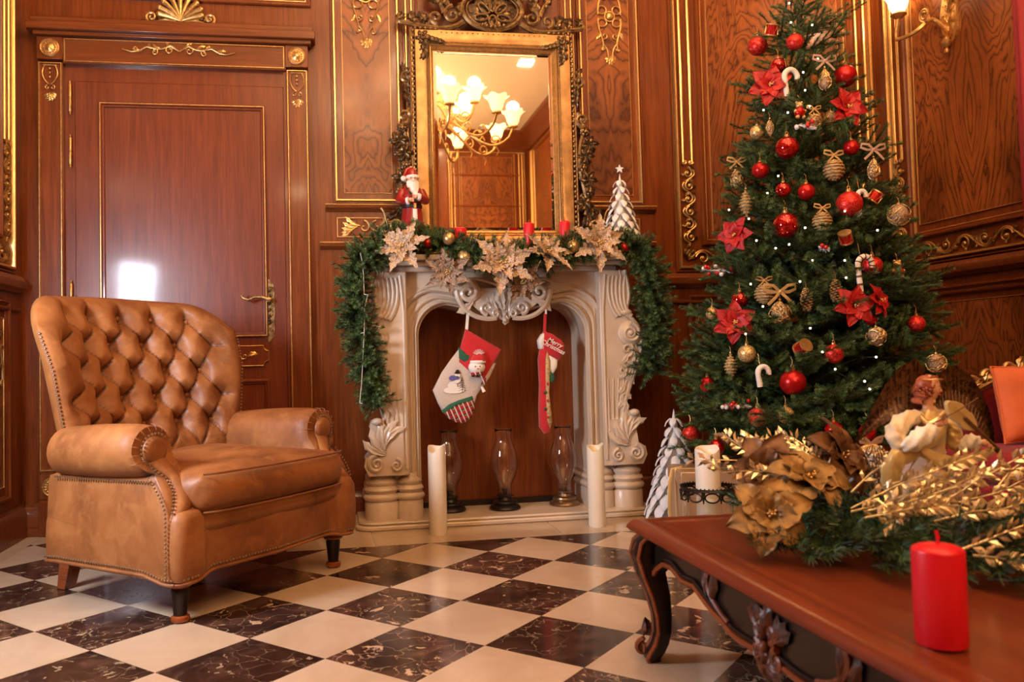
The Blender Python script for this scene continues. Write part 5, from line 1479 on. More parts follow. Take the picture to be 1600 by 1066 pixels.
def bear(px,py,rp,label,col='satin_red'):
    p=ontree(px,py,.04); r=rp*mpp(p); t=thing('bear_ornament',label,'ornament',p); w_=lambda x,y,z:(p.x+x*r,p.y+y*r,p.z+z*r)
    MB().sphere(w_(0,0,-.3),.72*r,16,12).build('body',M[col],t)
    mb=MB().sphere(w_(0,-.05,.62),.46*r,16,12); mb.sphere(w_(0,-.45,.52),.18*r,8,6); mb.build('head',M['glitter_gold'],t)
    for s in (1,-1):
        MB().sphere(w_(s*.36,0,1.0),.17*r,10,8).build('ear',M['glitter_gold'],t); MB().sphere(w_(s*.42,-.25,-.98),.27*r,10,8).build('paw',M['glitter_gold'],t)
        MB().sphere(w_(s*.68,-.2,-.2),.22*r,10,8).build('arm',M['glitter_gold'],t); MB().sphere(w_(s*.16,-.42,.72),.06*r,6,4).build('eye',M['black_paint'],t)
    thread(t,p,1.1*r,.03)
bear(1249,172,12,'glass teddy bear with red body high in the tree'); bear(1402,421,13,'red and gold bear ornament at the far right of the tree')
# poinsettias --------------------------------------------------------------
def petal_mesh(L,W,mat,seed,curl=.25,jag=0,fold=.25,name='petal'):
    r=random.Random(seed); nu,nv=(24 if jag>.3 else 15),9; V=[];Fc=[]
    for i in range(nu):
        t=i/(nu-1); w=W*(math.sin(PI*min(1,t**.75))**.85)*((1-t)**.25*1.15 if jag>.3 else 1)*(1+jag*(abs(math.sin(t*PI*(5.5 if jag>.3 else 2.6)+seed))-.5)*1.3)+.0006
        for j in range(nv):
            q=-1+2*j/(nv-1)
            V.append((L*t+ (-.10*L*abs(q)*jag), w*q, curl*L*(.35*math.sin(PI*t*.8)-.55*t*t)+fold*W*abs(q)*(1-.5*t)+.04*L*math.sin(q*5+t*9+seed)*W/L*2))
    for i in range(nu-1):
        for j in range(nv-1): Fc.append((i*nv+j,i*nv+j+1,(i+1)*nv+j+1,(i+1)*nv+j))
    mb=MB().add(V,Fc); mb.tube([(L*t*.96,0,curl*L*(.35*math.sin(PI*t*.8)-.55*t*t)+.0008) for t in [k/6 for k in range(7)]],[.0016*(1-k/9) for k in range(7)],4)
    return mesh_only(mb,name,M[mat],70)
PM={}
def flower(p,n,R,mat,label,name='poinsettia',cat='artificial flower',facing=(0,-1,.2),spin=0,layers=2,W=.30,jag=0,curl=.25,cen='pollen_gold',group=None,fold=.25,seed=0,tilt0=.12):
    q=Vector(facing).normalized().to_track_quat('Z','Y').to_euler()
    t=thing(name,label,cat,p,rot=q,group=group); rnd=random.Random(seed)
    for ly in range(layers):
        key=(round(R,4),mat,ly,W,jag,curl)
        if key not in PM: PM[key]=[petal_mesh(R*(1-.32*ly),R*W*(1-.2*ly),mat,ly*7+s_,curl,jag,fold) for s_ in (1,2)]
        for k in range(n):
            a=spin+2*PI*(k+.5*ly)/n+rnd.uniform(-.12,.12)
            put(PM[key][k%2],'petal',t,(.004*math.cos(a),.004*math.sin(a),.003*ly),(rnd.uniform(-.15,.15),-(tilt0+.30*ly)+rnd.uniform(-.15,.15),a),1)
    mb=MB()
    for k in range(9): a=k*2.4; rr_=R*.035*math.sqrt(k); mb.sphere((rr_*math.cos(a),rr_*math.sin(a),.012+.006*(k%3)),R*.035,6,5)
    mb.build('stamens',M[cen],t,world=False,kind='stuff'); return t
def tflower(px,py,rp,label,spin,facing=None,out=.06,n=6,**k):
    p=ontree(px,py,out); c=Vector((p.x-TX,p.y-TY,.15)).normalized()
    return flower(p,n,rp*mpp(p),'poinsettia_red',label,facing=facing or (c.x*.5,-1+.3*c.y,.15),spin=spin,W=.33,seed=px,**k)
tflower(1203,134,34,'red poinsettia at upper left of the tree',.3)
tflower(1323,168,32,'red poinsettia at upper right under the satin bauble',.8)
tflower(1150,368,30,'red poinsettia at the left edge of the tree at mid height',.1,(-.9,-.6,.1))
tflower(1148,504,34,'red poinsettia at lower left of the tree',.5)
tflower(1334,478,34,'large dark red poinsettia at right below the striped cane',.2)
tflower(1372,470,28,'red poinsettia just right of the large dark one',.9,(.5,-.8,.2))
# berry picks
def berries(px,py,label,n=10,spr=13,out=.06,frost=True,mat='red_berry'):
    p=ontree(px,py,out); k=mpp(p); t=thing('berry_pick',label,'ornament',p); r=random.Random(px)
    for i in range(n):
        q=Vector((p.x+r.uniform(-1,1)*spr*k*1.6,p.y+r.uniform(-.02,.02),p.z+r.uniform(-.6,.6)*spr*k))
        MB().sphere(tuple(q),3.3*k,10,8).build('berry',M['frost_white' if (frost and i%3==0) else mat],t)
    mb=MB(); needles(mb,(p.x-spr*k*1.4,p.y,p.z),(p.x+spr*k*1.4,p.y,p.z-.01),90,.016,r); mb.m=[0]*len(mb.m); mb.build('frosted_needles',M['frost_white'],t,kind='stuff',smooth=0)
berries(1120,421,'red and white frosted berries on the left branch below the carved panel',12,15)
berries(1258,196,'small red berries with frosted needles below the glass bear',7,9); berries(1150,632,'red berries with frosted twigs low at left',9,14)
berries(1284,385,'two small red berries hanging in the middle right',3,5,frost=False)
# fairy lights
lt=thing('fairy_lights','string of tiny warm lights wound round the tree','string lights',(TX,TY,.5)); pts=[]
for px,py in ((1236,35),(1269,39),(1278,92),(1255,113),(1258,141),(1265,166),(1231,176),(1193,172),(1216,275),(1199,302),(1139,328),(1170,342),(1182,376),(1233,382),(1258,356),(1371,360),(1173,444),(1192,479),(1250,440),(1322,434),(1320,407),(1285,550),(1305,577),(1351,596),(1359,608),(1165,522),(1233,5),(1320,330),(1212,388),(1269,407),(1369,558),(1266,513)):
    p=ontree(px,py,.045); pts.append(p); MB().sphere(tuple(p),.0042,8,6).build('bulb',M['bulb_light'],lt)
pts.sort(key=lambda p:-p.z); mb=MB()
for a,b in zip(pts,pts[1:]):
    P=[]
    for k in range(9):
        t=k/8; an=math.atan2(a.y-TY,a.x-TX)*(1-t)+math.atan2(b.y-TY,b.x-TX)*t; z=a.z*(1-t)+b.z*t; r=trad(z)*.80
        P.append(a if k==0 else b if k==8 else Vector((TX+r*math.cos(an),TY+r*math.sin(an),z)))
    mb.tube(P,.0009,4)
mb.build('cable',M['fir_stem'],lt,smooth=0)
# ------------------------------------------------------------------ mantel garland
gar=thing('mantel_garland','green fir garland along the mantel shelf, draped down both sides','garland',(FPC,3.78,SHELF_Z))
rg=random.Random(11); mb=MB()
path=[]
for px,py,yy in ((592,632,3.80),(578,600,3.80),(570,560,3.79),(563,520,3.79),(556,480,3.79),(553,440,3.79),(562,405,3.78),(590,385,3.77),(620,378,3.80),(655,376,3.83),(690,388,3.80),(730,396,3.76),(770,402,3.75),(810,402,3.75),(850,402,3.76),(890,396,3.78),(925,390,3.80),(960,384,3.80),(990,386,3.77),(1010,405,3.76),(1018,440,3.77),(1022,475,3.78),(1026,510,3.78),(1020,545,3.79),(1014,585,3.79)):
    path.append(at(px,py,Y=yy))
mb.tube(path,.006,6,mi=2)
for a,b in zip(path,path[1:]):
    L=(b-a).length; n=max(3,int(L/.0015))
    for k in range(n):
        p=a.lerp(b,k/n); d=(b-a).normalized(); r=Vector((rg.gauss(0,1),rg.gauss(0,1),rg.gauss(0,1))); r=(r-d*r.dot(d)*.6).normalized()
        ln=rg.uniform(.05,.105)
        if p.y+r.y*ln>3.86 and p.z<SHELF_Z: r.y=-abs(r.y)
        if p.z+r.z*ln<SHELF_Z+.004 and p.y+r.y*ln>3.75 and .2<p.x<1.44: r.z=abs(r.z); 
        q=p+r*ln; mb.tube([p,q],[.0018,.0008],3,mi=2); needles(mb,p,q,64,.020,rg,.9,.0016)
mb.build('foliage',[M['fir_green'],M['fir_green_light'],M['fir_stem']],gar,kind='stuff',smooth=0)
mb=MB(); pts=[]
for px,py in ((563,395),(566,410),(568,430),(569,460),(575,460),(570,480),(569,520),(567,560),(565,600),(562,630)): pts.append(at(px,py,Y=3.715))
mb.tube(pts,.0014,4)
for k in range(3,10,3): p=pts[k]; mb.tube([p,p+Vector((.012 if k%2 else -.016,-.004,-.002))],.0016,4)
for px in range(900,1000,12): pass
mb.build('light_cable',M['white_felt'],gar)
for k,(px,py,rp,mt) in enumerate(((725,402,11,'glitter_gold'),(701,373,10,'gilding_bright'),(803,393,10,'glitter_gold'),(896,385,10,'gilding_bright'),(975,388,8,'satin_red'),(668,380,7,'satin_red'))):
    p=at(px,py,Y=3.735 if k<4 else 3.75); r=rp*mpp(p)
    t=thing('bauble',('gold glitter bauble on the garland left of the big champagne poinsettia','shiny gold bauble on the mantel left of the first red candle','gold glitter bauble behind the top of the big champagne poinsettia','shiny gold bauble on the mantel under the rightmost red candle','small red bauble in the garland below the white mantel tree','small red bauble in the garland right of the bearded figurine')[k],'ornament',p)
    MB().sphere(tuple(p),r,28,18).build('ball',M[mt],t,smooth=180); capmb(p,r).build('cap',M['gilding'],t)
for k,(px,py,rp,fc,sp_,mt,lb,yy) in enumerate((
 (628,386,42,(-.35,-1,.35),.2,'glitter_champagne','champagne lace poinsettia at the left end of the mantel',3.70),
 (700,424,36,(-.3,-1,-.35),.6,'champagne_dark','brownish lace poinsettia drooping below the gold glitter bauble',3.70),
 (784,411,50,(.05,-1,.25),.35,'glitter_champagne','largest champagne lace poinsettia, in the middle of the mantel',3.67),
 (856,396,40,(.25,-1,.9),.1,'glitter_champagne','champagne lace poinsettia tipped upward, in front of two red candles',3.69),
 (936,380,45,(.1,-1,.3),.5,'glitter_champagne','champagne lace poinsettia left of the white mantel tree',3.70),
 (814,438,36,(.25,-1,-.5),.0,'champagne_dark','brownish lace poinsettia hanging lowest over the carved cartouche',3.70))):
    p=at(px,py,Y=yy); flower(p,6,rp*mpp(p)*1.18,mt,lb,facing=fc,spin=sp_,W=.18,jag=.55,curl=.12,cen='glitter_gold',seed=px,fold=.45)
def mantelcandle(px,ptop,wpx,lb,yy=3.90):
    top=at(px,ptop,Y=yy); r=wpx/2*mpp(top); pillar('pillar_candle',lb,top.x,yy,SHELF_Z+.001,r,top.z-SHELF_Z,'red_wax',True)
mantelcandle(719,356,20,'short red pillar candle left of centre on the mantel')
mantelcandle(826,348,17,'red pillar candle in the middle of the mantel, beside the rightmost candle')
mantelcandle(882,345,17,'red pillar candle rightmost on the mantel'); mantelcandle(702,366,14,'short red candle stub half hidden behind another red candle',3.98)
# white wooden tree with leaf scales
sl=mesh_only(MB().grid(5,7,lambda u,v:((-1+2*u)*.010*math.sin(PI*min(1,.18+v*.8))**.7,-.004*math.sin(PI*v)-.003*(1-abs(2*u-1)),-.032*v)),'leaf',M['white_paint'],70)
def whitetree(p,H,R,label,star):
    t=thing('wooden_tree',label,'decoration',p)
    MB().lathe([(R*.86,.06*H),(.001,H*.97)],20,tuple(p)).lathe([(R*.3,0),(R*.3,.012),(.012,.014),(.012,.07*H)],16,tuple(p)).build('cone',M['white_paint'],t)
    rows=10
    for k in range(rows):
        f=k/rows; z=H*(.17+.80*f); r=R*(1-f)*.84+.004; s=1.55-.75*f; n=max(5,int(2*PI*r/(.060*H*s)))
        for i in range(n):
            a=2*PI*(i+.5*(k%2))/n
            put(sl,'leaf',t,(r*math.sin(a),-r*math.cos(a),z),(-.62,0,a),(s*H*3.2,s*H*3.2,s*H*3.2))
    if star:
        pts=[((.022 if k%2==0 else .010)*math.sin(PI*k/5),(.022 if k%2==0 else .010)*math.cos(PI*k/5)) for k in range(10)]
        MB().poly([(p.x+a,p.z+H+.012+b) for a,b in pts],p.y-.005,p.y+.005,F=lambda a,h,z:(a,h,z)).build('star',M['white_paint'],t)
yy=3.93; a=at(968,268,Y=yy); whitetree(Vector((a.x,yy,SHELF_Z)),a.z-SHELF_Z,.082,'small white wooden tree with star top on the right of the mantel',True)
yy=3.62; a=at(1054,634,Y=yy); whitetree(Vector((a.x-.005,yy,0)),a.z,.112,'white wooden leaf tree on the floor behind the gift box',False)
# bearded figurine in a red robe
yy=3.92; top=at(643,262,Y=yy); fx=at(644,330,Y=yy).x; H=top.z-SHELF_Z; fg=thing('robed_figurine','bearded man figurine in a long red robe and hat standing on the mantel','figurine',(fx,yy,SHELF_Z))
c=(fx,yy,SHELF_Z); u=H/.36
MB().lathe([(.050*u,0),(.054*u,.012*u),(.050*u,.08*u),(.042*u,.16*u),(.036*u,.205*u),(.042*u,.24*u),(.040*u,.27*u),(.024*u,.292*u),(.001,.296*u)],26,c,sy=.85).build('robe',M['figurine_red'],fg,smooth=60)
MB().lathe([(.0375*u,.195*u),(.0405*u,.198*u),(.0405*u,.208*u),(.0375*u,.211*u)],26,c,sy=.86).build('belt',M['black_paint'],fg)
MB().box(fx+.004,fx+.016,yy-.038*u,yy-.033*u,SHELF_Z+.194*u,SHELF_Z+.212*u).build('buckle',M['gilding'],fg)
MB().tube([(fx+.010,yy-.046*u,SHELF_Z+.005),(fx+.010,yy-.044*u,SHELF_Z+.08*u),(fx+.010,yy-.034*u,SHELF_Z+.19*u)],.009*u,8,flat=.5).build('fur_trim',M['white_felt'],fg)
hz=SHELF_Z+.308*u; hxx=fx+.004
hd=MB().sphere((hxx,yy-.006,hz),.024*u,20,14,(.9,.95,1.1)); hd.sphere((hxx+.004,yy-.031*u,hz-.002),.005*u,8,6)
head=hd.build('head',M['skin'],fg,smooth=180)
e=MB(); 
for s in (-1,1): e.sphere((hxx+s*.008*u,yy-.028*u,hz+.006*u),.0022*u,6,5)
e.build('eyes',M['black_paint'],head,kind='stuff')
b=MB()
for k in range(12):
    a=-1.2+2.4*k/11; L=(.07-.022*abs(a))*u
    b.tube([(hxx+.020*u*math.sin(a),yy-.020*u*math.cos(a)-.004,hz-.006*u),(hxx+.019*u*math.sin(a),yy-.036*u*math.cos(a)*.95-.002,hz-.03*u),(hxx+.010*u*math.sin(a)+.006,yy-.044*u,hz-.012*u-L)],[.006*u,.008*u,.002*u],6)
b.build('beard',M['white_felt'],head)
MB().tube([(hxx-.012*u,yy-.030*u,hz-.008*u),(hxx+.004,yy-.035*u,hz-.003*u),(hxx+.016*u,yy-.029*u,hz-.009*u)],[.001,.004*u,.001],6).build('moustache',M['white_felt'],head)
MB().lathe([(.024*u,.012*u),(.026*u,.020*u),(.019*u,.038*u),(.008*u,.052*u),(.001,.055*u)],20,(hxx-.002,yy,hz)).tube([(hxx-.004,yy,hz+.05*u),(hxx-.022*u,yy-.01,hz+.040*u),(hxx-.034*u,yy-.012,hz+.014*u)],[.010*u,.009*u,.006*u],8).build('hat',M['figurine_red'],fg)
MB().sphere((hxx-.036*u,yy-.012,hz+.006*u),.011*u,12,8).build('pompom',M['white_felt'],fg)
MB().lathe([(.026*u,.006*u),(.029*u,.012*u),(.026*u,.020*u)],20,(hxx,yy,hz)).build('hat_brim',M['white_felt'],fg)
for s in (-1,1):
    MB().tube([(fx+s*.036*u,yy-.002,SHELF_Z+.265*u),(fx+s*.050*u,yy-.018*u,SHELF_Z+.225*u),(fx+s*.024*u,yy-.048*u,SHELF_Z+.225*u+s*.008*u)],[.017*u,.018*u,.014*u],10).build('sleeve',M['figurine_red'],fg,smooth=60)
    MB().tube([(fx+s*.025*u,yy-.046*u,SHELF_Z+.225*u+s*.008*u),(fx+s*.017*u,yy-.050*u,SHELF_Z+.226*u+s*.008*u)],.015*u,10).build('cuff',M['white_felt'],fg)
    h=MB().sphere((fx+s*.010*u,yy-.053*u,SHELF_Z+.228*u+s*.006*u),.008*u,10,8)
    for q in range(4): h.tube([(fx+s*.006*u,yy-.055*u,SHELF_Z+(.222+.004*q)*u+s*.006*u),(fx-s*.002*u,yy-.060*u,SHELF_Z+(.221+.004*q)*u+s*.006*u)],.0022*u,6)
    h.build('hand',M['skin'],fg)
g=MB(); needles(g,(fx-.03*u,yy-.045*u,SHELF_Z+.275*u),(fx+.012*u,yy-.058*u,SHELF_Z+.22*u),160,.010,rg); g.m=[0]*len(g.m); g.build('green_sprig',M['green_felt'],fg,kind='stuff',smooth=0)
# ------------------------------------------------------------------ coffee table
TH=.355; tx0,tx1,ty0,ty1=.743,1.99,.80,2.055
tb=thing('coffee_table','low coffee table with red brown top, black carved apron and cabriole legs','table',((tx0+tx1)/2,(ty0+ty1)/2,0))
prof=[(.16,TH-.004),(.075,TH-.004),(.070,TH),(.062,TH-.002),(.050,TH-.004),(.040,TH-.001),(.022,TH-.002),(.010,TH-.008),(.002,TH-.018),(0,TH-.026),(.006,TH-.032),(.020,TH-.034),(.06,TH-.036)]
mb=MB(); vs=[];fs=[]
for d,h in prof: vs += [(tx0+d,ty0+d,h),(tx1-d,ty0+d,h),(tx1-d,ty1-d,h),(tx0+d,ty1-d,h)]
for k in range(len(prof)-1):
    for i in range(4): i2=(i+1)%4; fs.append((k*4+i,k*4+i2,(k+1)*4+i2,(k+1)*4+i))
fs.append((0,1,2,3)); k=len(prof)-1; fs.append((k*4,k*4+1,k*4+2,k*4+3))
mb.add(vs,fs).build('tabletop',M['table_wood'],tb,smooth=30)
half=[(1013,884),(1024,898),(1028,890),(1039,882),(1052,888),(1069,909),(1087,917),(1104,940),(1118,958),(1132,972),(1148,992),(1162,1003),(1181,1014),(1200,1022)]
AX=tx0+.045; YC=(ty0+ty1)/2
H2=[(at(a,b,X=AX).y,at(a,b,X=AX).z) for a,b in half]
H2=[(YC+(y-YC)*1.0,z) for y,z in H2 if y>YC+.005]+[(YC,min(z for y,z in [(at(a,b,X=AX).y,at(a,b,X=AX).z) for a,b in half]))]
H2[0]=(ty1-.075,H2[0][1])
bott=H2+[(2*YC-y,z) for y,z in H2[::-1][1:]]
def apron(F,F2,nm):
    mb=MB(); mb.poly([(ty1-.05,TH-.034)]+[(ty1-.05,.25)]+bott+[(ty0+.05,.25),(ty0+.05,TH-.034)],0,.018,F=F)
    ap=mb.build('apron',M['dark_wood'],tb,label='black apron with red brown edging' if nm else None)
    mb=MB(); sm=[]
    for k in range(len(bott)-1):
        for i in range(3): t=i/3; sm.append((bott[k][0]*(1-t)+bott[k+1][0]*t,bott[k][1]*(1-t)+bott[k+1][1]*t))
    sm.append(bott[-1])
    strand(mb,sm,.0065,.0065,.004,F2); mb.build('edging',M['trim_red_wood'],ap)
    mb=MB(); strand(mb,[(y,z+.013) for y,z in sm],.0045,.0045,.003,F2); mb.build('edging',M['dark_wood'],ap)
    mb=MB()
    for s in (1,-1):
        # flourish halfway and centre cartouche
        y=YC+s*.235; z=.262
        strand(mb,bez((y,z+.05),(y+s*.03,z+.01),(y-s*.02,z-.02),(y-s*.08,z-.035),12),.008,.005,.006,F2)
        leaf2(mb,(y-s*.01,z-.01),PI/2+s*.1,.085,.014,.006,F2,0,.014); leaf2(mb,(y+s*.012,z-.005),PI/2-s*.35,.06,.012,.006,F2,0,.012)
        strand(mb,spiral(YC+s*.035,.215,.022,PI/2,1.4,s,18),.008,.004,.008,F2)
        strand(mb,spiral(YC+s*.020,.262,.018,-PI/2,1.2,s,16),.007,.004,.010,F2)
        for q in range(3): leaf2(mb,(YC+s*.012,.235+.012*q),PI/2-s*(.35+q*.45),.07,.014,.006,F2,0,.016); leaf2(mb,(YC+s*.01,.215),-PI/2+s*(.3+q*.5),.05,.012,.006,F2,0,.014)
    leaf2(mb,(YC,.25),PI/2,.07,.016,.008,F2,0,.02); leaf2(mb,(YC,.215),-PI/2,.055,.014,.008,F2,0,.018); mb.sphere((0,0,0),.010,10,8,F=lambda a,h,z:F2(YC+a,.014+h,.232+z))
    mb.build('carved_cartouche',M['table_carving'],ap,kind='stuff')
apron(lambda a,h,z:(AX+h,a,z),lambda a,h,z:(AX-h,a,z),1)
apron(lambda a,h,z:(tx1-.045-h,a,z),lambda a,h,z:(tx1-.045+h,a,z),0)
cx_=(tx0+tx1)/2
apron(lambda a,h,z:(cx_+(a-YC)*.99,ty1-.045-h,z),lambda a,h,z:(cx_+(a-YC)*.99,ty1-.045+h,z),0)
apron(lambda a,h,z:(cx_+(a-YC)*.99,ty0+.045+h,z),lambda a,h,z:(cx_+(a-YC)*.99,ty0+.045-h,z),0)
for sx_ in (-1,1):
    for sy_ in (-1,1):
        ox=tx0+.045 if sx_<0 else tx1-.045; oy=ty0+.045 if sy_<0 else ty1-.045
        pr=[(TH-.035,.0,.030),(.30,.012,.034),(.265,.018,.036),(.22,.010,.032),(.17,-.002,.026),(.12,-.008,.021),(.08,-.008,.019),(.05,-.002,.020),(.025,.008,.022),(.010,.014,.020),(0,.012,.016)]
        V=[];Fc=[];m=16
        for z,o,r in pr:
            for i in range(m):
                a=2*PI*i/m; e=lambda c_:math.copysign(abs(c_)**.55,c_)
                V.append((ox+sx_*(o-.012)+r*e(math.cos(a)),oy+sy_*(o-.012)+r*e(math.sin(a)),z))
        for j in range(len(pr)-1):
            for i in range(m): Fc.append((j*m+i,j*m+(i+1)%m,(j+1)*m+(i+1)%m,(j+1)*m+i))
        Fc.append(tuple((len(pr)-1)*m+i for i in range(m)))
        leg=MB().add(V,Fc).build('leg',M['dark_wood'],tb,smooth=50)
        for fc in (0,1):
            mb=MB(); P=[]
            for z,o,r in pr: 
                P.append((ox+sx_*(o-.012+r*(.98 if fc==0 else -.0)*1.0),oy+sy_*(o-.012+r*(.98 if fc else -.98+.0)),z) if fc==0 else (ox+sx_*(o-.012-r*.9),oy+sy_*(o-.012+r*.98),z))
            if fc==0: P=[(ox+sx_*(o-.012+r*.96),oy+sy_*(o-.012-r*.86),z) for z,o,r in pr]
            mb.tube(P,.0055,6); mb.build('edging',M['trim_red_wood'],leg)
        mb=MB(); P=[(ox+sx_*(o-.012+r*.9),oy+sy_*(o-.012+r*.9),z) for z,o,r in pr]
        mb.tube(P[:-2],.006,6)
        for fn in (lambda a,h,z:(ox+sx_*(.018+h),oy+sy_*a,z),lambda a,h,z:(ox+sx_*a,oy+sy_*(.018+h),z)):
            strand(mb,spiral(.020,.030,.020,PI/2,1.5,-1,18),.007,.004,.0,fn)
            leaf2(mb,(.0,.30),-PI/2+.2,.09,.016,.012,fn,0,.014); leaf2(mb,(.012,.06),PI/2,.045,.010,.0,fn,0,.010)
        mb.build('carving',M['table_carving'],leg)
# ------------------------------------------------------------------ red candle on the table
p=at(1499,1018,Z=TH); t=pillar('pillar_candle','red pillar candle with wick on the coffee table in the foreground',p.x,p.y+.033,TH,.0345,.140,'red_wax',False)
MB().tube([(p.x,p.y+.033,TH+.138),(p.x+.001,p.y+.033,TH+.150),(p.x-.001,p.y+.033,TH+.158)],.0024,8).build('wick',M['red_wax'],t)
# ------------------------------------------------------------------ table centrepiece
cpX,cpY=1.30,1.66
cp=thing('table_centrepiece','fir centrepiece with gold leaf sprays and silver beads on the coffee table','centrepiece',(cpX,cpY,TH))
rc=random.Random(4); mb=MB(); V2=Vector
for k in range(860):
    a=rc.random()*2*PI; r=math.sqrt(rc.random()); la,lb_=r*.60*math.cos(a),r*.27*math.sin(a); x=1.21+la*.66+lb_*.75; y=1.545-la*.75+lb_*.66
    if x>tx1-.03 or x<tx0+.02 or x<.545*y: continue
    p=V2((x,y,TH+.018+.055*(1-r*r)*rc.random())); d=V2((math.cos(a)+rc.gauss(0,.6),math.sin(a)+rc.gauss(0,.6),.25+.7*rc.random()*(1.1-r))).normalized()
    q=p+d*rc.uniform(.05,.09); q.z=max(q.z,TH+.012)
    mb.tube([p,q],[.002,.001],3,mi=2); needles(mb,p,q,40,.026,rc,.9,.0013)
mb.v=[(x,y,max(z,TH+.0015)) for x,y,z in mb.v]
mb.build('fir_foliage',[M['fir_dark'],M['fir_green'],M['fir_stem']],cp,kind='stuff',smooth=0)
def spray(pix,yy0,yy1,n=9,lw=.0072,ll=.027):
    P=[at(a,b,Y=yy0+(yy1-yy0)*k/(len(pix)-1)) for k,(a,b) in enumerate(pix)]
    Q=[]
    for k in range(len(P)-1):
        for i in range(5): Q.append(P[k].lerp(P[k+1],i/5))
    Q.append(P[-1]); mb=MB().tube(Q,[.0024*(1-.6*k/len(Q)) for k in range(len(Q))],5)
    for k in range(2,len(Q),1 if len(Q)<18 else 1):
        if rc.random()<.3: continue
        d=(Q[k]-Q[k-1]).normalized()
        for s in (1,-1):
            sd=d.cross(V2((0,-1,.2))).normalized()*s
            dr=(d*.8+sd*rc.uniform(.5,.9)+V2((0,rc.uniform(-.5,.3),0))).normalized(); c=Q[k]+dr*ll*.55
            l=rc.uniform(.8,1.2)*ll; w=lw; n1=dr.cross(V2((rc.gauss(0,.4),-1,rc.gauss(0,.4)))).normalized(); n2=dr.cross(n1)
            b=len(mb.v); mb.v+= [tuple(Q[k]+dr*.003),tuple(c+n1*w),tuple(c+n2*w*.45),tuple(c-n1*w),tuple(c-n2*w*.45),tuple(Q[k]+dr*l)]
            mb.f+= [(b,b+1,b+2),(b,b+2,b+3),(b,b+3,b+4),(b,b+4,b+1),(b+5,b+2,b+1),(b+5,b+3,b+2),(b+5,b+4,b+3),(b+5,b+1,b+4)]; mb.m+= [0]*8
    return mb.build('gold_leaf_spray',M['gold_foil'],cp,smooth=30,kind='stuff')
for pix,a,b in (([(1290,765),(1230,735),(1180,720),(1085,718)],1.75,1.95),([(1290,770),(1220,745),(1180,735),(1130,738),(1100,715)],1.7,1.8),([(1270,750),(1210,725),(1160,700),(1128,676)],1.8,1.95),
    ([(1270,740),(1215,720),(1195,700),(1165,684)],1.8,1.9),([(1290,740),(1235,715),(1195,690),(1180,683)],1.8,1.92),([(1300,745),(1265,712),(1240,695),(1206,683)],1.8,1.95),([(1290,730),(1262,700),(1240,685),(1220,680)],1.85,1.95),
    ([(1330,795),(1400,760),(1450,740),(1520,712)],1.55,1.45),([(1350,800),(1420,785),(1480,765),(1540,735)],1.5,1.4),([(1330,800),(1370,790),(1430,770),(1480,750)],1.5,1.5),([(1400,790),(1470,770),(1540,745),(1592,715)],1.5,1.45),
    ([(1440,800),(1500,785),(1560,770),(1610,745)],1.45,1.4),([(1460,815),(1520,800),(1570,795),(1615,780)],1.4,1.35),([(1500,860),(1540,845),(1580,828),(1620,815)],1.3,1.25),([(1520,868),(1560,872),(1600,880),(1630,885)],1.28,1.22),
    ([(1330,770),(1360,740),(1400,715),(1440,700)],1.6,1.6),([(1380,760),(1440,745),(1490,738),(1530,740)],1.55,1.5),([(1400,800),(1460,790),(1500,770),(1560,725)],1.42,1.4),([(1560,760),(1580,735),(1600,722),(1615,705)],1.5,1.5),
    ([(1350,810),(1400,800),(1440,790),(1500,790)],1.45,1.4),([(1370,780),(1395,800),(1400,812),(1385,820)],1.48,1.42),([(1560,800),(1590,790),(1612,770),(1620,760)],1.4,1.4)):
    spray(pix,a,b)
bd=mesh_only(MB().sphere((0,0,0),.0052,8,6),'bead',M['bead_silver'],180)
for k in range(210):
    px=1352+rc.gauss(0,26); py=735+rc.gauss(0,15); p=at(px,py,Y=1.80+rc.uniform(-.03,.05)); put(bd,'bead',cp,p-V2(cp.location),(0,0,0),rc.uniform(.7,1.2))
# gold poinsettias
for k,(px,py,yy,R_,fc,sp_,mt,lb) in enumerate((
  (1203,806,1.56,.088,(-.35,-1,.55),.25,'gold_leaf','large dull gold poinsettia at the front left corner of the centrepiece'),
  (1262,752,1.68,.098,(.1,-.7,1),.7,'gold_leaf','gold poinsettia facing upward behind the front one'),
  (1200,735,1.76,.090,(-.5,-.9,.3),.1,'gold_leaf_brown','brown gold poinsettia turned to the left, near the white candle'),
  (1310,715,1.78,.100,(.4,-.8,.5),.45,'gold_leaf_brown','brown gold poinsettia left of the angel wing'))):
    flower(at(px,py,Y=yy),6,R_,mt,lb,facing=fc,spin=sp_,W=.36,jag=.26,curl=.55,cen='gilding_bright',seed=px,fold=.4,layers=2)
wireball(1366,702,24,'copper wire pumpkin with mauve bow behind the centrepiece','ball',bow=1.2,bowmat='ribbon_mauve') if 0 else None
p=at(1362,712,Y=1.97); t=thing('wire_ball','copper wire ball with mauve ribbon bow behind the silver beads','ornament',p); r=.036
mb=MB(); 
for k in range(14):
    a=PI*k/14; mb.tube([(p.x+r*math.cos(a)*math.cos(b),p.y+r*math.sin(a)*math.cos(b),p.z+r*.8*math.sin(b)) for b in [2*PI*i/20 for i in range(20)]],.0014,4,closed=True)
mb.build('wire_mesh',M['glitter_gold'],t,kind='stuff'); MB().sphere(tuple(p),r*.8,16,10,(1,1,.8)).build('core',M['champagne_dark'],t)
mb=MB()
for s in (1,-1):
    mb.tube([(p.x,p.y,p.z+.03),(p.x+s*.018,p.y-.004,p.z+.045),(p.x+s*.036,p.y,p.z+.048),(p.x+s*.03,p.y,p.z+.036),(p.x,p.y,p.z+.03)],.005,6,flat=.2); mb.tube([(p.x,p.y,p.z+.03),(p.x+s*.028,p.y-.01,p.z+.012)],.005,6,flat=.2)
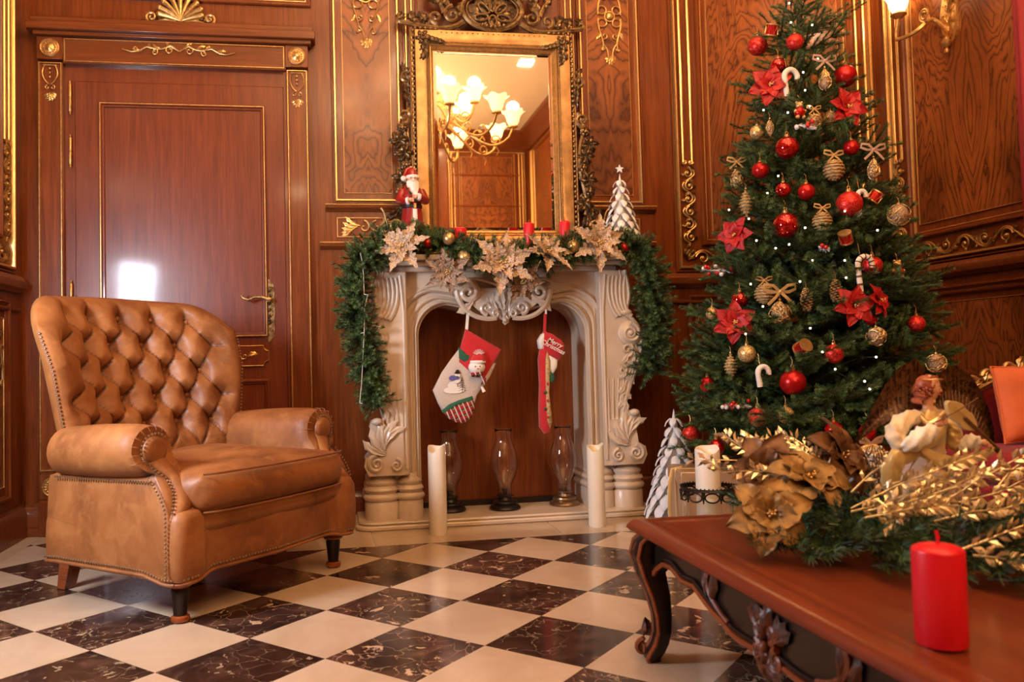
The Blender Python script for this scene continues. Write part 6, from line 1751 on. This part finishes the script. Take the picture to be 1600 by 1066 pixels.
mb.build('bow',M['ribbon_mauve'],t)
# ------------------------------------------------------------------ angel with violin
AY=1.60
an=thing('angel_figurine','winged auburn haired angel figurine in silk robes playing a violin','figurine',at(1455,790,Y=AY))
def ap_(px,py,dy=0): return at(px,py,Y=AY+dy)
def atube(name,pts,rad,mat,n=22,flat=1.0,par=None,wr=0):
    Q=[];R_=[]; P=[ap_(*q) for q in pts]
    for k in range(len(P)-1):
        p0,p1,p2,p3=P[max(k-1,0)],P[k],P[k+1],P[min(k+2,len(P)-1)]
        for i in range(5):
            t=i/5; Q.append(.5*((2*p1)+(-p0+p2)*t+(2*p0-5*p1+4*p2-p3)*t*t+(-p0+3*p1-3*p2+p3)*t**3)); R_.append((rad[k]+(rad[k+1]-rad[k])*t)*.00128)
    Q.append(P[-1]);R_.append(rad[-1]*.00128)
    mb=MB().tube(Q,R_,n,flat=flat)
    if wr:
        for k,q in enumerate(Q):
            for j in range(n):
                i=k*n+j; v=Vector(mb.v[i]); f=1+wr*math.sin(j*2*PI/n*5+k*.9)+wr*.7*math.sin(k*1.9+j*.3); mb.v[i]=tuple(q+(v-q)*f)
    return mb.build(name,M[mat],par or an,smooth=80)
# body under the robe: skirt, bodice
mb=MB(); V=[];Fc=[]; rows=[(1462,640,11,9),(1460,655,20,14),(1456,675,23,17),(1452,695,21,17),(1452,712,26,22),(1450,735,42,34),(1448,760,58,44),(1448,790,72,52),(1448,812,78,56)]
m=40
for j,(cx,cy,rx,ry) in enumerate(rows):
    c=ap_(cx,cy)
    for i in range(m):
        a=2*PI*i/m; f=1+(.09*math.sin(a*9+j*.5)+.05*math.sin(a*4+1))*max(0,(j-3)/5)
        V.append((c.x+rx*.00128*f*math.cos(a),c.y+ry*.00128*f*math.sin(a),c.z))
for j in range(len(rows)-1):
    for i in range(m): Fc.append((j*m+i,j*m+(i+1)%m,(j+1)*m+(i+1)%m,(j+1)*m+i))
body=MB().add(V,Fc).build('robe',M['pink_silk'],an,smooth=80)
V=[];Fc=[]; rows=[(1452,634,8,7),(1453,643,15,10),(1455,650,25,13),(1457,662,25,17),(1456,680,22,18),(1454,700,22,18),(1454,708,24,20)]
for j,(cx,cy,rx,ry) in enumerate(rows):
    c=ap_(cx,cy)
    for i in range(m):
        a=2*PI*i/m; f=1.04+.05*math.sin(a*8+j*.8); V.append((c.x+rx*.00128*f*math.cos(a),c.y+ry*.00128*f*math.sin(a),c.z))
for j in range(len(rows)-1):
    for i in range(m): Fc.append((j*m+i,j*m+(i+1)%m,(j+1)*m+(i+1)%m,(j+1)*m+i))
MB().add(V,Fc).build('bodice',M['gold_silk'],an,smooth=80)
atube('shawl',[(1476,648,-.02),(1470,675,-.03),(1440,700,-.035),(1405,715,-.04),(1392,745,-.03),(1400,775,-.03)],[6,9,11,15,17,11],'gold_silk',20,.4,wr=.15)
atube('shawl',[(1440,700,-.04),(1465,720,-.05),(1500,722,-.045),(1535,712,-.03),(1558,700,-.02)],[9,11,10,8,3],'gold_silk',20,.35,wr=.15)
atube('bodice_trim',[(1436,648,-.012),(1450,662,-.022),(1466,655,-.024),(1478,642,-.012)],[5,6,6,4],'gold_foil',8,.7)
# sleeves
atube('sleeve',[(1438,650,0),(1418,655,-.01),(1402,668,-.02),(1400,686,-.03),(1412,700,-.04)],[9,13,15,14,9],'ivory_silk',wr=.16)
atube('sleeve',[(1408,698,-.04),(1425,692,-.05),(1445,680,-.055),(1460,668,-.055)],[9,14,15,8],'white_silk',wr=.16)
atube('sleeve',[(1474,655,.01),(1488,672,.0),(1492,690,-.01),(1500,700,-.02)],[9,12,14,11],'gold_silk',wr=.12)
atube('sleeve',[(1498,702,-.02),(1508,694,-.025),(1522,690,-.03),(1530,690,-.03)],[9,13,12,6],'white_silk',wr=.15)
def hand(px,py,dy,ang,sc_=1.0):
    p=ap_(px,py,dy); mb=MB().sphere(tuple(p),.0085*sc_,12,8,(1.25,.6,.9)); ca,sa=math.cos(ang),math.sin(ang)
    for q in range(4):
        b=p+Vector((ca*.007-sa*(q-1.5)*.0038,-.003,sa*.007+ca*(q-1.5)*.0038))*sc_; L=(.013,.015,.014,.011)[q]*sc_
        mb.tube([b,b+Vector((ca*L*.55,-.003,sa*L*.55)),b+Vector((ca*L*.9,.003,sa*L*.9-.003))],[.0020*sc_,.0018*sc_,.0013*sc_],7)
    mb.tube([p+Vector((-sa*.006,-.003,ca*.006)),p+Vector((ca*.004-sa*.011,-.006,sa*.004+ca*.011))],[.0024*sc_,.0016*sc_],7)
    return mb.build('hand',M['skin'],an,smooth=70)
hand(1468,662,-.058,.5); hand(1538,692,-.03,-.3)
# neck, head turned to the right with face
hp=ap_(1452,606,-.005); hr=.0228
atube('neck',[(1458,650,0),(1450,636,-.002),(1450,620,-.004)],[11,8,8],'skin')
V=[];Fc=[]; n1,n2=32,24
for j in range(n2+1):
    th=PI*j/n2; z=math.cos(th)
    for i in range(n1):
        a=2*PI*i/n1; x=math.sin(th)*math.cos(a); y=math.sin(th)*math.sin(a)
        # facing +x, slightly to the camera; y negative is the camera side
        sx=.92; f=1
        X=x*sx; Z=z*1.22
        if z<-.1: k_=min(1,(-z-.1)/.9); X=X*(1-.30*k_)+.18*k_*(1 if x>-.9 else 1); y_=y*(1-.42*k_)
        else: y_=y
        y_*=.80
        g=math.exp(-((y)/.20)**2)
        if x>0: X+=g*(.26*math.exp(-((z+.12)/.13)**2)+.08*math.exp(-((z+.42)/.07)**2)+.09*math.exp(-((z+.72)/.12)**2)-.06*math.exp(-((z-.05)/.08)**2)*0)-.07*math.exp(-((abs(y)-.38)/.16)**2)*math.exp(-((z-.06)/.12)**2)
        V.append((X,y_,Z))
for j in range(n2):
    for i in range(n1): Fc.append((j*n1+i,j*n1+(i+1)%n1,(j+1)*n1+(i+1)%n1,(j+1)*n1+i))
rz=Matrix.Rotation(-.65,3,'Z') @ Matrix.Rotation(.15,3,'Y')
W_=lambda v: tuple(hp+rz@(Vector(v)*hr))
head=MB().add([W_(v) for v in V],Fc).build('head',M['skin'],an,smooth=180)
for s in (-1,1):
    MB().sphere(W_((.80,s*.30,.08)),hr*.11,10,8).build('eye',M['white_felt'],head); MB().sphere(W_((.88,s*.30,.07)),hr*.06,8,6).build('pupil',M['black_paint'],head)
    MB().tube([W_((.80,s*.48,.26)),W_((.90,s*.30,.33)),W_((.93,s*.14,.28))],hr*.03,5).build('eyebrow',M['auburn_hair'],head)
MB().tube([W_((.88,-.2,-.50)),W_((.99,0,-.49)),W_((.88,.2,-.50))],[hr*.03,hr*.07,hr*.03],6).build('lips',M['red_wax'],head)
mb=MB(); rh=random.Random(2)
for k in range(110):
    th=rh.uniform(-.35,1)*.95; a=rh.uniform(1.25,2*PI-1.25)
    if th>.62: a=rh.uniform(0,2*PI)
    c=Vector((math.cos(a)*math.sqrt(max(0,1-th*th)),math.sin(a)*math.sqrt(max(0,1-th*th))*.86,th*1.25))*1.04
    P=[]
    for i in range(12): b=i*.9; P.append(W_(c+Vector((.13*math.cos(b)-.02*i,.13*math.sin(b),-.05*i))))
    mb.tube(P,hr*.075,5)
for k in range(16):
    a=PI*(.55+.9*k/15); c=Vector((math.cos(a)*.95,math.sin(a)*.85,-.3)); P=[W_(c+Vector((.12*math.cos(i*.9)-.03*i,.12*math.sin(i*.9),-.10*i))) for i in range(14)]
    mb.tube(P,hr*.085,5)
mb.sphere(W_((-.34,0,.26)),hr*.90,20,14); mb.build('hair',M['auburn_hair'],head,smooth=80)
mb=MB().tube([W_((1.02*math.cos(a),.92*math.sin(a),.80+.15*math.cos(a))) for a in [2*PI*i/24 for i in range(24)]],hr*.07,6,closed=True); mb.build('circlet',M['gilding'],head)
# wings: shaped, cambered and feathered
def wingm(pix,dy0,dy1,name):
    k=len(pix)//2; up=pix[:k]; lo=pix[k:][::-1]; V=[];Fc=[]; nv=8
    for s in (0,1):
        for i in range(k):
            for j in range(nv):
                t=j/(nv-1); x=up[i][0]*(1-t)+lo[i][0]*t; y=up[i][1]*(1-t)+lo[i][1]*t; q=ap_(x,y,dy0+(dy1-dy0)*i/(k-1)+.018*math.sin(PI*t)*1.0)
                V.append((q.x,q.y+(.003 if s else -.003)*math.sin(PI*min(1,max(.15,t))),q.z))
    N=k*nv
    for s in (0,1):
        for i in range(k-1):
            for j in range(nv-1): Fc.append((s*N+i*nv+j,s*N+i*nv+j+1,s*N+(i+1)*nv+j+1,s*N+(i+1)*nv+j))
    w_=MB().add(V,Fc).build(name,M['wing_feather'],an,smooth=60)
    mb=MB()
    for i in range(k-1):
        for q in range(3):
            f=q/3; a0=Vector(up[i]).lerp(Vector(up[i+1]),f); b0=Vector(lo[i]).lerp(Vector(lo[i+1]),f); dd=dy0+(dy1-dy0)*(i+f)/(k-1)
            mb.tube([ap_(a0.x,a0.y,dd-.004),ap_((a0.x+b0.x)/2,(a0.y+b0.y)/2,dd+.014),ap_(b0.x,b0.y,dd-.002)],[.0008,.0012,.0006],4)
    mb.build('feather_quills',M['gold_leaf_brown'],w_,kind='stuff')
wingm([(1450,622),(1445,578),(1432,560),(1408,572),(1383,602),(1362,640),(1345,672),(1333,692),(1336,694),(1352,682),(1372,668),(1392,656),(1412,646),(1428,640),(1440,640),(1455,640)],.03,.02,'wing')
wingm([(1462,620),(1470,580),(1492,570),(1515,585),(1533,612),(1545,640),(1553,672),(1553,704),(1549,704),(1540,690),(1530,676),(1518,664),(1506,656),(1494,648),(1482,642),(1466,640)],.03,.035,'wing')
# violin and bow
vb=MB(); c0=ap_(1478,628,-.045); c1=ap_(1560,706,-.055); ax=(c1-c0).normalized(); sd=ax.cross(Vector((0,-1,0))).normalized(); nn=Vector((0,-1,0)); L=(c1-c0).length
V=[];Fc=[];n=30
outl=[]
for i in range(n):
    a=2*PI*i/n; u=.5-.5*math.cos(a); r=(.30-.04*math.cos(2*PI*u*1.0)-.10*math.exp(-((u-.52)/.12)**2))*math.sqrt(max(0,math.sin(PI*min(1,max(0,u)))))*1.15
    outl.append((u*L*.56,(1 if a<PI else -1)*r*.062))
for h in (-.005,.005): V+=[tuple(c0+ax*a_+sd*b_+nn*h) for a_,b_ in outl]
Fc=[tuple(range(n)),tuple(range(2*n-1,n-1,-1))]+[(i,(i+1)%n,n+(i+1)%n,n+i) for i in range(n)]
vio=MB().add(V,Fc).build('violin_body',M['gold_silk'],an,bevel=.0015)
MB().tube([c0+ax*L*.30+nn*.008,c0+ax*L*.96+nn*.009],[.0035,.0028],8).build('violin_neck',M['gold_leaf_brown'],vio)
MB().tube([c0+ax*L*.94,c0+ax*L*1.0,c0+ax*L*1.0+nn*.006],[.004,.005,.003],8).build('violin_scroll',M['gold_leaf_brown'],vio)
mb=MB()
for q in (-1,0,1): mb.tube([c0+ax*L*.10+sd*q*.0022+nn*.009,c0+ax*L*.95+sd*q*.0012+nn*.013],.0004,4)
mb.build('strings',M['gilding'],vio,kind='stuff')
MB().tube([ap_(1462,660,-.070),ap_(1500,640,-.068),ap_(1528,622,-.066)],.0012,6).build('violin_bow',M['gold_leaf_brown'],an)
# ------------------------------------------------------------------ gift box, lantern candle
gb=thing('gift_box','brown gold wrapped gift box with ribbon beside the fireplace','gift box',(1.354,3.10,0),rotz=-.20)
MB().box(.004,.37,.004,.256,0,.296).build('box',M['gift_paper'],gb,world=False,bevel=.004)
MB().box(0,.374,0,.26,.25,.304).build('lid',M['gift_paper'],gb,world=False,bevel=.004)
MB().box(-.0015,.3755,.10,.125,.0,.3055).build('ribbon',M['ribbon_gold'],gb,world=False,bevel=.001)
MB().tube([(.03,.11,.306),(-.012,.10,.300),(-.028,.08,.25),(-.034,.07,.15),(-.030,.06,.06),(-.026,.05,.004)],.009,8,flat=.2).build('ribbon_tail',M['ribbon_gold'],gb,world=False)
p=at(1107,765,Y=2.75); lx,ly=p.x,2.75
lh=thing('candle_lantern','glass cylinder lantern with black filigree rim behind the coffee table','lantern',(lx,ly,0))
rz_=p.z; R_=.088
MB().lathe([(R_*.9,0),(R_*.95,.004),(R_*.95,rz_-.02),(R_*.95-.003,rz_-.02),(R_*.95-.003,.006),(.001,.006)],36,(lx,ly,0)).build('glass_cylinder',M['glass'],lh,smooth=60)
MB().lathe([(R_,0),(R_+.008,.004),(R_+.004,.014),(R_-.01,.016),(R_-.01,0)],36,(lx,ly,0)).build('foot_ring',M['black_iron'],lh)
rm_=MB()
for z in (rz_+.004,rz_+.010): rm_.tube([(lx+(R_+.006)*math.cos(a),ly+(R_+.006)*math.sin(a),z) for a in [2*PI*i/40 for i in range(40)]],.0032,6,closed=True)
for k in range(44): a=2*PI*k/44; rm_.sphere((lx+(R_+.008)*math.cos(a),ly+(R_+.008)*math.sin(a),rz_+.014),.003,6,4)
for k in range(10):
    a=2*PI*k/10
    P=[(lx+(R_+.006)*math.cos(a+.26*math.cos(t)),ly+(R_+.006)*math.sin(a+.26*math.cos(t)),rz_-.016+.016*math.sin(t)) for t in [2*PI*i/16 for i in range(16)]]; rm_.tube(P,.0032,5,closed=True)
    b=a+PI/10; rm_.tube([(lx+(R_+.006)*math.cos(b),ly+(R_+.006)*math.sin(b),rz_+.002),(lx+(R_+.007)*math.cos(b),ly+(R_+.007)*math.sin(b),rz_-.036)],[.007,.002],6)
rm_.build('filigree_rim',M['black_iron'],lh)
top=at(1107,702,Y=2.75).z
pillar('pillar_candle','white pillar candle with torn rim inside the black filigree lantern',lx,ly,.008,.043,top-.008+.012,'white_wax',True,True,seed=5)
# ------------------------------------------------------------------ settee, cushion, curtain
so=thing('settee','dark red velvet settee with gilt carved crest at the right','settee',(2.54,2.43,0))
MB().box(2.05,3.0,1.90,2.62,.13,.33).build('base',M['velvet_red'],so,bevel=.015)
MB().box(2.055,2.995,1.89,2.54,.33,.440).build('seat_cushion',M['velvet_red'],so,bevel=.035,seg=4)
mb=MB(); mb.poly([(2.04,.33),(3.0,.33),(3.0,.68),(2.66,.69),(2.36,.65),(2.21,.59),(2.04,.56)],2.58,2.66,F=lambda a,h,z:(a,h,z)); mb.build('back',M['velvet_red'],so,bevel=.02,seg=3)
mb=MB(); FS=lambda a,h,z:(a-.09,2.58-h,z-.010)
strand(mb,[(2.13,.59),(2.22,.60),(2.32,.63),(2.45,.685),(2.60,.72),(2.80,.73),(3.03,.71)],.014,.014,.0,FS)
for x,z,r,a,s in ((2.30,.655,.030,0,1),(2.37,.68,.026,PI,-1),(2.45,.705,.022,0,1),(2.42,.655,.022,PI/2,-1),(2.25,.625,.024,PI,1),(2.55,.74,.03,0,-1)): strand(mb,spiral(x,z,r,a,1.3,s,18),.008,.004,.012,FS)
for k in range(8): leaf2(mb,(2.22+.045*k,.615+.014*k),.9-.25*(k%3),.06,.014,.010,FS,0,.016)
mb.build('gilt_crest',M['carved_gold'],so)
for x,y in ((2.09,1.94),(2.96,1.94),(2.09,2.58),(2.96,2.58)): MB().lathe([(.018,0),(.022,.01),(.016,.03),(.028,.10),(.028,.13)],14,(x,y,0)).build('leg',M['carved_gold'],so)
cu2=thing('throw_cushion','orange velvet throw cushion leaning on the red settee','cushion',(2.415,2.485,.575),rot=(-.16,0,.12))
V=[];Fc=[];n=28
for s in (1,-1):
    o=len(V)
    for j in range(n):
        for i in range(n):
            a=-1+2*i/(n-1); b=-1+2*j/(n-1); e=max(0,(1-abs(a)**3.0))*max(0,(1-abs(b)**3.0)); k=1-.05*(1-abs(a)**2*abs(b)**2)
            V.append((a*.20*(1-.06*(1-b*b)**1),-s*.062*e**.55,b*.130*(1-.06*(1-a*a))))
    for j in range(n-1):
        for i in range(n-1): Fc.append((o+j*n+i,o+j*n+i+1,o+(j+1)*n+i+1,o+(j+1)*n+i))
cb_=MB().add(V,Fc).build('cover',M['velvet_orange'],cu2,world=False,smooth=180)
edge=[(a,b) for a,b in [(-1+2*i/20,-1) for i in range(20)]+[(1,-1+2*i/20) for i in range(20)]+[(1-2*i/20,1) for i in range(20)]+[(-1,1-2*i/20) for i in range(20)]]
MB().tube([(a*.20*(1-.06*(1-b*b)),0,b*.130*(1-.06*(1-a*a))) for a,b in edge],.004,6,closed=True).build('piping',M['velvet_orange'],cu2,world=False)
cur=thing('curtain','dark red curtain hanging at the right edge of the room','curtain',(2.98,2.8,0))
V=[];Fc=[];nu=90
for z in (.62,1.4,2.4,3.4,4.05):
    for i in range(nu):
        t=i/(nu-1); y=3.125-.62*t; x=2.975+.035*math.sin(t*34)+.012*math.sin(t*71+z)
        V.append((x,y,z))
for j in range(4):
    for i in range(nu-1): Fc.append((j*nu+i,j*nu+i+1,(j+1)*nu+i+1,(j+1)*nu+i))
o=MB().add(V,Fc).build('cloth',M['curtain_red'],cur,smooth=180); md=o.modifiers.new('th','SOLIDIFY'); md.thickness=.004
MB().tube([(2.98,3.2,4.07),(2.98,2.3,4.07)],.018,12).build('rod',M['gilding'],cur)
# ------------------------------------------------------------------ wall sconce
def glass_shade(c,r,par,mi='shade_light',tilt=None):
    V=[];Fc=[];n=30; rows=[(.34,0),(.42,.10),(.62,.45),(.70,.85),(.82,1.15),(1.08,1.42),(1.22,1.50)]
    for j,(f,h) in enumerate(rows):
        for i in range(n):
            a=2*PI*i/n; w=1+.10*math.cos(6*a)*max(0,(j-3)/3); V.append((c[0]+r*f*w*math.cos(a),c[1]+r*f*w*math.sin(a),c[2]+r*(h+.10*math.cos(6*a)*max(0,(j-4)/2))))
    for j in range(len(rows)-1):
        for i in range(n): Fc.append((j*n+i,j*n+(i+1)%n,(j+1)*n+(i+1)%n,(j+1)*n+i))
    Fc.append(tuple(range(n)))
    return MB().add(V,Fc).build('glass_shade',M[mi],par,smooth=70)
sp0=at(1487,32,X=XR); sn=thing('wall_sconce','brass wall sconce with lit frosted glass tulip shade at upper right','wall lamp',(XR,sp0.y,sp0.z)); FRs=FR
mb=MB(); a0,z0=sp0.y,sp0.z
pts=[]
for k in range(24):
    t=2*PI*k/24; pts.append((a0+.055*math.cos(t)*(1+.08*math.cos(5*t)),z0+.02+.15*math.sin(t)*(1+.05*math.cos(5*t))))
mb.poly(pts,0,.018,F=FR); 
for s in (1,-1):
    for q in range(4): leaf2(mb,(a0,z0-.06+.05*q),PI/2-s*.7,.06,.012,.018,FR,0,.012)
mb.lathe([(.001,-.17),(.010,-.165),(.012,-.15),(.006,-.142),(.010,-.135),(.020,-.125),(.024,-.11),(.014,-.10),(.016,-.09),(.03,-.08)],16,(XR-.035,a0,z0)); mb.build('backplate',M['gilding'],sn)
shp=at(1404,24,X=2.93)
for s,tg in ((1,shp),(-1,Vector((2.93,a0-(shp.y-a0)*.9,shp.z+.28)))):
    st0=Vector((XR-.02,a0,z0-.06+(0 if s>0 else .1))); b1=Vector((XR-.04,a0+s*.10,z0+.02+(0 if s>0 else .15)))
    P=bez(tuple(st0),tuple(st0+Vector((-.03,s*.14,.20))),tuple(tg+Vector((.04,-s*.20,-.16))),tuple(tg+Vector((0,s*.02,-.12))),16)+bez(tuple(tg+Vector((0,s*.02,-.12))),tuple(tg+Vector((0,s*.03,-.08))),tuple(tg+Vector((0,0,-.03))),tuple(tg),6)[1:]
    mb=MB().tube(P,[.011]*len(P),8); c=Vector(P[9])
    mb.tube([(c.x,c.y+.035*math.cos(a)*(1-i/40),c.z+.045+.035*math.sin(a)*(1-i/40)) for i,a in [(i,-PI/2+i*.42) for i in range(26)]],.0065,6)
    for q in range(5): leaf2(mb,(P[5+q][1],P[5+q][2]-.0),(.3+.5*q)*s,.05,.010,XR-P[5+q][0],FR,0,.010)
    mb.build('arm',M['gilding'],sn)
    MB().lathe([(.010,-.02),(.018,-.016),(.030,-.006),(.040,.002),(.034,.010),(.030,.012),(.001,.012)],20,tuple(tg)).build('shade_holder',M['gilding'],sn)
    glass_shade((tg.x,tg.y,tg.z+.012),.072,sn,'sconce_glow')
    point('sconce_bulb',(tg.x-.0,tg.y,tg.z+.16),9,WARM,.04)
# ------------------------------------------------------------------ chandelier (seen in the mirror)
BULBS=[]; hx_,hy_,hz_=.84,1.28,2.74
cd=thing('chandelier','gilt chandelier with frosted glass tulip shades seen in the mirror','chandelier',(hx_,hy_,hz_))
MB().lathe([(.001,-.32),(.02,-.31),(.03,-.28),(.012,-.25),(.04,-.21),(.06,-.15),(.03,-.09),(.02,-.02),(.05,.04),(.06,.10),(.025,.16),(.018,.5),(.012,1.38)],20,(hx_,hy_,hz_)).build('stem',M['gilding_bright'],cd)
MB().lathe([(.07,1.40),(.08,1.44),(.06,1.51)],24,(hx_,hy_,hz_)).build('ceiling_rose',M['gilding_bright'],cd)
for n_,rad,dz,ph in ((10,.72,.02,.2),(6,.42,.20,.5)):
    for k in range(n_):
        a=2*PI*k/n_+ph; e=Vector((math.cos(a),math.sin(a),0)); O=Vector((hx_,hy_,hz_))
        P=bez(tuple(O+e*.03+Vector((0,0,-.05+dz))),tuple(O+e*rad*.35+Vector((0,0,.22+dz))),tuple(O+e*rad*.6+Vector((0,0,-.38+dz))),tuple(O+e*rad*.95+Vector((0,0,-.12+dz))),18)+[tuple(O+e*rad+Vector((0,0,-.04+dz)))]
        mb=MB().tube(P,.011,6)
        for q in (6,11,15):
            c=Vector(P[q]); mb.tube([tuple(c+e*(.05*math.cos(b)*(1-i/26))+Vector((0,0,.045+.05*math.sin(b)*(1-i/26)))) for i,b in [(i,-PI/2+i*.45) for i in range(18)]],.007,5)
            mb.tube([tuple(c),tuple(c+e*.03+Vector((0,0,-.05))),tuple(c+e*.01+Vector((0,0,-.09)))],[.008,.006,.002],5)
        mb.build('arm',M['gilding_bright'],cd)
        tp=O+e*rad+Vector((0,0,-.04+dz)); MB().lathe([(.01,-.01),(.04,.002),(.036,.014),(.001,.014)],16,tuple(tp)).build('shade_holder',M['gilding_bright'],cd)
        glass_shade((tp.x,tp.y,tp.z+.012),.082,cd,'chandelier_glow')
        if k%2==0 or n_==6: BULBS.append((tp.x,tp.y,tp.z+.17)); point('chandelier_bulb',(tp.x,tp.y,tp.z+.17),CH_W,WARM,.05)

# unseen chandelier copy, added behind the camera to brighten the mirrored ceiling
for _o in (cd,): 
    c2=copy_tree(cd); c2.location=(hx_-.55,hy_-3.75,hz_); c2['label']='unseen copy of the gilt chandelier added behind the camera to brighten the ceiling'; c2['group']='matching gilt chandeliers'; cd['group']='matching gilt chandeliers'
for x,y,z in BULBS[::2]: point('added_fill_bulb',(x-.55,y-3.75,z),62,WARM,.05)  # point lamps added with the unseen copy to lift the ceiling

# ------------------------------------------------------------------ GROUPS of repeats
GR={'wire_ball':'wire ornaments on the tree','wire_drop':'wire ornaments on the tree','wire_onion':'wire ornaments on the tree','twine_ball':'twine ornaments on the tree','twine_spindle':'twine ornaments on the tree',
 'pine_cone':'pine cones on the tree','drum_ornament':'drum ornaments on the tree','candy_cane':'candy canes on the tree','bear_ornament':'bear ornaments on the tree','berry_pick':'berry picks on the tree',
 'hurricane_lamp':'hurricane lamps in the fireplace opening','christmas_stocking':'stockings hung in the fireplace opening','wooden_tree':'white wooden trees'}
for o in list(COL.objects):
    if o.parent or 'category' not in o or 'group' in o: continue
    b=o.name.split('.')[0]; ont=math.hypot(o.location.x-TX,o.location.y-TY)<.85 and o.location.z>.35
    if b in GR and (ont or not GR[b].endswith('on the tree')): o['group']=GR[b]
    elif b=='bauble': o['group']='baubles on the christmas tree' if ont else 'baubles in the mantel garland'
    elif b=='poinsettia': o['group']='red poinsettias on the tree' if ont else ('gold poinsettias on the coffee table' if o.location.y<2.2 else 'lace poinsettias on the mantel')
    elif b=='pillar_candle' and o.location.z>1: o['group']='red candles on the mantel'
    elif b=='pillar_candle' and o.location.y>2: o['group']='white pillar candles'
